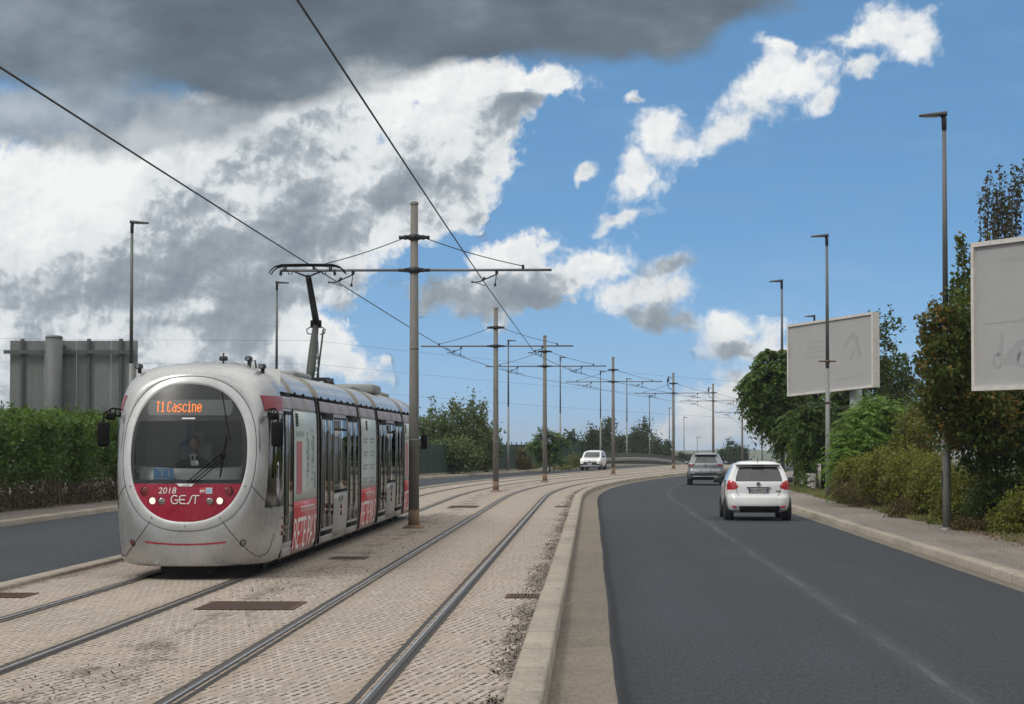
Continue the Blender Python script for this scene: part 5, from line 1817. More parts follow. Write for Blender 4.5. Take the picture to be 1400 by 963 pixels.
# --- small white car coming towards us -----------------------------------------
def small_car():
    t = empty('small_car', P(186.5, -6.2, -.08), heading(178) + PI - .02)
    # its rear is at local y = 0 and its nose at 3.65, facing the viewer after the turn
    lv = [(.22, .12, 3.45, .70, .2, .06), (.32, .02, 3.60, .79, .24, .06), (.50, .0, 3.65, .815, .28, .05), (.68, .03, 3.62, .822, .28, .05), (.84, .06, 3.52, .82, .26, .05),
          (.93, .08, 3.30, .81, .24, .05), (.99, .10, 2.98, .79, .2, .05), (1.05, .11, 2.78, .775, .15, .04), (1.25, .15, 2.52, .74, .13, .04), (1.42, .2, 2.25, .69, .14, .04), (1.50, .25, 1.98, .62, .24, .05), (1.525, .32, 1.8, .55, .26, .05)]
    def rules(tag, v, z, y, s):
        if tag in ('front', 'fc'):
            a = abs(v) if tag == 'front' else .68 + .3 * (1 - v)
            if 1.0 < z < 1.455 and tag == 'front' and a < .80: return 'windscreen'
            if .78 < z < .91 and a > .66: return 'headlight__%d' % s
            if .42 < z < .66 and a < .55: return 'grille'
            if .72 < z < .755 and a < .5: return 'grille'
            if .40 < z < .52 and a > .66 and a < .92: return 'fog_recess'
            if z < .30: return 'grille'
        if tag in ('rear',) and 1.03 < z < 1.42 and abs(v) < .66: return 'rear_window'
        if tag == 'side':
            if z < .30: return 'grille'
            if 1.04 < z < 1.44 and .45 < y < 2.72: return 'pillar' if abs(y - 1.5) < .05 else 'side_window__%d' % s
        return 'body'
    out, rings = car('small_car', lv, rules, None, bow=(.08, .2))
    finish(t, out, M['car_white'], {'windscreen': M['car_glass'], 'rear_window': M['car_glass'], 'side_window': M['car_glass'], 'grille': M['car_black'], 'fog_recess': M['car_black'], 'pillar': M['car_black'], 'headlight': M['lamp_white']}, {})
    mb = MB()
    for s in (-1, 1):
        for y in (.55, 2.85): arch(mb, .812, y, .29, s)
    mb.build('wheel_arches', M['car_black'], t)
    for s in (-1, 1):
        for y in (.55, 2.85): wheel(t, s * .735, y, .29, .18)
    plate(t, -.22, .22, .46, .56, 3.655, 'FB 482KR', face=1)
    for s in (-1, 1):
        mb = MB(); mb.rbox((s * .93, 2.50, 1.07), (.18, .12, .15), .04); mb.build('mirror', M['car_black'], t)
    mb = MB(); mb.tube([(0, 3.52, .735), (0, 3.64, .735)], .05, 14); mb.build('badge', M['tail_red'], t)
    tag(t, 'small white car coming towards the viewer with its headlights on, by the parapet', 'car')


small_car()


# --- a silver car sinking behind the crest ----------------------------------------
def far_car():
    d = 314.0; x = (935 - CX) / F * d
    y = d; off = x - float(np.interp(y, _ys, _xm))
    t = empty('saloon_car', P(y, max(-8.6, off), -.08), heading(y) + PI)
    lv = [(.22, .12, 4.2, .74, .2, .06), (.32, .02, 4.4, .84, .24, .06), (.52, .0, 4.45, .87, .28, .05), (.78, .06, 4.35, .87, .26, .05), (.92, .12, 3.6, .85, .26, .05), (1.0, .5, 3.0, .80, .24, .04), (1.2, .8, 2.6, .72, .22, .04), (1.38, 1.15, 2.2, .62, .24, .05), (1.42, 1.3, 2.05, .54, .26, .05)]
    def rules(tag, v, z, y, s):
        if z < .3: return 'sill'
        if 1.0 < z < 1.34:
            if tag == 'front': return 'windscreen'
            if tag == 'rear': return 'rear_window'
            if tag == 'side': return 'side_window__%d' % s
        if tag in ('fc', 'front') and .62 < z < .76 and (tag == 'fc' or abs(v) > .6): return 'headlight__%d' % s
        return 'body'
    out, rings = car('saloon_car', lv, rules, None)
    finish(t, out, M['car_silver'], {'windscreen': M['car_glass'], 'rear_window': M['car_glass'], 'side_window': M['car_glass'], 'sill': M['car_black'], 'headlight': M['lamp_clear']}, {})
    for s in (-1, 1):
        for yy in (.8, 3.5): wheel(t, s * .79, yy, .31, .2)
    tag(t, 'distant silver car between the fifth mast and the grey crossover car', 'car')


far_car()


# ------------------------------------------------------------------ the tram driver
def skin_body(name, joints, bones, mat, parent, root=0, sub=2):
    me = bpy.data.meshes.new(name); me.from_pydata([j[0] for j in joints], bones, [])
    ob = bpy.data.objects.new(name, me); COL.objects.link(ob)
    md = ob.modifiers.new('skin', 'SKIN'); md.use_smooth_shade = True
    for i, j in enumerate(joints):
        r = j[1]; me.skin_vertices[0].data[i].radius = (r, r) if not hasattr(r, '__len__') else r
        me.skin_vertices[0].data[i].use_root = (i == root)
    ss = ob.modifiers.new('sub', 'SUBSURF'); ss.levels = sub; ss.render_levels = sub
    dg = bpy.context.evaluated_depsgraph_get()
    m2 = bpy.data.meshes.new_from_object(ob.evaluated_get(dg))
    bpy.data.objects.remove(ob); bpy.data.meshes.remove(me)
    m2.name = name; m2.materials.clear()
    for q in (mat if isinstance(mat, list) else [mat]): m2.materials.append(q)
    m2.polygons.foreach_set('use_smooth', [True] * len(m2.polygons))
    return link(name, m2, parent)


def driver():
    loc = TRAM.matrix_basis @ Vector((-.10, 1.32, 1.19))
    t = empty('person', loc, TRAM.rotation_euler.z)
    # seated, facing the windscreen (-y): hips at the origin
    J = [((0, .03, .07), (.15, .12)), ((0, .05, .25), (.14, .10)), ((0, .05, .42), (.17, .11)), ((0, .03, .55), (.09, .075)), ((0, .0, .63), (.055, .055)),
         ((-.19, .04, .49), .062), ((.19, .04, .49), .062), ((-.27, -.08, .28), .046), ((.27, -.08, .28), .046), ((-.20, -.36, .30), .034), ((.20, -.36, .30), .034),
         ((-.10, -.02, .04), .09), ((.10, -.02, .04), .09), ((-.14, -.42, .06), .068), ((.14, -.42, .06), .068), ((-.14, -.46, -.36), .045), ((.14, -.46, -.36), .045), ((-.14, -.62, -.42), .035), ((.14, -.62, -.42), .035)]
    B = [(0, 1), (1, 2), (2, 3), (3, 4), (2, 5), (2, 6), (5, 7), (6, 8), (7, 9), (8, 10), (0, 11), (0, 12), (11, 13), (12, 14), (13, 15), (14, 16), (15, 17), (16, 18)]
    body = skin_body('body', J, B, M['cloth_navy'], t)
    # head with face
    mb = MB(); g = []
    for i in range(17):
        a = -PI / 2 + PI * i / 16; row = []
        for j in range(24):
            b = 2 * PI * j / 24
            x = .076 * math.cos(a) * math.cos(b); y = .098 * math.cos(a) * math.sin(b); z = .118 * math.sin(a)
            if z < 0: x *= 1 - .25 * (-z / .118); y *= 1 - .12 * (-z / .118)
            if y < 0:
                if abs(x) < .016 and -.045 < z < .015: y -= .020 * (1 - abs(z + .02) / .045)
                if .014 < abs(x) < .045 and 0 < z < .028: y += .009
                if abs(x) < .03 and -.07 < z < -.055: y -= .004
            row.append((x, y, .765 + z))
        g.append(row)
    mb.grid(g, 0, True, closed=True)
    for s in (-1, 1): mb.rbox((s * .078, .012, .76), (.014, .035, .06), .006)
    mb.tube([(0, .01, .61), (0, .005, .70)], [.05, .05], 12)
    mb.build('head', M['skin'], t)
    mb = MB(); g = []
    for i in range(9):
        a = .18 + (PI / 2 - .18) * i / 8
        g.append([(.084 * math.cos(a) * math.cos(b), .012 + .102 * math.cos(a) * math.sin(b) + (.02 if math.sin(b) < 0 and i < 3 else 0), .772 + .122 * math.sin(a)) for b in [2 * PI * j / 24 for j in range(24)]])
    mb.grid(g, 0, True, closed=True); mb.build('hair', M['hair'], t)
    mb = MB(); mb.add([(-.05, -.058, .60), (.05, -.058, .60), (.02, -.085, .44), (-.02, -.085, .44)], [(0, 1, 2, 3)]); mb.rbox((0, -.03, .605), (.12, .07, .03), .01); mb.build('shirt_collar', M['shirt'], t)
    mb = MB(); mb.add([(-.012, -.088, .59), (.012, -.088, .59), (.02, -.10, .44), (-.02, -.10, .44)], [(0, 1, 2, 3)]); mb.build('tie', M['cloth_navy'], t)
    for s in (-1, 1):
        J = [((s * .20, -.35, .30), .032), ((s * .195, -.41, .305), (.034, .020)), ((s * .19, -.45, .31), (.036, .018))]; B = [(0, 1), (1, 2)]
        for k in range(4):
            b = len(J); x = s * .19 + (k - 1.5) * .019; ln = (.030, .036, .033, .026)[k]
            J += [((x, -.47, .31), .010), ((x, -.47 - ln, .298), .0088), ((x, -.475 - ln * 1.1, .272), .0078)]; B += [(2, b), (b, b + 1), (b + 1, b + 2)]
        b = len(J); J += [((s * .155, -.425, .305), .0105), ((s * .138, -.455, .290), .009)]; B += [(1, b), (b, b + 1)]
        skin_body('hand', J, B, M['skin'], t, 0, 1)
    tag(t, 'tram driver in dark uniform and white collar seated behind the windscreen', 'person')


driver()
# ------------------------------------------------------------------ vegetation
def unit(v): return v / np.maximum(1e-9, np.linalg.norm(v, axis=-1, keepdims=True))


def leaf_quads(pos, size, dirs=None, flat=.5, elong=1.5):
    """one folded diamond leaf per point -> verts, faces"""
    n = len(pos)
    d = unit(rng.normal(size=(n, 3))) if dirs is None else unit(dirs + rng.normal(size=(n, 3)) * .45)
    up = np.array([0, 0, 1.0]) * flat * 2 + rng.normal(size=(n, 3))
    s = unit(np.cross(d, up)); nn = unit(np.cross(s, d))
    L = (size * (.7 + .6 * rng.random(n)))[:, None]; W = L / elong / 2
    V = np.stack([pos, pos + d * L * .45 + s * W - nn * W * .3, pos + d * L, pos + d * L * .45 - s * W - nn * W * .3], 1)
    return V.reshape(-1, 3), np.arange(n * 4).reshape(n, 4)


def blob_points(lobes, n, clump=.16, per=26, hollow=.55):
    """points gathered in clumps through a set of ellipsoids [(centre, radii), ...]"""
    vol = np.array([r[0] * r[1] * r[2] for c, r in lobes]) ** .75; vol = vol / vol.sum()
    nc = max(4, n // per); pick = rng.choice(len(lobes), nc, p=vol)
    C = np.array([np.array(c) for c, r in lobes])[pick]; R = np.array([np.array(r) for c, r in lobes])[pick]
    u = unit(rng.normal(size=(nc, 3))); rad = hollow + (1 - hollow) * rng.random((nc, 1)) ** .7
    cen = C + u * R * rad
    k = rng.integers(0, nc, n)
    cs = R.mean(1)[k][:, None] * clump * (.6 + .9 * rng.random((nc, 1))[k])
    p = cen[k] + rng.normal(size=(n, 3)) * cs * np.array([1, 1, .75])
    out = unit(p - C[k])
    return p, out, cen


def crown(name, lobes, n, size, mat, parent, T, clump=.16, hollow=.5, elong=1.5, extra=None, zmin=.05):
    p, o, cen = blob_points(lobes, n, clump, hollow=hollow)
    p = p[p[:, 2] > zmin] if zmin is not None else p
    if extra is not None: p = np.concatenate([p, extra])
    V, Q = leaf_quads(p - np.array(T), np.full(len(p), size), None, .6, elong)
    return np_mesh(name, V, Q, 4, mat, parent), cen


def limbs(parent, T, base, tips, r, mat, name='trunk', seed=0, lean=.35):
    """tapered trunk with limbs to the tips (world points)"""
    r_ = random.Random(seed); mb = MB(); T = Vector(T); base = Vector(base)
    top = Vector((sum(t[0] for t in tips) / len(tips), sum(t[1] for t in tips) / len(tips), max(t[2] for t in tips)))
    fork = base.lerp(top, lean)
    mid = base.lerp(fork, .5) + Vector((r_.uniform(-.1, .1), r_.uniform(-.1, .1), 0))
    mb.tube([base - T - Vector((0, 0, .15)), mid - T, fork - T], [r * 1.15, r * .9, r * .72], 9)
    for tp in tips:
        tp = Vector(tp); st = mid.lerp(fork, r_.uniform(.2, 1.0)); k1 = st.lerp(tp, .45) + Vector((r_.uniform(-.2, .2), r_.uniform(-.2, .2), r_.uniform(0, .35)))
        mb.tube([st - T, k1 - T, tp - T], [r * .5, r * .28, r * .07], 6)
    return mb.build(name, mat, parent)


def twigs(mb, starts, ends, r):
    for a, b in zip(starts, ends):
        a = Vector(a); b = Vector(b); m = a.lerp(b, .5) + Vector((rnd.uniform(-.05, .05), rnd.uniform(-.05, .05), 0)) * (b - a).length
        mb.tube([a, m, b], [r, r * .7, r * .3], 4, caps=False)


def sph(px, py, d, rx, ry, rd=None):
    """ellipsoid seen at a photo position with radii measured in photo pixels"""
    c = at(px, py, d); s = d / F
    return (tuple(c), (rx * s, (rd if rd else (rx + ry) / 2 * s), ry * s))


def plant(name, label, cat, base, lobes, n, size, mat, trunk_r=.08, clump=.16, hollow=.5, elong=1.5, group=None, extra=None, tips=10, lean=.35, foliage='crown', zmin=.05, stem='trunk'):
    t = empty(name, base); T = base
    o, cen = crown(foliage, lobes, n, size, mat, t, T, clump, hollow, elong, extra, zmin)
    hi = [c for c in cen if c[2] > base[2] + .3] or list(cen)
    r_ = random.Random(int(n)); tp = [hi[r_.randrange(len(hi))] for _ in range(min(tips * 3, len(hi)))]
    tp = sorted(tp, key=lambda q: -q[2])[:max(tips, 3)] if tips else tp
    limbs(t, T, base, tp, trunk_r, M['bark'], stem, int(n), lean)
    tag(t, label, cat, group); return t


# -- frond trees (compound leaves hanging in sprays) ---------------------------------
def fronds(tips, outdir, per, length, leaf, pairs=8, droop=.5, width=.30):
    """compound leaves: 'per' fronds radiating from each tip -> leaflet verts, faces"""
    n = len(tips) * per
    o = np.repeat(tips, per, 0); od = np.repeat(outdir, per, 0)
    d = unit(od * .8 + rng.normal(size=(n, 3)) * .75 + np.array([0, 0, .15]))
    L = length * (.65 + .6 * rng.random(n))
    P_ = []; D_ = []
    side = unit(np.cross(d, np.array([0, 0, 1.0]) + rng.normal(size=(n, 3)) * .25))
    for i in range(pairs):
        t = (i + 1.2) / (pairs + .4)
        p = o + d * (L * t)[:, None] + np.array([0, 0, -1.0]) * (droop * L * t * t)[:, None]
        tg = unit(d + np.array([0, 0, -1.0]) * (2 * droop * t))
        for s in (-1, 1):
            P_.append(p); D_.append(unit(side * s + tg * .45 + np.array([0, 0, -.35])))
    Pn = np.concatenate(P_); Dn = np.concatenate(D_)
    m = len(Pn); s = unit(np.cross(Dn, np.array([0, 0, 1.0]) + rng.normal(size=(m, 3)) * .25)); nn = np.cross(s, Dn)
    LL = (leaf * (.75 + .5 * rng.random(m)))[:, None]; W = LL * width / 2
    V = np.stack([Pn, Pn + Dn * LL * .4 + s * W - nn * W * .25, Pn + Dn * LL - np.array([0, 0, .12]) * LL, Pn + Dn * LL * .4 - s * W - nn * W * .25], 1)
    return V.reshape(-1, 3), np.arange(m * 4).reshape(m, 4)


def frond_tree(name, label, cat, base, lobes, ntips, per, length, leaf, mat, trunk_r=.1, pairs=8, droop=.5, group=None, hollow=.55, lean=.4, width=.3, tips_n=16):
    t = empty(name, base); T = np.array(base)
    vol = np.array([r[0] * r[1] * r[2] for c, r in lobes]) ** .75; vol /= vol.sum()
    pick = rng.choice(len(lobes), ntips, p=vol)
    C = np.array([c for c, r in lobes])[pick]; R = np.array([r for c, r in lobes])[pick]
    u = unit(rng.normal(size=(ntips, 3)) + np.array([0, 0, .2])); rad = hollow + (1 - hollow) * rng.random((ntips, 1)) ** .6
    tips = C + u * R * rad
    V, Q = fronds(tips, unit(u * R), per, length, leaf, pairs, droop, width)
    np_mesh('crown', V - T, Q, 4, mat, t)
    sel = [tuple(tips[i]) for i in rng.choice(ntips, min(tips_n, ntips), replace=False)]
    limbs(t, base, base, sel, trunk_r, M['bark'], 'trunk', ntips, lean)
    tag(t, label, cat, group); return t


# ---- left hedge ----------------------------------------------------------------------
def hedge():
    y0, y1, off = 50.0, 104.0, -13.35
    base = P(y0, off); t = empty('hedge', base); T = np.array(base)
    def pts(n, zlo, zhi, front, spread):
        y = y0 + (y1 - y0) * rng.random(n); k = rng.random(n)
        z = zlo + (zhi - zlo) * k
        xs = np.interp(y, _ys, _xm)
        bulge = .30 * np.sin(y * 1.1) + .22 * np.sin(y * 2.7 + 1) + .15 * np.sin(z * 5 + y * 1.9)
        x = xs + off + front + bulge * (.4 + .6 * k) + np.interp(y, [50, 70, 140], [0, 0, 1.5]) + rng.normal(size=n) * spread
        return np.stack([x, y, z], 1)
    top = lambda y: 2.78 + .14 * np.sin(y * .8) + .12 * np.sin(y * 2.1 + 2)
    # leafy face and top
    nc = 2400; c = pts(nc, .85, 2.85, .75, .22); c[:, 2] = np.minimum(c[:, 2], top(c[:, 1]))
    k = rng.integers(0, nc, 62000); p = c[k] + rng.normal(size=(62000, 3)) * np.array([.11, .13, .10])
    nt = 1300; ct = pts(nt, 2.5, 2.9, -.2, .55); ct[:, 2] = top(ct[:, 1]) - .1 + rng.normal(size=nt) * .08
    kt = rng.integers(0, nt, 24000); pt = ct[kt] + rng.normal(size=(24000, 3)) * np.array([.14, .14, .10])
    inn = pts(16000, .9, 2.75, .25, .25)
    p = np.concatenate([p, pt, inn])
    low = p[:, 2] < .95 + .30 * np.sin(p[:, 1] * .9) + .2 * np.sin(p[:, 1] * 2.3); p = p[~low | (rng.random(len(p)) < .22)]
    V, Q = leaf_quads(p - T, np.full(len(p), .125), None, .7, 1.35); np_mesh('foliage', V, Q, 4, M['leaf_hedge'], t)
    dry = np.concatenate([pts(20000, .05, 1.4, .35, .28), pts(7000, .02, .5, .75, .2)])
    V, Q = leaf_quads(dry - T, np.full(len(dry), .085), None, .3, 1.6); np_mesh('dry_leaves', V, Q, 4, M['leaf_dry'], t)
    mb = MB()
    for i in range(560):
        y = rnd.uniform(y0, y1); o = rnd.uniform(.25, .85); z1 = rnd.uniform(.8, 1.6)
        a = P(y, off + o + float(np.interp(y, [50, 70, 140], [0, 0, 1.5])), .0) - Vector(T)
        b = a + Vector((rnd.uniform(-.15, .15), rnd.uniform(-.2, .2), z1)); m = a.lerp(b, .5) + Vector((rnd.uniform(-.08, .08), rnd.uniform(-.1, .1), 0))
        mb.tube([a, m, b], [.022, .016, .008], 4, caps=False)
    mb.build('stems', M['stem'], t)
    tag(t, 'long clipped hedge, green on top and bare brown stems below, along the far road', 'hedge')


hedge()

# ---- left, behind the green fence --------------------------------------------------------
def shoots(lobes_top, n, h, per, size, spread=.09, lean=.25):
    """upright leafy shoots: points along wands; returns points and wand ends"""
    pts = []; st = []; en = []
    for i in range(n):
        c, r = lobes_top[rnd.randrange(len(lobes_top))]
        a = np.array(c) + np.array([rnd.uniform(-1, 1) * r[0] * .9, rnd.uniform(-1, 1) * r[1] * .9, r[2] * rnd.uniform(.2, .7)])
        hh = h * rnd.uniform(.5, 1.1); e = a + np.array([rnd.uniform(-lean, lean) * hh, rnd.uniform(-lean, lean) * hh, hh])
        k = rng.random((per, 1)); pts.append(a + (e - a) * k + rng.normal(size=(per, 3)) * spread * (1.15 - k * .8)); st.append(a); en.append(e)
    return np.concatenate(pts), st, en


GT = 'poplars behind the green fence'
def poplar(px, py, d, rx, ry, label, n, ns, h):
    lobes = [sph(px, py, d, rx, ry), sph(px - rx * .45, py + ry * .5, d, rx * .6, ry * .6), sph(px + rx * .5, py + ry * .45, d, rx * .55, ry * .6)]
    ex, st, en = shoots(lobes, ns, h, 46, .15, .16)
    b = at(px, HY, d); base = (b.x, d, -.1)
    t = plant('poplar_tree', label, 'tree', base, lobes, n, .19, M['leaf_pop'], .14, .20, .35, 1.35, GT, ex, 8)
    mb = MB(); T = np.array(base)
    twigs(mb, [s - T - np.array([0, 0, .5]) for s in st], [e - T for e in en], .02); mb.build('twigs', M['bark'], t)


poplar(636, 592, 160, 30, 46, 'tallest bushy tree behind the green fence, close left of the second mast', 5200, 30, 1.5)
poplar(598, 598, 158, 24, 38, 'bushy tree behind the green fence, close right of the first mast', 3600, 22, 1.5)
poplar(664, 606, 163, 18, 38, 'leafy tree behind the green fence, showing on both sides of the second mast', 2600, 12, 1.2)
poplar(575, 606, 156, 16, 34, 'leafy tree behind the green fence, half hidden by the first mast', 2000, 8, 1.0)
poplar(616, 622, 152, 40, 22, 'low thicket pressed against the inside of the green fence', 5200, 6, .5)

b = at(751, HY, 172)
frond_tree('young_tree', 'young tree with splayed fronds behind the fence by the third mast', 'tree', (b.x, 172, -.05),
           [sph(751, 601, 172, 20, 14), sph(742, 612, 172, 16, 14), sph(764, 610, 172, 14, 10), sph(752, 622, 172, 14, 18)], 62, 5, .62, .30, M['leaf_dark'], .06, 6, .25, None, .35, .4, .34, 8)
b = at(711, HY, 176)
plant('bush', 'brown drying bush behind the green fence between the second and third mast', 'bush', (b.x, 176, -.1), [sph(711, 626, 176, 13, 17), sph(708, 634, 176, 16, 14), sph(716, 638, 176, 15, 12)], 2600, .15, M['leaf_brown'], .05, .22, .3, tips=5)
b = at(690, HY, 180)
plant('bush', 'low olive scrub at the foot of the green fence right of the second mast', 'bush', (b.x, 180, -.1), [sph(694, 642, 180, 16, 7), sph(728, 642, 180, 14, 8), sph(770, 642, 178, 16, 7), sph(785, 632, 190, 12, 12)], 2200, .14, M['leaf_olive'], .04, .22, .3, tips=5)

# row of dark trees far behind the parapet
FR = 'dark conical trees far behind the parapet'
far = [(779, 612, 246, 11, 24), (793, 618, 250, 8, 18), (808, 606, 262, 13, 30), (829, 602, 270, 14, 34), (847, 612, 282, 9, 24), (868, 607, 296, 13, 30), (880, 604, 300, 9, 34), (896, 614, 312, 12, 24), (910, 618, 320, 9, 20), (931, 626, 352, 9, 12), (942, 628, 356, 7, 10)]
where = ['standing next to the end of the board wall', 'small one in the gap before the first tall pair', 'left of the tall pair above the white car', 'tallest of those above the roof of the white car', 'in the dip right of the fourth mast lamp',
         'left half of the peak between the fourth and fifth mast', 'topmost peak between the fourth and fifth mast', 'sloping down towards the fifth mast', 'directly left of the fifth mast', 'close right of the fifth mast', 'touching the grey crossover car roof on its left']
for i, ((px, py, d, rx, ry), w) in enumerate(zip(far, where)):
    py += 4; lobes = [sph(px, py + 12, d, rx * 1.25, ry * 1.0), sph(px, py, d, rx * .8, ry), sph(px + 3, py - ry * .45, d, rx * .42, ry * .62), sph(px - 5, py - ry * .1, d, rx * .4, ry * .6)]
    c = at(px, HY, d)
    plant('conical_tree', 'dark far tree, ' + w, 'tree', (c.x, d, -5), lobes, 3400, .30, M['leaf_pine'], .16, .22, .15, 1.6, FR, None, 5, zmin=None)
for px, py, d, rx, ry, w in ((990, 628, 372, 8, 17, 'left one of the round far trees right of the grey car'), (1000, 622, 376, 11, 20, 'tall middle one of the round far trees right of the grey car'), (1014, 626, 380, 9, 16, 'right one of the round far trees, behind a mast')):
    lobes = [sph(px, py, d, rx, ry), sph(px - 3, py - ry * .4, d, rx * .5, ry * .75), sph(px + 4, py - ry * .35, d, rx * .5, ry * .7), sph(px, py + 12, d, rx * 1.2, ry * .8)]
    c = at(px, HY, d)
    plant('round_tree', w, 'tree', (c.x, d, -8), lobes, 2400, .30, M['leaf_pop'] if False else M['leaf_pine'], .16, .22, .25, 1.5, 'round far trees right of the grey car', None, 6, zmin=None)
# a distant chimney-like mast among them
mb = MB(); c = at(884, 600, 340)
t = empty('radio_mast', (c.x, 340, -9))
mb.tube([(0, 0, 0), (0, 0, 12.2)], [.35, .2], 8)
for k in range(5): mb.box((.25 * (-1) ** k, 0, 10.4 + k * .38), (.35, .3, .3))
mb.build('tower', M['galv_dark'], t); tag(t, 'tiny aerial mast poking above the dark far trees left of the fifth mast', 'mast')

# ---- right-hand side -----------------------------------------------------------------------
def gp(y, off): p = P(y, off, .08); return (p.x, p.y, p.z)

def bpt(px, d, z=.06): return ((px - CX) / F * d, d, z)

frond_tree('overhanging_tree', 'tall tree with hanging sprays left of the middle billboard, leaning over the railing', 'tree', bpt(1092, 106),
           [sph(1066, 500, 106, 26, 26), sph(1050, 528, 105, 28, 30), sph(1046, 560, 105, 16, 26), sph(1072, 552, 106, 30, 42), sph(1098, 520, 108, 26, 40), sph(1090, 580, 106, 30, 32), sph(1066, 596, 105, 12, 10), sph(1035, 520, 105, 12, 14)],
           560, 6, .62, .22, M['leaf_dark'], .20, 6, .65, None, .45, .5, .42, 26)
frond_tree('sumac_tree', 'dark tree with layered fronds below the middle billboard, right of the railing', 'tree', bpt(1126, 100),
           [sph(1108, 582, 99, 30, 26), sph(1130, 600, 100, 36, 44), sph(1134, 646, 99, 22, 30), sph(1146, 650, 98, 26, 34), sph(1122, 612, 99, 22, 28), sph(1150, 565, 102, 24, 34), sph(1168, 600, 101, 22, 40)],
           480, 6, .78, .22, M['leaf_dark'], .12, 8, .5, None, .4, .35, .30, 18)
frond_tree('sumac_bush', 'bright green feathery bush to the right of the billboard column', 'bush', bpt(1196, 77),
           [sph(1200, 590, 77, 44, 34), sph(1180, 620, 76, 34, 36), sph(1222, 606, 78, 34, 40), sph(1166, 642, 75, 24, 30), sph(1200, 560, 78, 24, 16), sph(1192, 652, 75, 34, 24)],
           400, 6, .66, .17, M['leaf_ail'], .07, 9, .45, None, .45, .3, .26, 16)
plant('poplar_tree', 'loose dark tree showing past the right edge of the middle billboard', 'tree', bpt(1212, 112),
      [sph(1205, 478, 112, 22, 30), sph(1222, 520, 111, 30, 34), sph(1200, 530, 112, 34, 44), sph(1244, 540, 110, 24, 26), sph(1190, 580, 112, 40, 40), sph(1150, 560, 113, 30, 40)], 9000, .17, M['leaf_deep'], .16, .17, .45, 1.5, None,
      shoots([sph(1208, 470, 112, 26, 28), sph(1238, 520, 110, 22, 20)], 20, 1.1, 40, .14)[0], 14)
plant('poplar_tree', 'dark leafy tree filling the gap behind the bright feathery bush', 'tree', bpt(1236, 96),
      [sph(1232, 580, 96, 34, 40), sph(1260, 570, 94, 28, 40), sph(1220, 640, 94, 60, 50)], 8000, .16, M['leaf_deep'], .12, .18, .4, 1.5)
plant('bush', 'pale olive bush with dry seed heads between the feathery bush and the turning tree', 'bush', bpt(1246, 68),
      [sph(1246, 590, 68, 24, 36), sph(1262, 610, 67, 30, 40), sph(1238, 622, 68, 26, 30)], 6000, .10, M['leaf_olive'], .05, .17, .4, 1.7)
scrub = [(1172, 650, 73.0, 30, 26, 'left end of the olive scrub, brown at its foot, beside the billboard lamp'), (1205, 648, 69.5, 34, 34, 'olive scrub below the bright feathery bush'),
         (1242, 656, 65.0, 36, 44, 'olive scrub reaching the grass midway between the two nearest lamps'), (1278, 668, 60.5, 36, 48, 'olive scrub just left of the nearest street lamp'),
         (1316, 684, 56.5, 40, 52, 'yellowish scrub just right of the foot of the nearest street lamp'), (1358, 700, 53.0, 44, 50, 'brownish scrub under the dark tree at the right edge'), (1402, 716, 50.0, 44, 46, 'scrub cut off by the right edge of the photo')]
for i, (px, py, d, rx, ry, w) in enumerate(scrub):
    plant('bush', w, 'bush', bpt(px, d + .6), [sph(px, py, d, rx, ry), sph(px - rx * .5, py + ry * .35, d - .3, rx * .6, ry * .6), sph(px + rx * .5, py + ry * .25, d + .2, rx * .6, ry * .65), sph(px, py - ry * .3, d + .8, rx * .8, ry * .7)],
          9500, .082, M['leaf_olive'] if i not in (5,) else M['leaf_deep'], .04, .15, .5, 1.8, 'scrub bushes along the right pavement', None, 8, stem='stems')
    pp = np.array(bpt(px, d - .5)); 
for px, py, d, w in ((1180, 678, 71, 'rusty dead growth at the foot of the scrub near the feathery bush'), (1262, 702, 60.5, 'dead reddish stems at the foot of the scrub left of the nearest lamp'), (1350, 728, 51.5, 'dead brown growth at the foot of the scrub near the right edge')):
    plant('bush', w, 'bush', bpt(px, d + .3), [sph(px, py, d, 34, 22), sph(px + 30, py + 8, d - .4, 26, 16), sph(px - 28, py - 6, d + .5, 24, 16)], 4200, .075, M['leaf_brown'], .03, .2, .3, 2.0, 'dead growth at the foot of the scrub', None, 6, stem='stems')

# big turning tree in front of the nearest lamp
lob = [sph(1300, 452, 51, 42, 40), sph(1284, 500, 50.5, 26, 40), sph(1330, 430, 52, 34, 50), sph(1290, 545, 51.4, 28, 50), sph(1330, 560, 51.4, 56, 60), sph(1340, 500, 53, 60, 70), sph(1320, 400, 53, 22, 24)]
ex, st, en = shoots([sph(1326, 385, 53, 18, 26)], 9, 1.0, 34, .09, .045)
tt = plant('maple_tree', 'tree with leaves turning orange in front of the nearest street lamp', 'tree', bpt(1348, 54), lob, 22000, .105, M['leaf_maple'], .14, .15, .5, 1.25, None, ex, 16)
lob = [sph(1384, 560, 53, 60, 80), sph(1400, 470, 55, 60, 90), sph(1350, 612, 52.2, 42, 50), sph(1392, 640, 52.0, 56, 60), sph(1440, 560, 54, 70, 120), sph(1320, 590, 52.6, 36, 34), sph(1420, 690, 51.0, 50, 50)]
plant('dark_tree', 'big dark green tree behind the nearest billboard at the right edge', 'tree', bpt(1400, 55.5), lob, 30000, .10, M['leaf_deep'], .2, .14, .5, 1.3, None, None, 18)
lob = [sph(1388, 372, 58, 40, 36), sph(1362, 400, 57, 26, 46), sph(1420, 370, 58, 40, 46)]
ex, st, en = shoots([sph(1386, 330, 58, 44, 26), sph(1360, 350, 57.5, 22, 30), sph(1408, 320, 58, 24, 30)], 34, 1.75, 58, .09, .06, .16)
tt = plant('plum_tree', 'thin upright dark shoots rising above the nearest billboard', 'tree', bpt(1385, 58.5), lob, 4200, .10, M['leaf_purple'], .12, .18, .4, 1.4, None, ex, 10)
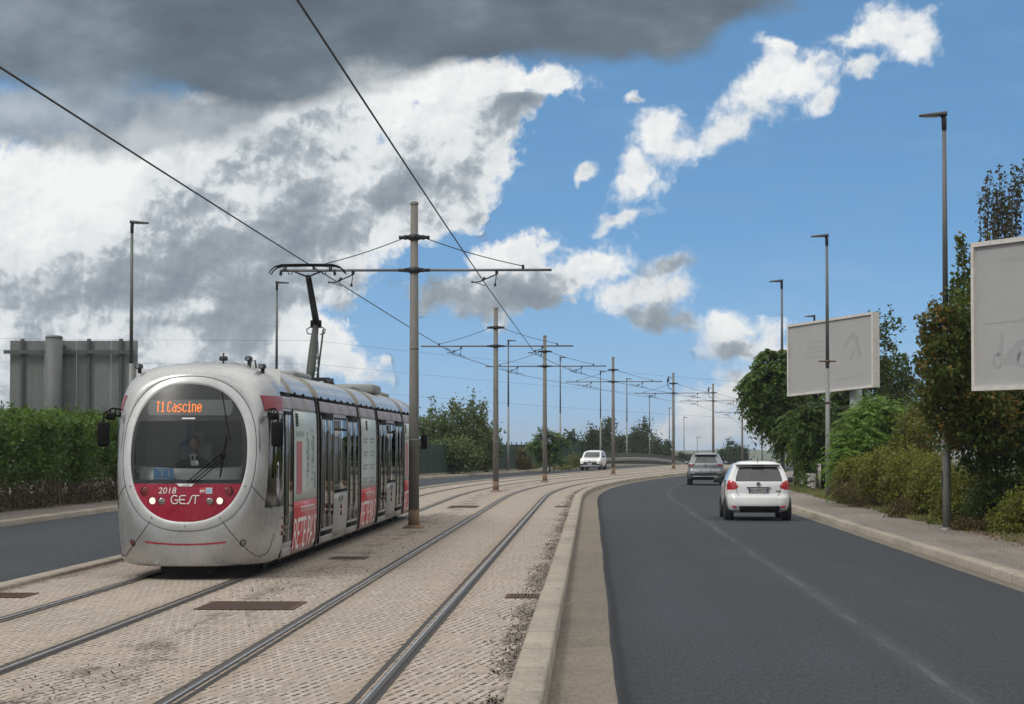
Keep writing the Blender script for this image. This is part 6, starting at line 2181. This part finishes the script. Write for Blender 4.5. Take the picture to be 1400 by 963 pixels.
mb = MB(); T = np.array(bpt(1385, 58.5)); twigs(mb, [s - T - np.array([0, 0, .6]) for s in st], [e - T for e in en], .014); mb.build('twigs', M['bark'], tt)

# ---- grass and fallen leaves ------------------------------------------------------------------
def blades(n, y0, y1, o0, o1, h, name, mat, dens=None, shift=None, lie=False, **kw):
    y = y0 + (y1 - y0) * rng.random(n) ** 1.15; o = o0 + (o1 - o0) * rng.random(n)
    if dens is not None:
        k = rng.random(n) < dens(y, o); y, o = y[k], o[k]
    xs = np.interp(y, _ys, _xm); s = np.interp(y, _ys, _sl); q = np.hypot(1, s)
    if shift is not None: o = o + shift(y)
    p = np.stack([xs + o / q, y - o * s / q, np.full(len(y), .056)], 1)
    if lie:
        d = unit(rng.normal(size=(len(y), 3)) * np.array([1, 1, .25])); V, Q = leaf_quads(p + np.array([0, 0, .006]), np.full(len(y), h), d, 3, 1.6); V[:, 2] = np.maximum(V[:, 2], .052)
    else:
        d = unit(rng.normal(size=(len(y), 3)) * .5 + np.array([0, 0, 1.0])); V, Q = leaf_quads(p, np.full(len(y), h), d, .2, 7)
    np_mesh(name, V, Q, 4, mat, kind='stuff', **kw)


blades(52000, 46, 112, 12.2, 13.5, .13, 'grass', M['grass'], lambda y, o: np.clip(.10 + .9 * (np.sin(y * .33) > -.35) * (np.sin(y * 1.3 + o * 3) > -.6), 0, 1) * np.clip((13.6 - o) / 1.0, .1, 1) * np.clip((y - 50) / 10, .12, 1))
blades(9000, 22, 75, 12.05, 14.2, .075, 'leaf_litter', M['litter'], lambda y, o: np.clip((o - 11.9) / .5, 0, 1) * np.clip((70 - y) / 25, .15, 1), lie=True)
blades(500, 16, 75, 10.62, 12.1, .04, 'leaf_litter', M['litter'], None, lie=True)
blades(7000, 50, 104, -13.1, -12.3, .075, 'leaf_litter', M['litter'], None, lambda y: np.interp(y, [50, 70, 140], [0, 0, 1.5]), lie=True)
blades(6000, 104, 206, -12.9, -11.6, .16, 'grass', M['grass'], None, lambda y: np.interp(y, [50, 70, 140], [0, 0, 1.5]))


def crumbs():
    """twigs and leaf crumbs washed together on the paving along the pole row and the right kerb"""
    n = 7000; y = 16 + 105 * rng.random(n) ** 1.7
    a = rng.random(n) < .38
    o = np.where(a, rng.normal(size=n) * .42 + .05, 3.48 - np.abs(rng.normal(size=n)) * .15)
    dn = np.where(a, (np.sin(y * .41 + 1) + np.sin(y * 1.07)) > -.7 + 1.2 * rng.random(n), (np.sin(y * .6) + np.sin(y * 1.9)) > -1.2 + .8 * rng.random(n))
    near = np.zeros(n, bool)
    for q in POLE_Y: near |= np.abs(y - q) < 3.0
    k = (dn | near) & (np.abs(o) < 3.49); y, o = y[k], o[k]
    xs = np.interp(y, _ys, _xm); s = np.interp(y, _ys, _sl); q = np.hypot(1, s)
    p = np.stack([xs + o / q, y - o * s / q, np.full(len(y), .007)], 1)
    d = unit(rng.normal(size=(len(y), 3)) * np.array([1, 1, .12])); V, Q = leaf_quads(p, np.full(len(y), .042), d, 3, 2.2); V[:, 2] = np.maximum(V[:, 2], .002)
    m = simple('dark_leaf_crumbs', (.035, .026, .019), .95, 0, .4, 5)
    np_mesh('leaf_crumbs', V, Q, 4, m, kind='stuff')


crumbs()
# ------------------------------------------------------------------ one mesh per separate piece
def split_pieces(o, new_name, gap=.012):
    """hands every free-standing piece of a part its own object"""
    me = o.data; nv = len(me.vertices)
    co = np.zeros(nv * 3, np.float32); me.vertices.foreach_get('co', co); co = co.reshape(-1, 3)
    par = list(range(nv))
    def find(a):
        while par[a] != a: par[a] = par[par[a]]; a = par[a]
        return a
    for p in me.polygons:
        v = p.vertices; r0 = find(v[0])
        for q in v[1:]: par[find(q)] = r0
    root = np.array([find(i) for i in range(nv)]); ids = np.unique(root)
    box = [(co[root == i].min(0) - gap, co[root == i].max(0) + gap) for i in ids]
    grp = list(range(len(ids)))
    def gf(a):
        while grp[a] != a: a = grp[a]
        return a
    for i in range(len(ids)):
        for j in range(i):
            if (box[i][0] <= box[j][1]).all() and (box[j][0] <= box[i][1]).all(): grp[gf(i)] = gf(j)
    g_of = {int(ids[i]): gf(i) for i in range(len(ids))}
    sets = {}
    for p in me.polygons: sets.setdefault(g_of[int(root[p.vertices[0]])], []).append(p)
    o.name = new_name
    if len(sets) < 2: return
    kids = list(o.children)
    for fs in sets.values():
        mp = {}; vs = []; out = []
        for p in fs:
            f = []
            for v in p.vertices:
                if v not in mp: mp[v] = len(vs); vs.append(tuple(co[v]))
                f.append(mp[v])
            out.append(f)
        m2 = bpy.data.meshes.new(new_name); m2.from_pydata(vs, [], out)
        for q in me.materials: m2.materials.append(q)
        m2.polygons.foreach_set('material_index', [p.material_index for p in fs]); m2.polygons.foreach_set('use_smooth', [p.use_smooth for p in fs])
        c = o.copy(); c.data = m2; COL.objects.link(c); c.name = new_name
    bpy.data.objects.remove(o)


ONE = {'posts': 'post', 'wheel_arches': 'wheel_arch', 'cornice_band': 'cornice_band', 'gutter_strip': 'gutter_strip', 'edge_trim': 'edge_trim', 'door_handles': 'door_handle', 'reflectors': 'reflector',
       'door_gaps': 'door_gap', 'roof_cameras': 'roof_camera', 'door_buttons': 'door_button', 'cable_boxes': 'cable_box', 'cross_beams': 'cross_beam', 'uprights': 'upright', 'rear_beams': 'rear_beam', 'vent_grille': 'vent_grille',
       'advert_panel': 'advert_panel', 'beams': 'beam', 'handrails': 'handrail', 'banner_clamp': 'banner_clamp', 'screen_border': 'screen_border', 'sill': 'sill', 'tailgate_gap': 'tailgate_gap', 'pane': 'pane', 'stems': 'stem' if False else 'stems'}
ONE.pop('stems')
for o in [q for q in scene.objects if q.type == 'MESH' and q.parent is not None and q.name.split('.')[0] in ONE]:
    split_pieces(o, ONE[o.name.split('.')[0]], .03 if o.name.startswith(('vent', 'advert')) else .012)

# ------------------------------------------------------------------ sky, sun, camera
def build_world():
    w = bpy.data.worlds.new('World'); scene.world = w; w.use_nodes = True
    t = w.node_tree; t.nodes.clear(); n = NT(t)
    out = n.node('ShaderNodeOutputWorld'); bg = n.node('ShaderNodeBackground'); n.l.new(bg.outputs[0], out.inputs[0])
    SUN_EL, SUN_AZ = math.radians(48), math.radians(-132)      # azimuth from +Y towards +X
    dirv = n.coord('Generated')
    x, y, z = n.sep(dirv)
    sky = n.node('ShaderNodeTexSky', sky_type='NISHITA'); sky.sun_disc = False
    sky.sun_elevation = SUN_EL; sky.sun_rotation = SUN_AZ
    sky.altitude = 60; sky.air_density = 1.0; sky.dust_density = .35; sky.ozone_density = 2.2
    # the low strip of sky in view is already deep blue after rain: read the sky model a little higher up
    zl = n.math('ADD', n.math('MULTIPLY', n.math('MAXIMUM', z, 0.0), SKYK), SKY0)
    n.l.new(n.vmath('NORMALIZE', n.comb(x, y, zl)), sky.inputs[0])
    # directions as slopes either side of the road axis, in units of 1/32
    ys = n.math('MAXIMUM', y, .05)
    u = n.math('MULTIPLY', n.math('DIVIDE', x, ys), 32.0); v = n.math('MULTIPLY', n.math('DIVIDE', z, ys), 32.0)
    p0 = n.comb(u, v, 0)
    wa = n.vmath('SUBTRACT', n.noise(p0, .55, 3, .58, color=True), (.5, .5, .5))
    wb = n.vmath('SUBTRACT', n.noise(p0, 2.3, 3, .6, color=True), (.5, .5, .5))
    p = n.vmath('ADD', p0, n.vmath('ADD', n.vmath('MULTIPLY', wa, (1.25, 1.05, 0)), n.vmath('MULTIPLY', wb, (.34, .34, 0))))

    def n2(vec, scale, detail, rough):
        nd = n.node('ShaderNodeTexNoise', noise_dimensions='2D'); n.l.new(vec, nd.inputs['Vector'])
        nd.inputs['Scale'].default_value = scale; nd.inputs['Detail'].default_value = detail; nd.inputs['Roughness'].default_value = rough
        return nd.outputs['Fac']

    def billow(vec):
        nd = n.node('ShaderNodeTexVoronoi', voronoi_dimensions='2D', feature='F1'); n.l.new(vec, nd.inputs['Vector'])
        nd.inputs['Scale'].default_value = 1.5; nd.inputs['Detail'].default_value = 2; nd.inputs['Roughness'].default_value = .5
        nd.normalize = True
        return n.math('SUBTRACT', 1.0, n.math('MULTIPLY', nd.outputs['Distance'], 1.0))

    def blob_field(blobs, pv):
        """soft union of ellipses: (cx, cy, rx, ry, rot deg, tone) -> field, tone"""
        acc = None; K_ = 7.0
        for cx, cy, rx, ry, rot, tone in blobs:
            c_, s_ = math.cos(math.radians(rot)), math.sin(math.radians(rot)); gx, gy = (cx - 700) / 100, (608 - cy) / 100
            a1 = (c_ * 100 / rx, s_ * 100 / rx, 0); b1 = (-s_ * 100 / ry, c_ * 100 / ry, 0)
            da = n.math('SUBTRACT', n.vmath('DOT_PRODUCT', pv, a1), a1[0] * gx + a1[1] * gy)
            db = n.math('SUBTRACT', n.vmath('DOT_PRODUCT', pv, b1), b1[0] * gx + b1[1] * gy)
            d = n.math('SUBTRACT', 1.0, n.math('SQRT', n.math('MULTIPLY_ADD', db, db, n.math('MULTIPLY', da, da))))
            wgt = n.math('POWER', n.math('MAXIMUM', n.math('ADD', d, .45), 0.0), 2.0)
            one = n.comb(wgt, n.math('MULTIPLY', wgt, tone), n.math('POWER', math.exp(K_), d))
            acc = one if acc is None else n.vmath('ADD', acc, one)
        w_, t_, e_ = n.sep(acc)
        field = n.math('DIVIDE', n.math('LOGARITHM', n.math('MAXIMUM', e_, 1e-9), math.e), K_)
        return field, n.math('DIVIDE', t_, n.math('MAXIMUM', w_, 1e-3))

    A = [  # cumulus: the great bank on the left, light and shaded billows
        (40, 285, 90, 60, 20, .95), (110, 215, 55, 36, 30, .93), (165, 245, 90, 46, 20, .98), (245, 190, 80, 36, 18, .95), (325, 150, 62, 34, 15, .92), (398, 118, 44, 38, 40, .95), (465, 100, 60, 36, 0, .92), (560, 98, 66, 32, -5, .93),
        (515, 150, 62, 34, 30, .86), (648, 104, 58, 26, 8, .92), (605, 160, 46, 34, 30, .80), (470, 235, 34, 44, -20, .84), (430, 170, 46, 28, 30, .62), (600, 240, 46, 26, 35, .80), (560, 205, 50, 24, 10, .56),
        (130, 300, 80, 46, 10, .84), (230, 260, 70, 36, 20, .74), (300, 240, 80, 36, 15, .54), (370, 220, 60, 40, 25, .50), (390, 300, 90, 50, 25, .40), (270, 320, 100, 44, 10, .44), (150, 350, 90, 34, 0, .54), (540, 262, 50, 28, 30, .38),
        (645, 190, 46, 60, -10, .52), (640, 260, 22, 30, 0, .44), (530, 315, 66, 26, 28, .74), (470, 315, 44, 30, 30, .56), (590, 290, 50, 26, 30, .66), (200, 395, 150, 40, 4, .42), (350, 385, 110, 50, 15, .36), (440, 355, 60, 34, 30, .42), (50, 390, 90, 34, 0, .50),
        (30, 440, 70, 16, 0, .80), (130, 455, 110, 30, 0, .52), (250, 450, 80, 28, 6, .64), (350, 455, 70, 26, 8, .44), (90, 500, 170, 34, 0, .56), (280, 505, 150, 30, 0, .60), (170, 550, 200, 30, 0, .60), (20, 340, 60, 40, 0, .86), (30, 560, 100, 26, 0, .62),
        (425, 462, 50, 26, -18, .90), (470, 482, 30, 16, -10, .80), (395, 445, 26, 14, 0, .84),
        (752, 102, 64, 28, 6, .98), (715, 138, 44, 18, 20, .36), (688, 168, 40, 20, 20, .56),
        # long bright streak to the upper right
        (905, 175, 52, 42, 10, .97), (868, 235, 38, 58, -30, .92), (842, 295, 42, 16, 15, .82), (945, 195, 50, 24, 25, .9), (1000, 165, 46, 28, 35, .88), (1050, 112, 80, 40, 35, .95), (1098, 100, 52, 36, 30, .93), (1118, 140, 40, 20, 30, .88),
        (1068, 66, 34, 14, -25, .78), (1160, 45, 52, 26, 20, .9), (1225, 30, 66, 48, 0, .97), (1250, 50, 45, 30, 0, .86), (1175, 95, 36, 18, 20, .85), (793, 235, 26, 14, 30, .84), (868, 130, 22, 9, 15, .8),
        # middle puffs
        (715, 358, 62, 34, 10, .97), (800, 358, 52, 30, 22, .96), (765, 385, 70, 30, 10, .78), (690, 400, 100, 34, 4, .46), (735, 415, 60, 22, 6, .46), (640, 412, 50, 14, 6, .50),
        (870, 400, 48, 26, 18, .86), (905, 372, 42, 26, 10, .44), (908, 412, 50, 26, 30, .78), (898, 440, 46, 16, -15, .48),
        (990, 452, 46, 22, 10, .97), (1046, 470, 38, 30, 10, .95), (1000, 480, 48, 22, 0, .60), (1065, 500, 30, 14, 0, .72),
        # low bank by the horizon
        (960, 560, 62, 36, 30, .90), (1010, 545, 70, 40, 10, .74), (905, 590, 44, 11, 38, .80), (1050, 585, 60, 40, 0, .70), (990, 595, 80, 30, 0, .74)]
    A = [(cx, cy, rx * (1.28 if i < 42 else .94 if cy < 320 else 1.06), ry * (1.35 if i < 42 else .86 if cy < 320 else 1.04), r_, t_ + (.13 if i < 42 and t_ < .6 else .04 if i < 42 else 0)) for i, (cx, cy, rx, ry, r_, t_) in enumerate(A)]
    fA, tA = blob_field(A, p)
    fb = n2(p0, .95, 7, .58)
    q = n.vmath('ADD', p0, n.vmath('MULTIPLY', wb, (.30, .30, 0)))
    h1 = billow(q); h2 = billow(n.vmath('ADD', q, (-.10, .16, 0)))
    lo = n2(p0, .62, 3, .5)
    fine = n2(q, 6.5, 4, .60)
    r1 = n2(q, .85, 4, .50); f2_ = n2(n.vmath('ADD', q, (-.14, .28, 0)), .85, 4, .50)
    relief = n.math('ADD', n.math('MULTIPLY', n.math('SUBTRACT', r1, f2_), .62), n.math('MULTIPLY', n.math('SUBTRACT', h1, h2), .22))
    dens = n.math('ADD', fA, n.math('ADD', n.math('MULTIPLY', n.math('SUBTRACT', fb, .5), 1.25), n.math('ADD', n.math('MULTIPLY', n.math('SUBTRACT', h1, .55), .25), n.math('MULTIPLY', n.math('SUBTRACT', fine, .5), .55))))
    wisp = n2(n.vmath('ADD', p0, n.vmath('MULTIPLY', wb, (.26, .26, 0))), 2.6, 6, .62)
    dens = n.math('ADD', dens, n.math('MULTIPLY', n.math('SUBTRACT', wisp, .5), n.mapr(u, .3, 1.8, .80, 1.25)))
    dens = n.math('ADD', dens, n.mapr(u, -.6, 1.2, .20, .0))
    aA = n.mapr(dens, -.14, n.mapr(u, .3, 1.8, .34, .74))
    edge = n.mapr(dens, .0, .8, .10, -.05)
    toneA = n.math('ADD', n.math('ADD', tA, edge), n.math('ADD', relief, n.math('MULTIPLY', n.math('SUBTRACT', lo, .5), .45)))
    toneA = n.math('ADD', toneA, n.math('MULTIPLY', n.math('SUBTRACT', fine, .5), .05))
    w2 = n2(n.vmath('ADD', n.vmath('ADD', p0, n.vmath('MULTIPLY', wb, (.26, .26, 0))), (-.05, .09, 0)), 2.6, 6, .62)
    toneA = n.math('ADD', toneA, n.math('MULTIPLY', n.math('SUBTRACT', wisp, w2), .55))
    toneA = n.math('ADD', n.math('MULTIPLY', toneA, .55), n.mapr(toneA, .48, .76, .205, .43))
    B = [  # dark deck along the top
        (130, 10, 330, 108, 0, .22), (330, 70, 170, 78, -6, .16), (560, 10, 330, 78, 0, .14), (800, 0, 260, 82, 0, .16), (930, 10, 130, 48, 8, .20), (60, 60, 150, 55, 0, .24), (20, 20, 120, 70, 0, .48)]
    B2 = [(150, 150, 230, 62, -4, .50), (30, 150, 130, 46, 0, .55), (300, 150, 90, 26, 0, .36)]
    fB, tB = blob_field(B, n.vmath('ADD', p0, n.vmath('MULTIPLY', wa, (1.3, .75, 0))))
    fB2, tB2 = blob_field(B2, p)
    soft = n2(n.vmath('MULTIPLY', p0, (.55, 1, 1)), .7, 6, .55)
    dB = n.math('ADD', fB, n.math('ADD', n.math('MULTIPLY', n.math('SUBTRACT', soft, .5), 1.0), n.math('MULTIPLY', n.math('SUBTRACT', fine, .5), .10)))
    aB = n.mapr(dB, -.10, .34)
    toneB = n.math('ADD', tB, n.math('ADD', n.math('MULTIPLY', n.math('SUBTRACT', soft, .5), .62), n.math('MULTIPLY', n.math('SUBTRACT', n2(n.vmath('MULTIPLY', p0, (.5, 1, 1)), 2.2, 4, .55), .5), .25)))
    aB2 = n.math('MULTIPLY', n.mapr(n.math('ADD', fB2, n.math('MULTIPLY', n.math('SUBTRACT', fb, .5), 1.2)), -.1, .5), .9)
    stops = [(.0, (.098, .125, .158)), (.2, (.145, .190, .228)), (.42, (.275, .325, .37)), (.60, (.46, .51, .55)), (.78, (.72, .755, .775)), (1.0, (.93, .94, .935))]
    cA = n.ramp(toneA, stops)
    cB2 = n.ramp(n.math('ADD', tB2, n.math('ADD', n.math('MULTIPLY', relief, .7), n.math('MULTIPLY', n.math('SUBTRACT', lo, .5), .4))), stops)
    cB = n.ramp(toneB, stops)
    skyc = n.vmath('MULTIPLY', sky.outputs[0], SKYT)
    # everywhere else: unseen broken cumulus sky, brightened overhead, dimmed low, to shape the light
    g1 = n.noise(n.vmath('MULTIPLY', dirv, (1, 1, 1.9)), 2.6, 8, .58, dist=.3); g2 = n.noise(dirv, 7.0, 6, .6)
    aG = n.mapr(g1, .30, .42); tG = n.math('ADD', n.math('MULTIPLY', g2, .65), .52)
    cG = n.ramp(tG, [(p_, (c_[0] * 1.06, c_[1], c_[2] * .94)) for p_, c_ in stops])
    K = 1.0 / BGS
    win = n.math('MULTIPLY', n.math('MULTIPLY', n.mapr(v, 7.0, 9.5, 1, 0), n.mapr(v, -1.5, -.6)), n.math('MULTIPLY', n.mapr(n.math('ABSOLUTE', u), 8.0, 11.0, 1, 0), n.mapr(y, .2, .4)))
    def scl(c): return n.vmath('SCALE', c, None, K)
    faint = n.math('MULTIPLY', n.mapr(n.noise(n.vmath('MULTIPLY', p0, (.35, 1.3, 1)), 1.0, 6, .6), .48, .75), n.mapr(v, .0, 1.8, .55, .10))
    base = n.mix(faint, skyc, scl(n.ramp(faint, [(0, (.52, .60, .66)), (1, (.60, .67, .72))])))
    hz = n.mapr(v, -.4, 3.2, .50, 0)
    base = n.mix(hz, base, scl(n.comb(.43, .61, .76)))
    inw = n.mix(aA, base, scl(cA)); inw = n.mix(aB2, inw, scl(cB2)); inw = n.mix(aB, inw, scl(cB))
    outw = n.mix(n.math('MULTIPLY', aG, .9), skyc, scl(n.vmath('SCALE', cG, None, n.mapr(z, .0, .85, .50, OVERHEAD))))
    low = n.mapr(z, -.06, -.01, 1, 0)
    bg2 = n.node('ShaderNodeBackground'); ms = n.node('ShaderNodeMixShader')
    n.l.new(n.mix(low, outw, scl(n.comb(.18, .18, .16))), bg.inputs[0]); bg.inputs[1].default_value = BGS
    n.l.new(inw, bg2.inputs[0]); bg2.inputs[1].default_value = BGS
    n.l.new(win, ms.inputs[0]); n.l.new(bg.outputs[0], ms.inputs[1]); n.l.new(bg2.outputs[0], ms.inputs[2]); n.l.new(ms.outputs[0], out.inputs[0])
    w.cycles.sampling_method = 'MANUAL'; w.cycles.sample_map_resolution = 512
    su = bpy.data.lights.new('sun', 'SUN'); su.energy = SUN_E; su.angle = math.radians(SUN_A); su.color = (1.0, .945, .86)
    so = bpy.data.objects.new('sun', su); COL.objects.link(so)
    d = Vector((math.sin(SUN_AZ) * math.cos(SUN_EL), math.cos(SUN_AZ) * math.cos(SUN_EL), math.sin(SUN_EL)))
    so.rotation_euler = d.to_track_quat('Z', 'Y').to_euler(); so.location = d * 80


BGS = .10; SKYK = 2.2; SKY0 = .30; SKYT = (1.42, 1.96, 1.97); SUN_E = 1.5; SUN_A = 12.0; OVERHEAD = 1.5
build_world()

# the air: a thin even haze round the whole place
hm = bpy.data.materials.new('thin_haze'); hm.use_nodes = True
ht = hm.node_tree; ht.nodes.clear(); ho = ht.nodes.new('ShaderNodeOutputMaterial'); hv = ht.nodes.new('ShaderNodeVolumePrincipled')
hv.inputs['Color'].default_value = (.80, .88, 1.0, 1); hv.inputs['Density'].default_value = .00020; hv.inputs['Anisotropy'].default_value = .2
ht.links.new(hv.outputs[0], ho.inputs['Volume'])
mb = MB(); mb.box((0, 2300, 8), (8400, 6000, 60))
mb.build('haze', hm, kind='stuff')

cam = bpy.data.cameras.new('camera'); co = bpy.data.objects.new('camera', cam); COL.objects.link(co)
cam.sensor_width = 36.0; cam.sensor_fit = 'HORIZONTAL'; cam.lens = 36.0 * F / 1400.0
co.location = (0, 0, CAMZ); co.rotation_euler = (PI / 2 + math.atan((HY - 481.5) / F), 0, 0)
cam.clip_start = .5; cam.clip_end = 9000
scene.camera = co
scene.view_settings.view_transform = 'Standard'; scene.view_settings.look = 'None'; scene.view_settings.gamma = 1
scene.view_settings.exposure = 0.0; scene.view_settings.use_curve_mapping = False
scene.cycles.max_bounces = 6; scene.cycles.transparent_max_bounces = 12; scene.cycles.sample_clamp_indirect = 6
